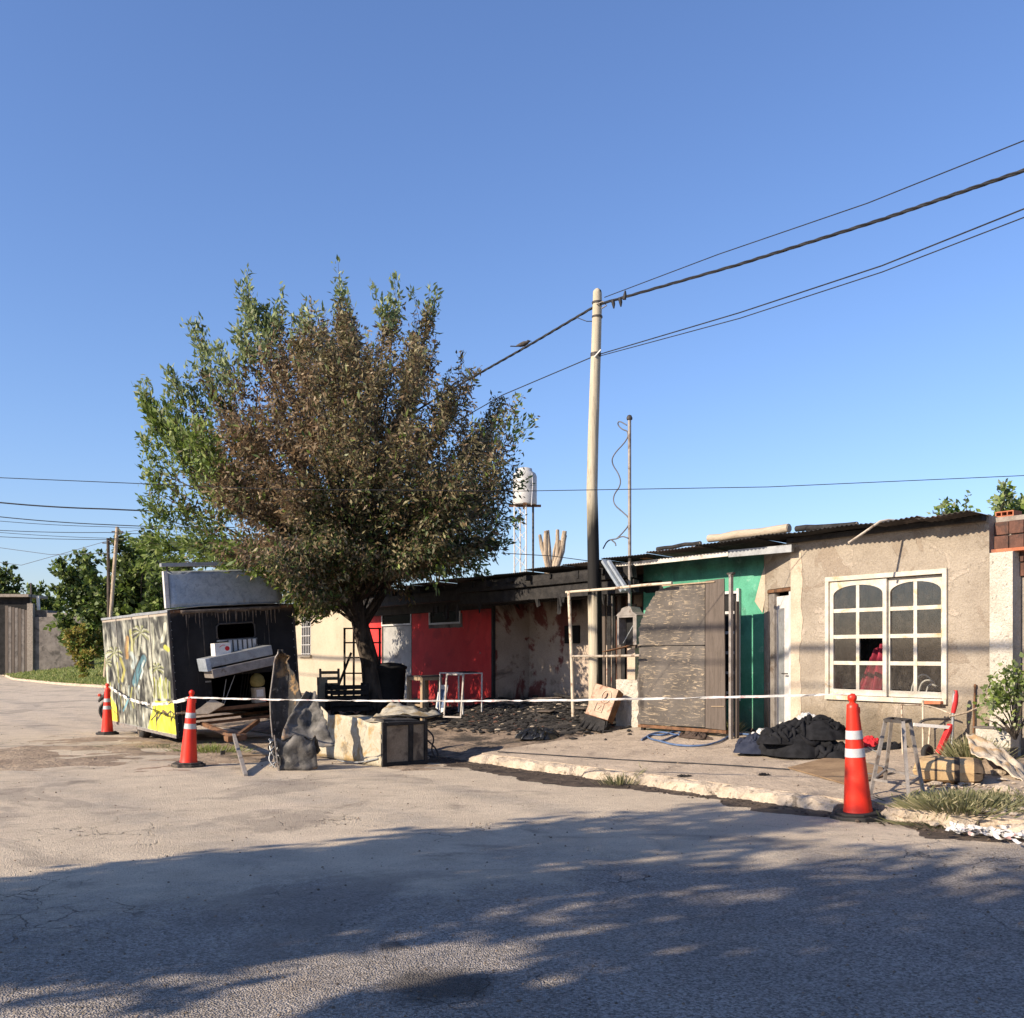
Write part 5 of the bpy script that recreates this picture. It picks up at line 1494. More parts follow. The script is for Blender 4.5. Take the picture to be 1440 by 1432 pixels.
ca.data.foreach_set('color', buf.reshape(-1))
M['trailer_black'] = surf('burnt_black_paint', (.012, .012, .013), (.022, .022, .024), 2, .85, .25, 40, .005, coord='obj', spec=.15,
                          layers=[((.05, .048, .045), 3, .6, .7, .6), ((.12, .10, .08), 14, .60, .68, .7, (1, 1, .05))], grads=[((.16, .105, .065), 2.42, 2.60, .22, 6, .8)])
M['drip'] = surf('melted_roof_coating', (.07, .055, .045), (.16, .125, .095), 8, .8, .5, 40, .008, layers=[((.30, .24, .17), 9, .58, .66, .7)])
# rest of the body
def tbox(name, mat, x0, x1, y0, y1, z0, z1, parent=None, bevel=0, jit=0): return MB().box(x0, x1, y0, y1, z0, z1, 0, None, jit).build(name, mat, parent or tv, bevel)
wx0, wz1 = fx(304, 878); wx1, wz0 = fx(359, 897)
ox0, oz1 = fx(297, 952); oz0 = fx(330, 992)[1]; ox1 = TWD - .28
fr_t = .03
B1 = M['trailer_black']
mbf = MB()
for (x0, x1, z0, z1) in ((0.012, wx0, oz1, TZ1), (wx1, TWD, oz1, TZ1), (wx0, wx1, wz1, TZ1), (wx0, wx1, oz1, wz0), (.012, ox0, oz0, oz1), (ox1, TWD, oz0, oz1), (.012, TWD * .14, TZ0, oz0)):
    mbf.box(x0, x1, 0, fr_t, z0, z1)
mbf.build('front_wall', B1, tv)
tbox('right_wall', B1, TWD - .03, TWD, fr_t, TLEN, TZ0, TZ1); tbox('rear_wall', B1, .02, TWD - .03, TLEN - .03, TLEN, TZ0, TZ1)
mb = MB(); mb.grid(lambda u_, v_: (-.02 + (TWD + .04) * u_, -.02 + (TLEN + .03) * v_, TZ1 + .01 + .05 * math.sin(math.pi * u_) + .012 * nz((u_ * 3, v_ * 6, 1), 1.5)), 20, 40); mb.build('roof', M['zinc'], tv, solid=.012)
tbox('inner_skin', M['soot'], .02, .035, fr_t, TLEN - .03, TZ0 + .02, TZ1 - .02)
tbox('floor', M['char'], .03, TWD - .03, fr_t + .002, TLEN - .04, oz0 - .10, oz0 - .04)
# aluminium corner trims, panel seams and rivets
for (x0, x1, y0, y1) in ((-.016, .03, -.014, .0 - .002), (TWD - .03, TWD + .012, -.014, .0 - .002)): tbox('corner_trim', M['dark_steel'], x0, x1, y0, y1, TZ0, TZ1)
tbox('top_trim', M['rust'], .03, TWD - .03, -.016, -.002, TZ1 - .05, TZ1 - .004)
tbox('roof_trim', M['zinc'], -.022, -.010, -.01, TLEN, TZ1 - .035, TZ1 + .012); tbox('skirt_trim', M['grey_steel'], -.024, -.012, -.01, TLEN, TZ0 - .02, TZ0 + .035)
for yy in (1.3, 2.65, 4.0): tbox('panel_seam', M['grey_steel'], -.020, -.012, yy, yy + .022, TZ0 + .035, TZ1 - .035)
for xx in (.62, 1.92): tbox('panel_seam', M['dark_steel'], xx, xx + .02, -.008, -.001, oz1 + .05, TZ1 - .06)
rv = MB()
for zz_ in np.arange(TZ0 + .1, TZ1 - .05, .16):
    for xx in (.035, TWD - .045): rv.rock((xx, -.006, zz_), (.012, .008, .012))
for xx in np.arange(.1, TWD - .05, .15): rv.rock((xx, -.018, TZ1 - .028), (.011, .008, .011))
tag(rv.build('rivets', M['zinc'], tv), kind='stuff')
for k in range(26):     # strips of roof coating melted and run down over the front
    xx = .25 + (TWD - .55) * k / 25 + random.uniform(-.03, .03); L_ = random.uniform(.05, .34)
    MB().tube([(xx, -.012, TZ1 - .06), (xx + random.uniform(-.01, .01), -.010, TZ1 - .06 - L_ * .6), (xx, -.004, TZ1 - .06 - L_)], [.016, .010, .003], 5).build('melted_drip', M['drip'], tv)
MB().grid(lambda u_, v_: (.22 + (TWD - .5) * u_, -.016 - .02 * v_ * (1 - v_) * 4, TZ1 - .075 + .07 * v_ + .03 * nz((u_ * 9, 1, 2)) * (1 - v_)), 40, 4).build('melted_edge', M['drip'], tv, solid=.006)
# hinge and latch left on the closed lower flap
for zz_ in (oz0 + .1, oz1 - .1): tbox('hinge', M['zinc'], ox0 - .12, ox0 - .01, -.014, -.002, zz_, zz_ + .03)
# window with rounded frame
q = [(wx0 + .03, wz0), (wx0, wz0 + .05), (wx0, wz1 - .05), (wx0 + .05, wz1), (wx1 - .05, wz1), (wx1, wz1 - .05), (wx1, wz0 + .05), (wx1 - .03, wz0), (wx0 + .03, wz0)]
fw = MB().tube([(x, -.008, z) for x, z in q], .018, 6).build('window', M['dark_steel'], tv)
tbox('sill', M['zinc'], wx0 - .02, wx1 + .02, -.05, .0 - .002, wz0 - .03, wz0 - .004, fw)
# raised galvanised hatch on the roof
hx0, hz0 = fx(241, 853); hx1 = fx(400, 851)[0]; hz1 = fx(236, 803)[1]
mb = MB(); mb.grid(lambda u_, v_: (hx0 - .05 * v_ + (hx1 - hx0 + .05 * v_) * u_, .06 + .10 * v_ + .01 * nz((u_ * 3, v_ * 2, 2)), TZ1 + .05 + (hz1 - TZ1 - .05) * v_), 14, 8)
hat = mb.build('roof_hatch', M['galv'], tv, solid=.012)
tbox('hatch_edge', M['white_frame'], hx0 - .085, hx0 - .012, .05, .16, TZ1 + .045, hz1, hat)
tbox('hatch_rail', M['zinc'], hx0 - .12, hx0 + 1.75, .02, .16, hz1 + .085, hz1 + .15, hat); tbox('hatch_strut', M['dark_steel'], hx0 - .02, hx0 + .01, .08, .11, hz1 + .0, hz1 + .084, hat); tbox('hatch_strut', M['dark_steel'], hx0 + 1.5, hx0 + 1.53, .08, .11, hz1 + .0, hz1 + .084, hat)
# chassis, wheels, hitch
tbox('sill_beam', M['rust'], .1, ox1 + .1, -.05, .03 - .035, oz0 - .07, oz0 - .005)
for x in (.30, TWD - .34): tbox('chassis_rail', M['dark_steel'], x, x + .07, -.02, TLEN - .2, TZ0 + .07, TZ0 + .16)
for y in (.08, 1.2, 2.4): tbox('cross_member', M['rust'], .1, TWD - .1, y, y + .06, TZ0 + .17, TZ0 + .22)
def wheel(x, y, z, r):
    w_ = MB().lathe([(r * .6, -.08), (r * .93, -.085), (r, -.05), (r, .05), (r * .93, .085), (r * .6, .08)], 24).build('wheel', M['tyre'], tv)
    w_.location = (x, y, z); w_.rotation_euler = (0, math.radians(90), 0)
    MB().lathe([(.02, -.05), (r * .3, -.045), (r * .6, -.075), (r * .62, .07)], 18).build('rim', M['stucco_pale'], w_)
    MB().lathe([(.05, -.09), (.05, -.04)], 10).build('hub', M['rust'], w_)
wheel(.10, 2.75, .20, .26); wheel(TWD - .14, 2.75, .36, .26)
apex = wl(D(332, 1037, 16.4))
for pa in ((286, 1018), (366, 1014)):
    a = TFp(*pa, .0); MB().bar((a.x, a.y + .1, a.z), tuple(apex), .06, .07).build('hitch_arm', M['rust'], tv)
endp = wl(G(346, 1092))
MB().bar(tuple(apex + Vector((0, .1, .02))), tuple(endp), .055, .07).build('drawbar', M['grey_steel'], tv, bevel=.005)
ap = MB().box(-.18, .16, -.08, .08, -.04, .03, jit=.02).build('coupling', M['rust'], tv); ap.location = apex

# ---- things in and on the trailer
def tr_thing(name, label, cat, px, py, off):
    q = TFp(px, py, off)
    w_ = Matrix.Translation(TP) @ Matrix.Rotation(TANG, 4, 'Z') @ Matrix.Rotation(TRY, 4, 'Y') @ q
    return thing(name, label, cat, w_, rot=(0, TRY, TANG)), q
ct, q0 = tr_thing('serving_counter', 'dented grey metal fryer tray sticking out of the trailer window', 'counter', 338, 950, .30)
ang = .13
def cbox(name, mat, px0, py0, px1, py1, d0, d1, tilt=ang, parent=None, jit=0.0):
    a, b3 = TFp(px0, py1, .30), TFp(px1, py0, .30)
    Mx = Matrix.Translation(a - q0) @ Matrix.Rotation(-tilt, 4, 'Y')
    return MB().box(0, b3.x - a.x, -d0, d1, 0, b3.z - a.z, 0, Mx, jit).build(name, mat, parent or ct, bevel=.01)
cbox('upper_tray', M['zinc'], 288, 919, 379, 940, .22, .26)
cbox('lower_tray', M['grey_steel'], 294, 934, 384, 954, .26, .26)
cbox('end_cap', M['galv'], 286, 926, 292, 945, .24, .28)
wb_, q0 = tr_thing('white_carton', 'white printed carton with a red spot standing on the trailer counter', 'carton', 311, 922, .22)
a, b3 = TFp(300, 922, .22), TFp(321, 903, .22)
MB().box(a.x - q0.x, b3.x - q0.x, -.12, .12, 0, b3.z - a.z).build('carton', M['white_box'], wb_)
dsk = MB().lathe([(.0, 0), (.045, 0.0), (.045, .003)], 14).build('red_spot', M['cloth_red'], wb_); dsk.rotation_euler = (math.radians(90), 0, 0); dsk.location = (b3.x - q0.x - .07, -.121, .13)
MB().tube([(-.06, -.123, .16), (0, -.123, .2), (.05, -.123, .19)], .004, 4).build('print_line', M['cloth_red'], wb_)
gr, q0 = tr_thing('wire_rack', 'white slatted rack behind the white carton under the trailer window', 'rack', 342, 916, .10)
a, b3 = TFp(322, 917, .10), TFp(361, 898, .10)
MB().box(a.x - q0.x, b3.x - q0.x, .03, .04, 0, b3.z - a.z).build('back_sheet', M['white_box'], gr)
for k in range(7):
    x = a.x - q0.x + (b3.x - a.x) * k / 6
    MB().box(x - .008, x + .008, .0, .028, 0, b3.z - a.z + .01).build('slat', M['dark_steel'], gr)
fb, q0 = tr_thing('fryer_basket', 'dark wire basket lying at the right end of the counter', 'basket', 370, 916, .15)
for k in range(7): MB().bar((-.12 + k * .05, 0, -.04 - k * .006), (-.14 + k * .05, .05, .16 - k * .012), .010).build('wire', M['grey_steel'], fb)
for k in range(3): MB().bar((-.15, .02 + .015 * k, .0 + k * .06), (.2, .02 + .015 * k, -.04 + k * .05), .010).build('wire', M['grey_steel'], fb)
pt_, q0 = tr_thing('tin_can', 'pale square tin with an ochre bag on top inside the trailer', 'tin', 364, 988, -.15)
MB().box(-.11, .11, -.1, .1, 0, .30).build('tin', M['stucco_pale'], pt_, bevel=.008); MB().box(-.07, .07, -.106, -.101, .12, .26).build('paper_label', M['white_box'], pt_)
bgm = MB(); bgm.lathe([(.04, .30), (.13, .34), (.15, .42), (.12, .52), (.05, .58)], 12).build('bag', M['yellow_sack'], pt_)
cd, q0 = tr_thing('cardboard_scrap', 'bright scrap of cardboard lying on the trailer sill by the cone', 'cardboard', 290, 997, .10)
MB().prism([(-.36, -.10), (.0, -.14), (.36, .04), (.14, .20), (-.1, .03)], (1, 0, 0), (0, .5, .8), (0, -.02, .02), (0, 0, 0), 1).build('sheet', M['stucco_pale'], cd)
MB().bar((-.55, .05, -.03), (-.05, 0, -.06), .05, .03).build('torn_flap', M['timber'], cd)
for k, (pa, pb) in enumerate((((318, 955), (313, 988)), ((330, 950), (315, 990)))):
    a = TFp(*pa, -.05); b3 = TFp(*pb, -.05)
    MB().bar(a, b3, .012).build('hanging_wire', M['zinc'], tv)
a = TFp(352, 990, -.6); 
rk, q0 = tr_thing('oven_rack', 'sooty barred oven rack leaning inside the trailer', 'rack', 347, 985, -.5)
for k in range(6): MB().bar((-.15 + k * .06, 0, 0), (.02 + k * .06, .1, .62), .016).build('rail', M['dark_steel'], rk)
for zc in (.05, .55): MB().bar((-.15 + zc * .27, .05, zc), (.20 + zc * .27, .05, zc), .016).build('rail', M['dark_steel'], rk)
# ---------------------------------------------------------------- traffic cones and barrier tape
def make_cone(pos, label, sc, lean, rz=0.0):
    th = thing('traffic_cone', label, 'cone', pos, rot=(lean[0], lean[1], rz), group='tall orange traffic cones')
    n = 8; rb = .255 * sc
    octp = [(rb * math.cos(math.pi / 8 + k * math.pi / 4), rb * math.sin(math.pi / 8 + k * math.pi / 4)) for k in range(8)]
    MB().prism(octp, (1, 0, 0), (0, 1, 0), (0, 0, 1), (0, 0, 0), .045 * sc).build('base', M['rubber'], th, bevel=.008)
    MB().prism([(x * .82, y * .82) for x, y in octp], (1, 0, 0), (0, 1, 0), (0, 0, 1), (0, 0, .046 * sc), .022 * sc).build('base_step', M['rubber'], th, bevel=.006)
    h = 1.12 * sc
    def rad(z): return (.128 - .083 * (z - .05 * sc) / (h - .05 * sc)) * sc
    z1 = h * .93
    prof = [(rad(.05 * sc) + .006, .055 * sc), (rad(.1 * sc), .10 * sc)] + [(rad(h * k / 20), h * k / 20) for k in range(3, 19)] + [(rad(z1), z1), (rad(z1) * .55, z1 + .012)]
    MB().lathe(prof, 28).build('body', M['orange'], th)
    for (a, b) in ((.505, .575), (.65, .72)):
        MB().lathe([(rad(h * a) + .003, h * a), (rad(h * b) + .003, h * b)], 28).build('reflective_band', M['reflect'], th)
    MB().lathe([(.030 * sc, z1 + .01), (.026 * sc, z1 + .03), (.040 * sc, z1 + .045), (.042 * sc, z1 + .075), (.024 * sc, z1 + .10), (.0, z1 + .105)], 16).build('knob', M['orange'], th)
    MB().box(.02 * sc, rad(z1) + .018, -.02, .02, z1 - .09 * sc, z1 - .03).build('grip', M['orange'], th, bevel=.006)
    return th
p1 = G(1207, 1151); p2 = G(265, 1078); p3 = G(151, 1033)
make_cone(p1, 'tall orange traffic cone standing in the gutter before the metal stool', 1.05, (0, math.radians(-3.4)), .3)
make_cone(p2, 'tall orange traffic cone in front of the black trailer front', .99, (0, math.radians(2.5)), .1)
make_cone(p3, 'tall orange traffic cone at the far end of the painted trailer side', 1.0, (0, 0), .5)
def ribbon(mb, pts, w, mi=0, twist=2.2, ph=0.0, seed=0):
    pts = [Vector(p) for p in pts]; vs = []; fs = []
    for i, p in enumerate(pts):
        d = (pts[min(i + 1, len(pts) - 1)] - pts[max(i - 1, 0)]).normalized()
        u_ = d.cross(Vector((0, 0, 1)))
        u_ = u_.normalized() if u_.length > 1e-4 else Vector((1, 0, 0))
        v_ = u_.cross(d)
        a = ph + twist * nz((i * .11, seed, 1), 1.0)
        x = (v_ * math.cos(a) + u_ * math.sin(a)) * w / 2
        vs += [p - x, p + x]
    for i in range(len(pts) - 1): fs.append((2 * i, 2 * i + 1, 2 * i + 3, 2 * i + 2))
    mb.add(vs, fs, mi)
def sagline(a, b, sag, n): 
    out = []
    for k in range(n + 1):
        f = k / n; q = Vector(a).lerp(Vector(b), f); q.z -= sag * 4 * f * (1 - f); q.z += .004 * nz((f * 30, 2, sag), 1); out.append(q)
    return out
tc = D(155, 966, p3.y); tl_ = D(268, 981, p2.y - .05); tr_ = D(1196, 976, p1.y - .03); tm = D(1110, 978, p1.y + .35)
# caught on a nail on the way: the tape runs straight from the trailer cone to the near cone
for nm, lab, a, b, sag, w_, m in (('barrier_tape', 'white barrier tape strung along the painted trailer side', tc, tl_, .22, .055, 'tape_white'), ('barrier_tape', 'long white barrier tape strung between trailer cone and gutter cone', tl_, tr_, .06, .024, 'tape')):
    path = sagline(a, b, sag, 160)
    mb = MB(); o = path[0]; ribbon(mb, [q - o for q in path], w_, 0, 3.0, .2, 3)
    tag(mb.build(nm, M[m], None, loc=o, solid=.004), lab, 'tape')

# ---------------------------------------------------------------- fridge carcass on the road
fa = G(537, 1079)
fr_ = thing('burnt_fridge', 'burnt fridge carcass lying on its side on the road, yellowed enamel', 'fridge', fa, math.atan2(.57, .822) + .03)
M['fridge_dark'] = surf('scorched_inner_panel', (.17, .13, .09), (.25, .20, .14), 4, .8, .4, 40, .006, layers=[((.06, .045, .035), 3, .5, .64, .8)])
FL, FW, FH = 2.05, .78, .66
# bright long side as a buckled sheet
def side_pt(u, v):
    b = .03 * nz((u * 4, v * 2, 1), 1.3) + (.05 if u > .93 else 0) * (1 - v)
    zt_ = FH * (1 + .10 * u) + (.10 * max(0, u - .85) / .15) - .04 * max(0, math.sin(u * 9)) * v
    return (-.005 - b - .05 * (math.sin(math.pi * min(u / .42, 1)) if u < .42 else 0) * 0, FL * u, .0 + zt_ * v)
MB().grid(side_pt, 30, 12).build('side_sheet', M['fridge'], fr_, solid=.008)
MB().grid(lambda u, v: (.06 + (FW - .1) * u, .02 + (FL - .06) * v, FH - .02 - .07 * math.sin(math.pi * u) * math.sin(math.pi * v) + .02 * nz((u * 3, v * 5, 3))), 12, 22).build('dented_top', M['fridge'], fr_, solid=.008)
MB().box(.02, FW - .01, .04, FL - .02, .005, FH - .12).build('carcass', M['burnt_sheet'], fr_)
# dark end frame with two panels
for (x0, x1, z0, z1) in ((.0, .075, 0, FH), (FW - .06, FW, 0, FH + .02), (.45, .52, .06, FH - .055), (.075, FW - .06, FH - .055, FH), (.075, FW - .06, 0, .06)):
    MB().box(x0, x1, -.03, .03, z0, z1, 0, None, .006).build('end_frame', M['char'], fr_, bevel=.006)
MB().box(.078, .448, .0, .02, .062, FH - .057).build('end_panel', M['fridge_dark'], fr_); MB().box(.522, FW - .062, .0, .02, .062, FH - .057).build('end_panel', M['fridge_dark'], fr_)
MB().box(.10, FW - .08, .12, .42, FH - .06, FH + .02, 0, None, .02).build('char_strip', M['burnt_sheet'], fr_)
for pts in ([(FW + .0, .0, .52), (FW + .10, -.06, .40), (FW + .06, .0, .2), (FW + .16, -.05, .05)], [(FW, .1, .4), (FW + .2, .02, .2), (FW + .18, -.04, .02)]):
    MB().tube(smooth(pts, 2), .013, 5).build('loose_wire', M['wire'], fr_)
MB().tube(smooth([(-.01, .1, .12), (-.08, .5, .03), (-.16, .9, .01), (-.12, 1.2, .015)], 2), .012, 5).build('loose_wire', M['zinc'], fr_)
# crumpled lid lying on top
ld = thing('fridge_lid', 'crumpled pale fridge lid lying on top of the fridge carcass', 'lid', fa + Vector((.22, 1.05, FH + .0)), -.15)
MB().grid(lambda u, v: (-.42 + .85 * u + .1 * v, -.35 + .75 * v, .02 + .20 * (1 - u) * v + .07 * nz((u * 4, v * 4, 7)) + .10 * math.sin(u * 3.2) * (1 - v) * .5), 14, 10).build('lid_sheet', M['fridge'], ld, solid=.012)
MB().tube([(-.42, -.35, .02), (.0, -.37, .06), (.43, -.35, .03), (.53, .4, .03)], .016, 6).build('lid_rim', M['burnt_sheet'], ld)

# ---------------------------------------------------------------- sheet metal wreckage beside the trailer
def sheet_thing(name, label, cat, base, outline, th_, mat, lean=(0, 0, 0), curve=0.0, res=14):
    """outline: list of (left x, right x) per height step; a sheet that curves and buckles"""
    t = thing(name, label, cat, base, rot=lean)
    n = len(outline) - 1; hs = [o_[2] for o_ in outline]
    def f(u, v):
        k = v * n; i = min(int(k), n - 1); fr2 = k - i
        x0 = outline[i][0] * (1 - fr2) + outline[i + 1][0] * fr2; x1 = outline[i][1] * (1 - fr2) + outline[i + 1][1] * fr2
        z = hs[i] * (1 - fr2) + hs[i + 1] * fr2
        jx = .035 * nz((v * 9, base[0], 2), 1.5) * (1 if u > .5 else .3)
        return (x0 + (x1 - x0) * u + jx, curve * math.sin(math.pi * u) + .06 * nz((u * 3, v * 4, base[0]), 1.2), z + .02 * nz((u * 8, v * 6, 3), 1))
    MB().grid(f, res, res * 2).build('sheet', M[mat], t, solid=th_)
    return t
def outl(pts, y, bz):       # pts (pxL, pxR, py)
    cx_ = D((pts[0][0] + pts[0][1]) / 2, 0, y).x
    return [((D(a, 0, y).x - cx_), (D(b, 0, y).x - cx_), D(0, py, y).z - bz) for a, b, py in pts], cx_
yq = 15.6; bz = roadz(yq)
o_, cx_ = outl([(386, 428, 1070), (384, 428, 1040), (381, 427, 1010), (380, 425, 980), (383, 418, 958), (385, 410, 942), (386, 404, 932), (388, 405, 924), (391, 400, 920), (392, 396, 914)], yq, bz)
s1 = sheet_thing('burnt_door_panel', 'tall burnt curved metal panel standing upright beside the trailer front', 'panel', Vector((cx_, yq, bz)), o_, .02, 'burnt_sheet', curve=.14)
MB().tube([(a, -.01, z) for a, b, z in o_], .013, 6).build('bright_edge', M['grey_steel'], s1)
yq = 14.7; bz = roadz(yq)
o_, cx_ = outl([(394, 470, 1050), (396, 462, 1030), (403, 455, 1010), (415, 448, 990), (428, 440, 970)], yq, bz)
s2 = sheet_thing('bent_metal_sheet', 'ash grey bent metal sheet leaning between panel and fridge', 'sheet', Vector((cx_, yq, bz)), o_, .012, 'ashy_sheet', (math.radians(-14), 0, .1), .10)
yq = 14.15; bz = roadz(yq)
o_, cx_ = outl([(393, 446, 1064), (393, 446, 1050), (394, 446, 1036)], yq, bz)
s3 = thing('metal_cabinet', 'rust stained metal cabinet wreck lying in front of the bent sheet', 'cabinet', Vector((cx_, yq, bz)), rot=(0, math.radians(-4), .08))
wv = o_[0][1]; hv = o_[2][2]
MB().grid(lambda u, v: (-wv + 2 * wv * u + .04 * nz((u * 2, v * 3, 9)), .10 * nz((u * 2.5, v * 2, 3)), hv * v * (1 + .35 * nz((u * 3, 1, 1)))), 10, 8).build('front_sheet', M['ashy_sheet'], s3, solid=.01)
MB().grid(lambda u, v: (-wv + 2 * wv * u, .55 * v, hv * (1 - .55 * v) * (1 + .35 * nz((u * 3, 1, 1)) * (1 - v)) + .10 * nz((u * 3, v * 3, 8)) * min(1, v * 4)), 12, 8).build('crumpled_top', M['burnt_sheet'], s3, solid=.01)
MB().box(-wv + .01, -wv + .03, .02, .55, 0, hv * .8).build('end_plate', M['ashy_sheet'], s3)
MB().bar((-wv - .01, -.01, 0), (-wv - .03, -.03, hv * 1.1), .018).build('corner_post', M['grey_steel'], s3)
# wiring tangle at its corner
wt = thing('wire_tangle', 'tangle of burnt wires at the foot of the upright panel', 'wires', Vector((D(388, 0, 14.5).x, 14.5, roadz(14.5))))
for k in range(7):
    pts = [(random.uniform(-.12, .10), random.uniform(-.1, .1), z) for z in (.02, .12, .24, .36, .42)]
    MB().tube(smooth(pts, 2), .010, 5).build('strand', M['wire'] if k % 2 else M['zinc'], wt)
# plank on the ground under the drawbar
pk = G(352, 1064)
pln = thing('ground_plank', 'reddish broken plank lying under the trailer drawbar', 'plank', pk, .35)
MB().box(-.42, .42, -.13, .13, .0, .05, jit=.012).build('board', M['timber'], pln, bevel=.006)
MB().box(-.47, -.40, -.05, .06, .0, .11, jit=.01).build('nailed_block', M['char'], pln)

# ---------------------------------------------------------------- things left along the red wall
def tube_frame(name, label, cat, base, rz, w_, d_, h_, r, mat, shelf=None):
    t = thing(name, label, cat, base, rz)
    for x in (-w_ / 2, w_ / 2):
        for y in (-d_ / 2, d_ / 2):
            MB().bar((x, y, 0), (x, y, h_), r).build('leg', M[mat], t)
    for y in (-d_ / 2, d_ / 2): MB().bar((-w_ / 2, y, h_ - r / 2), (w_ / 2, y, h_ - r / 2), r).build('rail', M[mat], t)
    for x in (-w_ / 2, w_ / 2): MB().bar((x, -d_ / 2, h_ - r / 2 - .001), (x, d_ / 2, h_ - r / 2 - .001), r * .95).build('rail', M[mat], t)
    return t
bp_ = PV(597, 1012)
t1 = tube_frame('timber_table', 'small weathered timber table frame by the red wall', 'table', bp_, RZ + .2, .44, .5, .92, .07, 'timber')
MB().bar((-.22, -.25, .32), (.22, -.25, .32), .05).build('stretcher', M['timber'], t1)
MB().box(-.26, .26, -.29, .29, .925, .96, jit=.012).build('top', M['ply_grey'], t1)
bp_ = PV(648, 1003)
t2 = tube_frame('white_table_frame', 'thin white metal table frame with missing top by the red wall', 'table', bp_, RZ + .1, .80, .5, .86, .024, 'white_frame')
MB().box(.0, .34, -.2, .2, .862, .885, jit=.015).build('top_remnant', M['char'], t2)
bp_ = PV(636, 1010)
t3 = thing('leaning_frame', 'empty white frame leaning against the white table', 'frame', bp_, rot=(math.radians(-8), 0, RZ + .5))
for a, b in (((-.19, 0, .02), (-.19, 0, .86)), ((.19, 0, .02), (.19, 0, .86)), ((-.205, 0, .02), (.205, 0, .02)), ((-.205, 0, .86), (.205, 0, .86))): MB().bar(a, b, .03).build('bar', M['grey_steel'], t3)
bp_ = PV(618, 1002)
t4 = thing('blue_board', 'small blue and white board leaning between the two tables', 'board', bp_, rot=(math.radians(-12), 0, RZ + .3))
MB().box(-.13, .13, 0, .02, 0, .60).build('board', M['white_box'], t4); MB().box(-.10, .10, -.006, -.001, .1, .5).build('print', M['hose'], t4)
# black bin and iron frame round the tree
bn = W(*ST(D(548, 985, 22.6)), FZ - .05)
bt = thing('black_bin', 'black burnt bin standing between the tree and the white door', 'bin', bn)
MB().lathe([(.30, 0), (.34, .5), (.37, .95), (.40, .97), (.40, 1.02), (.36, 1.02), (.34, .6)], 18).build('drum', M['soot'], bt)
MB().lathe([(.39, 1.022), (.25, 1.09), (.05, 1.11)], 18).build('lid', M['soot'], bt)
fy = 23.6
fb_ = D(494, 985, fy); fb_.z = FZ - .03
it = thing('iron_rack', 'tall rusty iron rack frame standing left of the tree trunk', 'rack', fb_)
def ip(px, py, dy=0): return D(px, py, fy + dy) - fb_
for px in (484.5, 497.5, 534): MB().bar(ip(px, 992), ip(px, 883), .045).build('upright', M['dark_steel'], it)
for py in (884, 904, 925, 947): MB().bar(ip(483, py), ip(536, py), .035).build('rung', M['dark_steel'], it)
MB().bar(ip(472, 975, -.2), ip(494, 918, -.2), .05).build('brace', M['dark_steel'], it)
cb_ = D(468, 978, 23); cb_.z = FZ - .04
ch = thing('broken_chair', 'scorched slatted wooden chair in front of the cream house', 'chair', cb_, .5)
for x in (-.22, .22):
    MB().bar((x, .2, 0), (x, .25, .95), .045).build('leg', M['timber'], ch); MB().bar((x, -.22, 0), (x, -.22, .46), .045).build('leg', M['timber'], ch)
MB().box(-.26, .26, -.25, .24, .462, .495).build('seat', M['timber'], ch)
for z in (.58, .72, .86): MB().bar((-.22, .235, z), (.22, .235, z), .03, .07).build('slat', M['timber'], ch)
for z in (.15, .3): MB().bar((-.22, -.22, z), (.22, -.22, z), .03).build('stretcher', M['timber'], ch)
cr = D(488, 985, 22); cr.z = FZ - .05
ct2 = thing('slatted_crate', 'burnt slatted crate at the foot of the iron rack', 'crate', cr, .4)
for k in range(5):
    for y in (-.28, .28): MB().box(-.42, .42, y - .01, y + .01, .05 + k * .12, .13 + k * .12, jit=.006).build('slat', M['char'], ct2)
for x in (-.40, .40):
    for y in (-.255, .255): MB().box(x - .025, x + .025, y - .014, y + .014, 0, .66).build('corner', M['char'], ct2)
br = D(453, 975, 22.4); br.z = FZ - .05
bk = thing('block_stack', 'stack of pale hollow blocks before the cream house', 'blocks', br, .3)
for k in range(4):
    c = thing('x', None, None) if False else None
    mbk = MB(); z = k * .195
    mbk.box(-.09, .09, -.19, -.16, z, z + .19); mbk.box(-.09, .09, .16, .19, z, z + .19); mbk.box(-.09, .09, -.015, .015, z, z + .19); mbk.box(-.09, -.06, -.16, .16, z + .001, z + .189); mbk.box(.06, .09, -.16, .16, z + .001, z + .189)
    mbk.build('block', M['cream'], bk).rotation_euler = (0, 0, random.uniform(-.08, .08))

# planter boxes / dark junk heap behind the fridge
jk = MB(); jr = random.Random(4)
for k in range(260):
    px = jr.uniform(440, 610); py = jr.uniform(985, 1012)
    p = PV(px, py); r = jr.uniform(.04, .16)
    jk.rock((p.x, p.y, p.z + r * .4), (r, r * jr.uniform(.5, 1.4), r * jr.uniform(.4, .9)))
tag(jk.build('charred_debris', M['char']), 'charred debris heaped behind the fridge and round the tree', 'debris', kind='stuff')

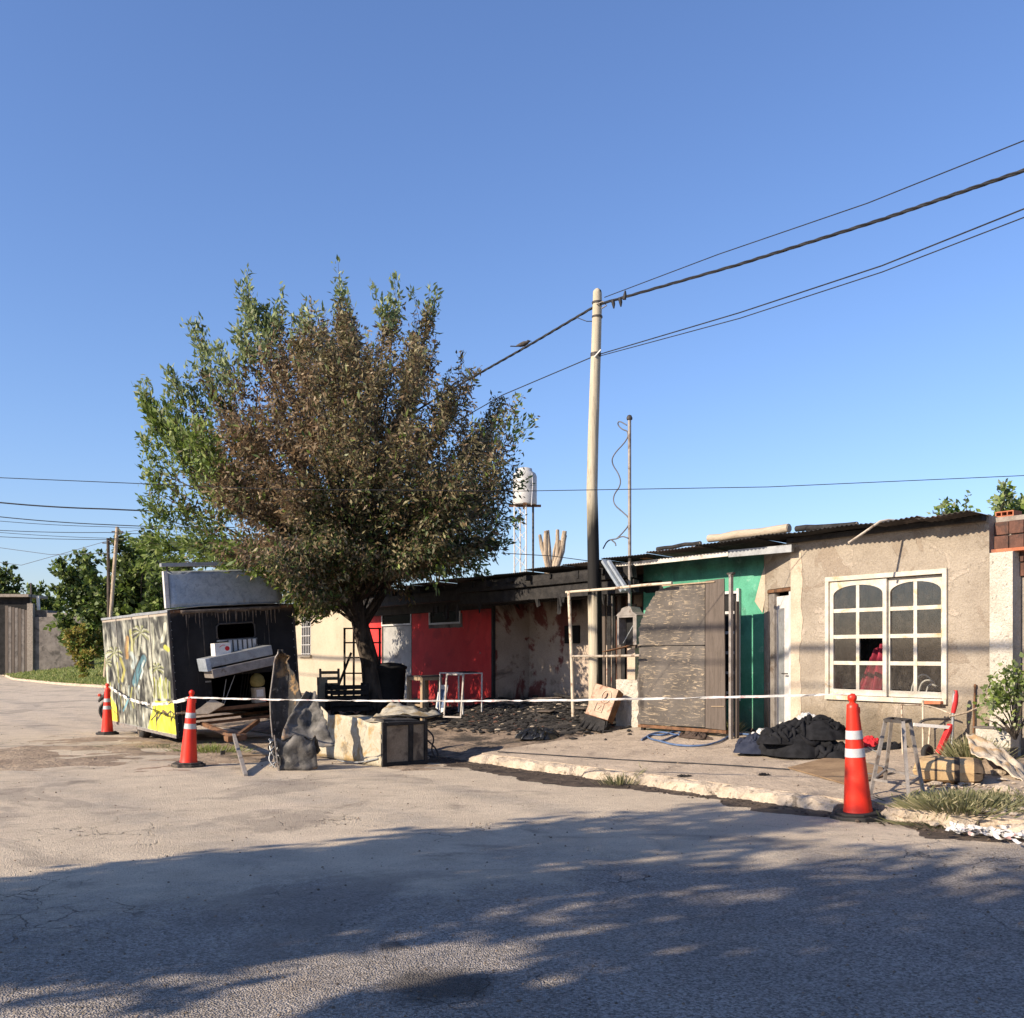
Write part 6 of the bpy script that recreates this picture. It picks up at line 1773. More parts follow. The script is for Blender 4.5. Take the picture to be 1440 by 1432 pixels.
# ash and rubble of the gutted room
random.seed(12)
def rubz(s, t):
    c = T(735, 1000, 3.4)[0]
    e = math.exp(-((s - c) / 2.6) ** 2 - ((t - 4.3) / 1.3) ** 2)
    return lotz(s, t) + .34 * e + .05 * nz((s, t, 1), 2.2) * min(1, e * 3) - .03
c0_ = T(735, 1000, 3.4)[0]
mb = MB(); mb.grid(lambda u, v: W(c0_ - 3.6 + 6.4 * u, 2.0 + 3.6 * v, rubz(c0_ - 3.6 + 6.4 * u, 2.0 + 3.6 * v) - (.05 if min(u, 1 - u, v) < .02 else 0)), 90, 60)
tag(mb.build('ash_heap', M['ash']), 'heap of black ash filling the gutted room', 'ash', kind='stuff')
for nm, m, cnt, rr, lab in (('charcoal_pieces', 'char', 1700, (.012, .06), 'charcoal and burnt scraps strewn over the ash heap'), ('plaster_rubble', 'stucco_pale', 130, (.012, .04), 'pale crumbs of plaster in the ash heap'), ('brick_rubble', 'brick_dark', 70, (.02, .05), 'brown brick rubble along the ash heap edge')):
    mb = MB()
    for k in range(cnt):
        s = random.gauss(c0_ + .1, 1.5); t = random.gauss(3.5, 1.0) if nm != 'brick_rubble' else random.gauss(2.9, .35)
        if t < 1.7 or t > 5.5: continue
        r = random.uniform(*rr); z = rubz(s, t) if t > 2.05 and abs(s - c0_ + .4) < 3.1 else lotz(s, t)
        mb.rock(W(s, t, z + r * .25), (r * random.uniform(.5, 2.2), r * random.uniform(.4, 1.6), r * random.uniform(.2, .7)))
    tag(mb.build(nm, M[m]), lab, 'rubble', kind='stuff')
# half-burnt boards lying in the ash
for k in range(16):
    s = random.uniform(c0_ - 2.2, c0_ + 2.0); t = random.uniform(2.7, 5.0); L_ = random.uniform(.5, 1.5); an = random.uniform(-.6, .6)
    a = W(s, t, rubz(s, t) + .05); 
    th = thing('charred_plank', 'charred plank lying half buried in the ash of the gutted room', 'plank', a, RZ + an, 'charred planks in the ash')
    MB().box(-L_ / 2, L_ / 2, -random.uniform(.03, .07), .05, -.015, .015, jit=.012).build('board', M['char'] if k % 4 else M['ply_grey'], th).rotation_euler = (random.uniform(-.2, .2), random.uniform(-.15, .15), 0)

# ---------------------------------------------------------------- cloth heaps, hoses and mats on the pavement
def cloth(name, mat, parent, w_, d_, h_, seed, fold=7.0, flat=.0, loc=(0, 0, 0), rz=0.0, amp=.06):
    """crumpled garment: a soft mound with thick rolled folds running over it and an uneven hem"""
    rg_ = random.Random(int(seed * 131) + 5)
    def hgt(x, y):
        an = math.atan2(y / d_, x / w_)
        r = math.hypot(x / w_, y / d_) / (1 + .22 * nz((math.cos(an) * 1.3, math.sin(an) * 1.3, seed), 1.0))
        m = max(0.0, 1 - r * r) ** .7
        q = Vector((x / w_ * 1.3, y / d_ * 1.3, seed))
        q = q + Vector((noise.noise(q * 1.5), noise.noise(q * 1.5 + Vector((7, 2, 1))), 0)) * .5
        rd = 1 - abs(noise.noise(q * 2.4)) * 2.0
        rd2 = 1 - abs(noise.noise(q * 4.6 + Vector((3, 1, 2)))) * 2.0
        return max(.003, h_ * m + amp * (.55 * rd + .30 * rd2 - .35) * min(1, max(0, 1 - r) * 3 + .1)), r
    def f(u, v):
        an = 2 * math.pi * u
        e_ = 1 + .22 * nz((math.cos(an) * 1.3, math.sin(an) * 1.3, seed), 1.0)
        x = w_ * v * e_ * math.cos(an); y = d_ * v * e_ * math.sin(an)
        return (x, y, hgt(x, y)[0])
    mb = MB(); mb.grid(f, 64, 22)
    nf = int(10 + 46 * w_)
    for k in range(nf):
        a = rg_.uniform(0, 6.283); r0 = rg_.uniform(.1, .85)
        x, y = w_ * r0 * math.cos(a), d_ * r0 * math.sin(a)
        ang = a + rg_.choice((1.57, 0.3, -.5, 1.0)) + rg_.uniform(-.5, .5); L = rg_.uniform(.35, .8) * min(w_, d_) * 1.2
        rad = rg_.uniform(.35, .75) * min(amp, .07) * .75; pts = []; rs = []
        n = 8
        for i in range(n + 1):
            kk = i / n - .5
            ang += rg_.uniform(-.22, .22)
            px_, py_2 = x + math.cos(ang) * kk * L, y + math.sin(ang) * kk * L
            hz, rr_ = hgt(px_, py_2)
            if rr_ > 1.0: hz = .006
            pts.append((px_, py_2, hz + rad * .25)); rs.append(rad * (.25 + .9 * math.sin(math.pi * (i + .3) / (n + .6))) * rg_.uniform(.8, 1.2))
        mb.tube(pts, rs, 7)
    o = mb.build(name, mat, parent)
    o.location = loc; o.rotation_euler = (0, 0, rz)
    return o
p = PV(757, 1038)
blk = thing('black_garment', 'crumpled black garment lying alone on the pavement', 'garment', p, .1)
cloth('cloth', M['plastic_bag'], blk, .40, .34, .12, 3, 7, amp=.09)
p = PV(1118, 1060)
cp = thing('clothes_heap', 'big heap of dark clothes dumped on the pavement by the door', 'clothes', p, RZ)
cloth('garment', M['cloth_black'], cp, .66, .50, .36, 11, 8, amp=.10)
cloth('garment', M['cloth_black'], cp, .46, .40, .24, 14, 8, loc=(.22, .12, .22), rz=.5, amp=.10)
cloth('garment', M['cloth_navy'], cp, .34, .26, .20, 17, 8, loc=(-.40, -.28, .0), rz=.9, amp=.07)
cloth('garment', M['cloth_brown'], cp, .40, .30, .20, 19, 8, loc=(-.30, .35, .0), rz=.2, amp=.08)
cloth('garment', M['cloth_white'], cp, .16, .13, .14, 23, 6, loc=(-.42, -.16, .14), rz=.2, amp=.05)
cloth('garment', M['cloth_white'], cp, .20, .12, .08, 27, 6, loc=(-.02, .30, .42), rz=.1, amp=.05)
cloth('garment', M['cloth_black'], cp, .36, .28, .18, 29, 8, loc=(.05, -.22, .16), rz=1.4, amp=.08)
cloth('garment', M['cloth_black'], cp, .30, .24, .16, 31, 8, loc=(.55, .02, .0), rz=.4, amp=.07)
p = PV(1075, 1027)
c2 = thing('brown_rag_heap', 'low heap of brown rags and boards at the foot of the green wall', 'rags', p, RZ)
cloth('rag', M['cloth_brown'], c2, .50, .34, .16, 33, 8, amp=.08); cloth('rag', M['cloth_white'], c2, .2, .16, .1, 37, 6, loc=(.45, .2, .05), amp=.05)
MB().box(-.4, .5, .3, .6, .30, .32, jit=.03).build('board', M['timber'], c2).rotation_euler = (-.3, .12, 0)
p = PV(977, 1038)
c3 = thing('brown_rag', 'small brown rag lying beneath the plywood fence', 'rag', p, RZ)
cloth('cloth', M['cloth_brown'], c3, .34, .12, .05, 41, 8, amp=.06)
for (px, py, m, lab, w_, d_, h_) in ((1177, 1058, 'cloth_blue', 'bright cyan rag beside the dark clothes heap', .12, .09, .07), (1222, 1049, 'cloth_red', 'bright red cloth lying behind the gutter cone', .17, .13, .10), (1253, 1052, 'cloth_black', 'flat black cloth beside the red cloth near the wall', .26, .14, .05)):
    th = thing('rag', lab, 'rag', PV(px, py), .4)
    cloth('cloth', M[m], th, w_, d_, h_, px * .1, 6, amp=.04)
# cardboard mat
q = [PV(x, y) for x, y in ((1108, 1081), (1166, 1066), (1240, 1078), (1244, 1092), (1196, 1106))]
o = q[0]; z0 = max(v.z for v in q) 
cm = thing('cardboard_mat', 'flattened brown cardboard sheet lying on the pavement behind the cone', 'cardboard', o)
nrm = (q[1] - q[0]).cross(q[3] - q[0]).normalized(); nrm = nrm if nrm.z > 0 else -nrm
mbq = MB(); n = len(q); v0 = [v - o + Vector((0, 0, .004)) for v in q]; v1 = [v + nrm * .012 for v in v0]
mbq.add(v0 + v1, [tuple(range(n))[::-1], tuple(range(n, 2 * n))] + [(i, (i + 1) % n, n + (i + 1) % n, n + i) for i in range(n)]); mbq.build('sheet', M['cardboard'], cm)
# hoses
def hose(name, label, px, r, mat, lift=.0):
    pts = [PV(x, y) for x, y in px]; o = pts[0].copy()
    w3 = smooth([v - o + Vector((0, 0, r)) for v in pts], 3)
    for v in w3:
        s_, t_ = ST(Vector(v) + o)
        v.z = max(v.z, lotz(s_, t_) - o.z + r) + .004 * nz((v.x, v.y, 1), 6)
    ob = MB().tube(w3, r, 6).build(name, M[mat], None, loc=o)
    return tag(ob, label, 'hose')
hose('garden_hose', 'blue garden hose looped on the pavement under the plywood', [(902, 1042), (915, 1034), (935, 1036), (948, 1029), (960, 1032), (945, 1038), (930, 1044), (915, 1041), (908, 1036), (930, 1030), (955, 1036), (978, 1035)], .016, 'hose')
hose('garden_hose', 'long grey blue hose running from the plywood towards the clothes heap', [(925, 1043), (950, 1050), (985, 1051), (1010, 1046), (1025, 1037), (1040, 1033), (1062, 1036)], .017, 'hose')
hose('garden_hose', 'dark hose curving over the cardboard behind the stool', [(1222, 1075), (1240, 1080), (1262, 1085), (1250, 1090), (1225, 1092), (1205, 1086)], .012, 'wire_grey')
hose('pavement_wire', 'thin dark wire lying along the pavement above the kerb', [(700, 1058), (780, 1063), (900, 1071), (1010, 1076), (1110, 1083)], .008, 'wire')
o = hose('coiled_lead', 'thin pale lead rising from the pavement behind the cone', [(1212, 1045), (1225, 1055), (1236, 1060)], .008, 'zinc')
# small scraps
for (px, py, w_, lab) in ((1074, 1090, .10, 'small black scrap lying on the pavement near the kerb'), (962, 1092, .12, 'dark twisted scrap on the kerb edge below the hoses'), (697, 1073, .10, 'black scrap lying in the gutter mud')):
    th = thing('scrap', lab, 'scrap', PV(px, py)); cloth('piece', M['char'], th, w_ * .8, w_ * .35, .006, px * .3, 5, amp=.022)

# ---------------------------------------------------------------- metal stool, red trolley and junk at the right
bs = [PV(x, y) for x, y in ((1224, 1117), (1278, 1127), (1298, 1113), (1244, 1100))]
ctr = sum(bs, Vector()) / 4
h_ = .80
stl = thing('metal_stool', 'grey square metal stool without a seat standing on the pavement', 'stool', ctr)
topc = D(1262, 1013, ctr.y) - ctr
tp = []
for k, b in enumerate(bs):
    bl = b - ctr; tl2 = Vector((bl.x * .46 + topc.x, bl.y * .46 + topc.y * 0, topc.z)); tp.append(tl2)
    bl.z = lotz(*ST(b)) - ctr.z if ST(b)[1] > .1 else bl.z
    MB().bar(bl, tl2, .032).build('leg', M['grey_steel'], stl)
for k in range(4):
    MB().bar(tp[k], tp[(k + 1) % 4], .045, .03).build('seat_rail', M['dark_steel'], stl)
    f = .20; a = bs[k] - ctr; b = bs[(k + 1) % 4] - ctr
    MB().bar(a.lerp(tp[k], f), b.lerp(tp[(k + 1) % 4], f), .022).build('stretcher', M['grey_steel'], stl)
# red trolley: slanted red arm and upright handle with red grip
ty = 12.55
tb_ = H(1322, 1065, .1); tb_ = D(1322, 1068, ty); tb_.z = lotz(*ST(tb_))
tk = thing('red_trolley', 'old sack trolley with red handle grip and red slanted arm', 'trolley', tb_)
def kp(px, py, dy=0): return D(px, py, ty + dy) - tb_
MB().tube([kp(1338, 1055), kp(1340, 1010), kp(1342, 972)], .020, 8).build('handle', M['zinc'], tk)
MB().tube([kp(1340.5, 1003), kp(1343, 990), kp(1344, 978), kp(1344.5, 971)], [.026, .036, .034, .02], 10).build('grip', M['red_paint'], tk)
MB().bar(kp(1319, 1060, -.05), kp(1337, 1019, .02), .075, .05).build('red_arm', M['red_paint'], tk, bevel=.006)
MB().bar(kp(1285, 1019), kp(1335, 1023), .04, .04).build('cross_bar', M['tape_white'], tk)
for a, b in (((1298, 985), (1298, 1068)), ((1268, 992), (1270, 1080)), ((1308, 1022), (1305, 1058))): MB().tube([kp(*a, .2), kp(*b, .2)], .014, 6).build('stay', M['pipe_cream'], tk)
MB().tube(smooth([kp(1266, 991, .2), kp(1300, 992, .2), kp(1320, 997, .2), kp(1337, 1004, .1)], 2), .012, 6).build('loop', M['pipe_cream'], tk)
MB().tube(smooth([kp(1290, 1022), kp(1297, 1013), (kp(1312, 1011)), kp(1330, 1012), kp(1336, 1008)], 2), .018, 6).build('hoop', M['dark_steel'], tk)
for cx_, cyy in ((1304, 1062), (1341, 1058)):
    w_ = MB().lathe([(.05, -.025), (.095, -.03), (.11, 0), (.095, .03), (.05, .025)], 18).build('wheel', M['tyre'], tk); w_.location = kp(cx_, cyy, .05) + Vector((0, 0, .03)); w_.rotation_euler = (math.radians(90), 0, .6)
MB().tube(smooth([kp(1336, 1054), kp(1330, 1062), kp(1338, 1066), kp(1344, 1060)], 2), .014, 6).build('bent_foot', M['rust'], tk)
rod = thing('steel_rod', 'thin rusty rod standing upright against the beige wall', 'rod', D(1369, 1030, 12.6))
MB().tube([(0, 0, -.15), (.005, 0, .25), (.02, 0, .58)], .013, 6).build('shaft', M['rust'], rod)
MB().lathe([(.018, .57), (.02, .59), (.012, .61)], 8).build('tip', M['rust'], rod).location = (.02, 0, 0)
stk_ = thing('branch_stick', 'long bare stick leaning from the wall towards the leafy shrub', 'stick', D(1340, 1010, 12.3))
def sp_(px, py): return D(px, py, 12.3) - stk_.location
MB().tube([sp_(1335, 1008), sp_(1360, 1002), sp_(1378, 994), sp_(1400, 980), sp_(1420, 968)], [.014, .013, .012, .011, .007], 6).build('stem', M['bark_pale'], stk_)
MB().tube([sp_(1378, 994), sp_(1385, 985), sp_(1390, 972)], [.008, .006, .004], 5).build('twig', M['bark_pale'], stk_)
# sill fragment: brick ledge under the right end of the window
sl = front('sill_brick', 'red brick sliver under the right end of the window', 'brick', T(1314, 986, TA - .05)[0], TA - .055, T(1314, 990, TA - .05)[1])
MB().box(-.12, .12, -.05, .06, 0, .035, jit=.008).build('clay_body', M['brick'], sl)
# ochre seat cushion
cpx = PV(1334, 1098)
cu = thing('seat_cushion', 'ochre seat cushion with painted shadow stripes lying near the weeds', 'cushion', cpx, RZ + .55)
def cush(u, v):
    a = -.5 + u; b = -.5 + v
    ex = (1 - abs(2 * a) ** 6) ; ey = (1 - abs(2 * b) ** 6)
    return a, b, max(0, ex * ey)
cu_w, cu_d, cu_h = .70, .58, .24
mbc = MB(); NN = 26
for j in range(NN):
    for i in range(NN):
        vs = []
        for (ii, jj) in ((i, j), (i + 1, j), (i + 1, j + 1), (i, j + 1)):
            a, b, m = cush(ii / NN, jj / NN); vs.append((a * cu_w, b * cu_d, .12 + cu_h * .5 * m ** .35 + .012 * nz((a * 4, b * 4, 1))))
        v2 = [(x, y, .24 - z) for x, y, z in vs]
        aa = (i + .5) / NN
        mi_ = 1 if (.30 < aa < .36 or .58 < aa < .66 or .86 < aa) else 0  # the stripes are shadows put into the cushion's colour
        mbc.add(vs, [(0, 1, 2, 3)], mi_, True); mbc.add(v2, [(0, 3, 2, 1)], mi_, True)
mbc.build('pad', [M['cushion'], M['cushion_shadow']], cu)
# torn sacking slope and block at the right edge
tq = thing('torn_sacking', 'torn pale sacking sheet draped over junk by the gate pillar', 'sacking', D(1400, 1075, 11.2))
def tqp(u, v):
    a = D(1358 + 8 * v, 1030 + 30 * v, 11.9 - 1.0 * v); b = D(1440 + 6 * v, 1078 + 30 * v, 11.0 - .6 * v)
    p = a.lerp(b, u); p.z += .05 * nz((u * 5, v * 4, 2)) + .05 * math.sin(math.pi * u)
    return p - tq.location
MB().grid(tqp, 28, 14).build('sheet', surf('stained_sacking', (.46, .38, .28), (.56, .48, .37), 4, .95, .6, 60, .01, layers=[((.42, .25, .10), 3, .52, .64, .75), ((.18, .14, .10), 5, .6, .7, .7)]), tq, solid=.01)
MB().rock(D(1400, 1085, 11.3) - tq.location, (.35, .3, .16)).build('stuffing', M['lot'], tq)
gb = front('concrete_block', 'pale hollow concrete block on the ground against the gate pillar', 'block', T(1402, 1035, TA - .25)[0], TA - .25, T(1402, 1050, TA - .25)[1])
MB().box(-.22, .22, -.1, .1, 0, .22).build('body', M['roughcast'], gb, bevel=.008); MB().box(-.24, .25, -.12, .12, .222, .235).build('slab', M['grey_render'], gb)
MB().box(-.21, .21, -.09, .09, -.4, -.002).build('footing', M['grey_render'], gb)

# ---------------------------------------------------------------- weeds, shrub and tape tangle
def weed(name, label, px, py, n, hgt, spread, width, seed, mat='weed', lean=.55):
    p = PV(px, py) if ST(G(px, py))[1] > .05 else G(px, py)
    rg = np.random.default_rng(seed)
    th = thing(name, label, 'weeds', p)
    sp = np.column_stack([rg.normal(0, spread[0], n), rg.normal(0, spread[1], n), np.zeros(n)])
    sp[:, 2] = [gz(Vector((p.x + a, p.y + b, 0))) - p.z - .01 for a, b, _ in sp]
    blades('leaves', sp, hgt, width, M[mat], th, seed, lean)
    # side leaves higher up
    sp2 = sp[: n // 2].copy(); sp2[:, 2] += rg.uniform(.2, .7, n // 2) * hgt; sp2[:, :2] += rg.normal(0, .06, (n // 2, 2))
    blades('leaves', sp2, hgt * .4, width * 2.2, M[mat], th, seed + 1, 1.1)
    return th
weed('weed_clump', 'bushy green weed clump growing over the broken kerb end', 1354, 1136, 1500, .17, (.22, .20), .045, 1, lean=1.1)
weed('weed_clump', 'tall grey green weeds beside the ochre cushion', 1366, 1072, 520, .30, (.10, .12), .03, 2, lean=.5)
weed('weed_clump', 'lower green weeds at the edge of the road by the tape', 1410, 1156, 700, .13, (.20, .14), .05, 3, lean=1.1)
weed('weed_clump', 'small dry weed sprouting from the kerb', 872, 1105, 160, .17, (.10, .05), .03, 4)
weed('weed_clump', 'tiny weed sprouting at the foot of the plywood sheet', 964, 1024, 90, .20, (.05, .03), .05, 5)
weed('weed_clump', 'tiny weed sprouting at the foot of the steel post', 1024, 1030, 160, .22, (.08, .04), .05, 6)
weed('weed_clump', 'grass tuft growing under the trailer drawbar', 300, 1058, 420, .17, (.28, .14), .035, 7, 'grass', .8)
weed('weed_clump', 'dry grass tuft behind the trailer cone', 236, 1052, 260, .10, (.35, .10), .04, 8, 'weed', .9)
sh = thing('leafy_shrub', 'yellow green leafy shrub in front of the gate pillar', 'shrub', D(1428, 1040, 11.6))
rg = np.random.default_rng(77); P_, D_ = [], []
mbs = MB()
for (px, py) in ((1432, 950), (1415, 960), (1405, 975), (1440, 970), (1450, 955), (1395, 985), (1388, 1000), (1420, 985), (1436, 990), (1385, 1012), (1400, 1008), (1425, 1015), (1455, 980), (1462, 1000)):
    a = Vector((0, 0, 0)); b = D(px, py, 11.6 + random.uniform(-.25, .25)) - sh.location
    pts = limb(a, b, .05, .1, 5); mbs.tube(pts, [.012 - .0015 * k for k in range(6)], 4)
    n = 46 if py < 990 else 9
    P_.append(np.array(b)[None] + rg.normal(0, .075, (n, 3))); D_.append(rg.normal(0, .8, (n, 3)) + np.array([0, 0, .3]))
mbs.build('stems', M['bark'], sh)
leaf_object('leaves', np.vstack(P_), np.vstack(D_), .066, .36, M['leaf_pale'], sh, 5); leaf_object('leaves', np.vstack(P_) + .02, np.vstack(D_)[::-1], .066, .36, M['leaf_green'], sh, 6)
tt = thing('tape_tangle', 'tangled red and white barrier tape lying in the gutter by the weeds', 'tape', G(1385, 1178))
rt = random.Random(3)
for k in range(9):
    a = G(1330 + rt.uniform(-3, 20), 1166 + rt.uniform(-8, 8), .03) - tt.location; b = G(1450, 1180 + rt.uniform(-10, 14), .03) - tt.location
    pts = [a.lerp(b, i / 14) + Vector((0, rt.uniform(-.05, .05), abs(rt.gauss(0, .022)) + .010)) for i in range(15)]
    mb = MB(); ribbon(mb, smooth(pts, 2), .032, 0, 3, rt.uniform(0, 3), k); mb.build('strip', M['tape'] if k % 4 else M['tape_white'], tt)
for k in range(3):
    pts = [D(1334 + 3 * k, 1166 - k * 3, 9.0), D(1350, 1150 - 4 * k, 9.1), D(1372, 1135 - 6 * k, 9.15), D(1386, 1126 + 4 * k, 9.2)]
    mb = MB(); ribbon(mb, smooth([p_ - tt.location for p_ in pts], 3), .06, 0, 1.0, .6 * k, k + 20); mb.build('strip', M['tape_white'] if k else M['tape'], tt)
rr2 = MB(); rj = random.Random(8)
for k in range(170):
    px, py = rj.uniform(1300, 1450), rj.uniform(1068, 1165)
    p_ = PV(px, py) if ST(G(px, py))[1] > .05 else G(px, py)
    r = rj.uniform(.012, .05) if k % 9 else rj.uniform(.06, .10)
    rr2.rock((p_.x, p_.y, p_.z + r * .3), (r * rj.uniform(.7, 1.6), r * rj.uniform(.6, 1.3), r * rj.uniform(.4, .8)))
tag(rr2.build('kerb_rubble', M['kerb']), 'broken concrete rubble among the weeds by the kerb end', 'rubble', kind='stuff')
# asphalt patch with a cracked rim
c = G(880, 1192); 
def apt(u, v):
    an = 2 * math.pi * u; r = v * (1 + .16 * nz((math.cos(an) * 2, math.sin(an) * 2, 1)))
    x = c.x + .36 * r * math.cos(an); y = c.y + .50 * r * math.sin(an) + .1 * r * math.cos(an)
    return (x, y, roadz(y) + (.018 if v < .9 else -.02))
tag(MB().grid(apt, 40, 6).build('road_patch', M['asphalt']), kind='structure')

# ---------------------------------------------------------------- motorbike half hidden behind the trailer
mbp_ = G(152, 1014)
mk = thing('motorbike', 'black motorbike with orange tail lamp parked behind the painted trailer', 'motorbike', mbp_, .15)
for x in (.05, 1.3):
    pts = [(x + .27 * math.cos(k * math.pi / 12), 0, .30 + .27 * math.sin(k * math.pi / 12)) for k in range(25)]
    w_ = MB().tube(pts, .045, 8, cap=False).build('wheel', M['tyre'], mk)
    MB().tube([(x + .21 * math.cos(k * math.pi / 12), 0, .30 + .21 * math.sin(k * math.pi / 12)) for k in range(25)], .014, 6, cap=False).build('rim', M['grey_steel'], w_)
    for k in range(6): MB().bar((x, 0, .3), (x + .21 * math.cos(k * math.pi / 3), 0, .3 + .21 * math.sin(k * math.pi / 3)), .014).build('spoke', M['grey_steel'], w_)
MB().tube([(.05, .07, .3), (.45, .07, .42), (.9, .05, .6), (1.12, 0, .88)], .025, 7).build('frame', M['dark_steel'], mk)
MB().box(.42, .80, -.13, .13, .24, .52).build('engine', M['grey_steel'], mk, bevel=.03)
MB().tube([(-.10, 0, .78), (.15, 0, .76), (.45, 0, .74), (.62, 0, .76)], [.07, .11, .12, .08], 10).build('seat', M['rubber'], mk)
MB().tube([(.60, 0, .80), (.78, 0, .88), (.98, 0, .86), (1.1, 0, .80)], [.08, .13, .12, .05], 10).build('fuel_tank', M['red_paint'], mk)
MB().tube([(-.26, 0, .55), (-.18, 0, .66), (-.02, 0, .72)], [.03, .06, .09], 8).build('mudguard', M['rubber'], mk)
MB().box(-.27, -.19, -.06, .06, .70, .78).build('tail_lamp', M['light_red'], mk, bevel=.015)
MB().tube([(1.12, -.34, 1.02), (1.06, -.2, 1.05), (1.12, 0, .98), (1.06, .2, 1.05), (1.12, .34, 1.02)], .016, 6).build('handlebar', M['dark_steel'], mk)
MB().tube([(1.3, .05, .3), (1.12, .05, .95)], .025, 7).build('fork', M['grey_steel'], mk)

# ---------------------------------------------------------------- water tank behind the roofs
wy = 46.0
wb0 = D(738, 710, wy); base = Vector((wb0.x, wy, FZ))
tk_ = thing('water_tank', 'grey white water tank on a thin steel lattice tower behind the roof', 'water tank', base)
zt0 = wb0.z - FZ; rad_ = 17 / FPX * wy; hh = (709 - 657) / FPX * wy
MB().lathe([(rad_ * .97, 0), (rad_, .05), (rad_, hh * .36), (rad_ * .985, hh * .38), (rad_, hh * .40), (rad_, hh * .76), (rad_ * .9, hh * .84), (rad_ * .62, hh * .90), (rad_ * .60, hh * .97), (rad_ * .3, hh)], 28).build('tank', M['tank'], tk_).location = (0, 0, zt0)
pf = MB().box(-.75, .75, -.08, .08, zt0 - .10, zt0 - .005); pf.box(-.08, .08, -.75, .75, zt0 - .101, zt0 - .006); pf.build('platform', M['rust'], tk_)
legs = [(-.48, -.3), (.06, -.45), (-.2, .45)]
for x, y in legs: MB().tube([(x, y, -.1), (x, y, zt0 - .1)], .04, 6).build('leg', M['white_frame'], tk_)
MB().tube([(.38, -.1, -.1), (.38, -.1, zt0 - .05)], .05, 8).build('riser_pipe', M['dark_steel'], tk_)
nl_ = 14
for a in range(3):
    (x0, y0), (x1, y1) = legs[a], legs[(a + 1) % 3]
    for k in range(nl_):
        z0_ = zt0 * k / nl_; z1_ = zt0 * (k + 1) / nl_
        if k % 2: x0, y0, x1, y1 = x1, y1, x0, y0
        if z1_ > 2.5: MB().bar((x0, y0, z0_), (x1, y1, z1_ - .1), .022).build('lattice_bar', M['white_frame'], tk_)
MB().tube([(.30, -rad_ * .96, zt0 - .1), (.36, -rad_ * .94, zt0 + hh * .5), (.33, -rad_ * .9, zt0 + hh * .8)], .03, 6).build('pipe', M['tank_grey'], tk_)

# ---------------------------------------------------------------- far left: posts, ruined shed, grass
for k, (pa, pb, r, m, lab) in enumerate((((152, 940), (152, 757), .12, 'bark', 'dark straight timber post on the verge'), ((147, 942), (165, 741), .13, 'pole', 'pale leaning timber post beside the dark one'))):
    b = vbase(pa[0], 62); th = thing('timber_post', lab, 'post', b)
    t_ = D(*pb, 62) - b
    MB().tube([(0, 0, -.3), t_ * .5 + Vector((.05, 0, 0)), t_], [r, r * .92, r * .8], 9).build('shaft', M['bark_pale'] if k else M['bark'], th)
    MB().bar(t_ + Vector((-.35, 0, -.3)), t_ + Vector((.35, 0, -.3)), .07).build('cross_arm', M['dark_steel'], th)
sy = 84.0
sbz = vbase(70, sy).z
sd_ = thing('ruined_shed', 'grey ruined shed of rough boards with a concrete corner pillar', 'shed', Vector((D(70, 0, sy).x, sy, sbz)))
def sx(px): return D(px, 0, sy).x - D(70, 0, sy).x
def sz(py): return D(0, py, sy).z - sbz
MB().box(sx(46), sx(120), 0, .2, -.4, sz(868)).build('side_wall', M['grey_render'], sd_)
MB().box(sx(40), sx(48), -.25, .2, -.4, sz(849)).build('corner_pillar', M['mortar'], sd_)
for k in range(7):
    MB().box(sx(8 + k * 4.6), sx(12 + k * 4.6), -.1 - .2 * k * 0, .1, -.4, sz(852 + (k * 37 % 9))).build('board', M['grey_render'] if k % 2 else M['ply_grey'], sd_)
MB().box(sx(-30), sx(40), .12, .3, -.4, sz(838)).build('dark_wall', M['soot'], sd_)
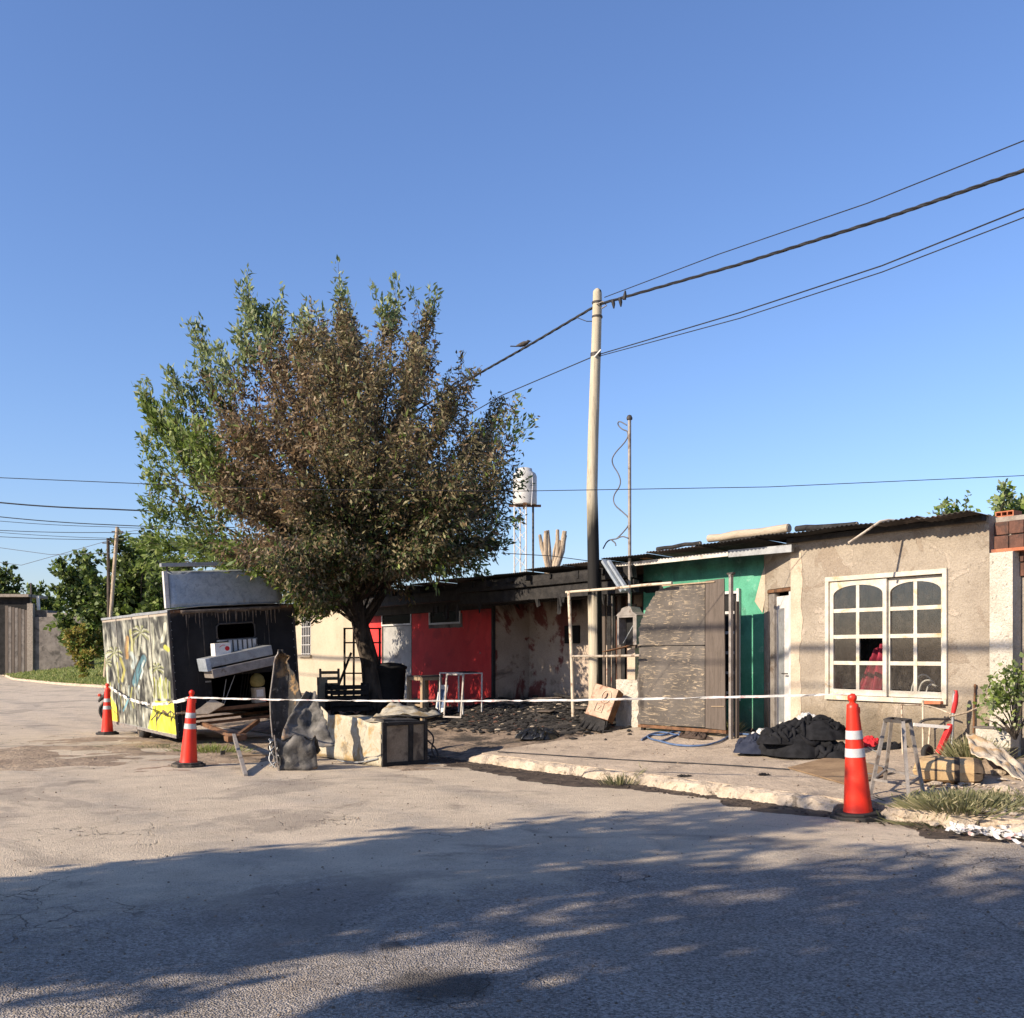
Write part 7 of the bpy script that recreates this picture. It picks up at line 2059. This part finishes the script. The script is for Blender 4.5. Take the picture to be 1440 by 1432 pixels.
MB().box(sx(46), sx(64), .3, 2.5, sz(868) + .005, sz(858)).build('parapet', M['grey_render'], sd_)
MB().box(sx(-30), sx(44), -.5, 3, sz(840), sz(836)).build('roof', M['mortar'], sd_)
MB().box(sx(64), sx(110), .25, 3, sz(868) + .006, sz(862)).build('roof_slab', M['mortar'], sd_)
MB().bar((sx(43.5), 0, sz(849)), (sx(43.5), 0, sz(820)), .12).build('mast', M['dark_steel'], sd_); MB().bar((sx(52), .3, sz(858)), (sx(51), .3, sz(838)), .2).build('post', M['white_frame'], sd_)
# grass on the verge: nobody could count it
rg = np.random.default_rng(5); sp = []
while len(sp) < 26000:
    u_ = rg.uniform(.15, 1.0); d = 30 * rg.random() ** 1.5
    x, y = verge_edge(u_); yy = y + d
    px_ = x / yy * FPX + CX
    if -10 < px_ < 260: sp.append((x, yy, vergez(d, x, yy) - .02))
tag(blades('verge_grass', sp, .22, .12, M['grass'], None, 5, .7), 'mown green grass on the verge across the side street', 'grass', kind='stuff')
# pink blanket hanging inside the window
bl_ = front('pink_blanket', 'dusty pink blanket draped behind the left window panes', 'blanket', T(1225, 950, TA + .3)[0], TA + .3, zw0)
def blp(u, v):
    h2 = T(1225, 905, TA + .3)[1] - zw0
    lx = -.34 + .22 * v ** .6
    return (lx + (.12 - lx) * u, .05 * math.sin(u * 14) * (1 - .3 * v) + .15 * v, -.05 + (h2 + .05) * v * (1 - .25 * (1 - u) ** 2))
MB().grid(blp, 40, 16).build('cloth', M['cloth_pink'], bl_, solid=.01)
jn = front('window_junk', 'pale cloths and wires heaped inside behind the lower window panes', 'junk', T(1260, 975, TA + .5)[0], TA + .5, .16)
cloth('cloth', M['cloth_white'], jn, .7, .3, .55, 51, 7, amp=.10); cloth('cloth', M['cloth_black'], jn, .5, .3, .75, 53, 7, loc=(-.55, .1, 0), amp=.12)
for k in range(3): MB().tube(smooth([(.3 + .1 * k, -.1, .5), (.35 + .12 * k, -.15, .85), (.5 + .1 * k, -.1, 1.0 - .1 * k), (.62, 0, .8)], 2), .014, 5).build('wire_loop', M['tape_white'], jn)
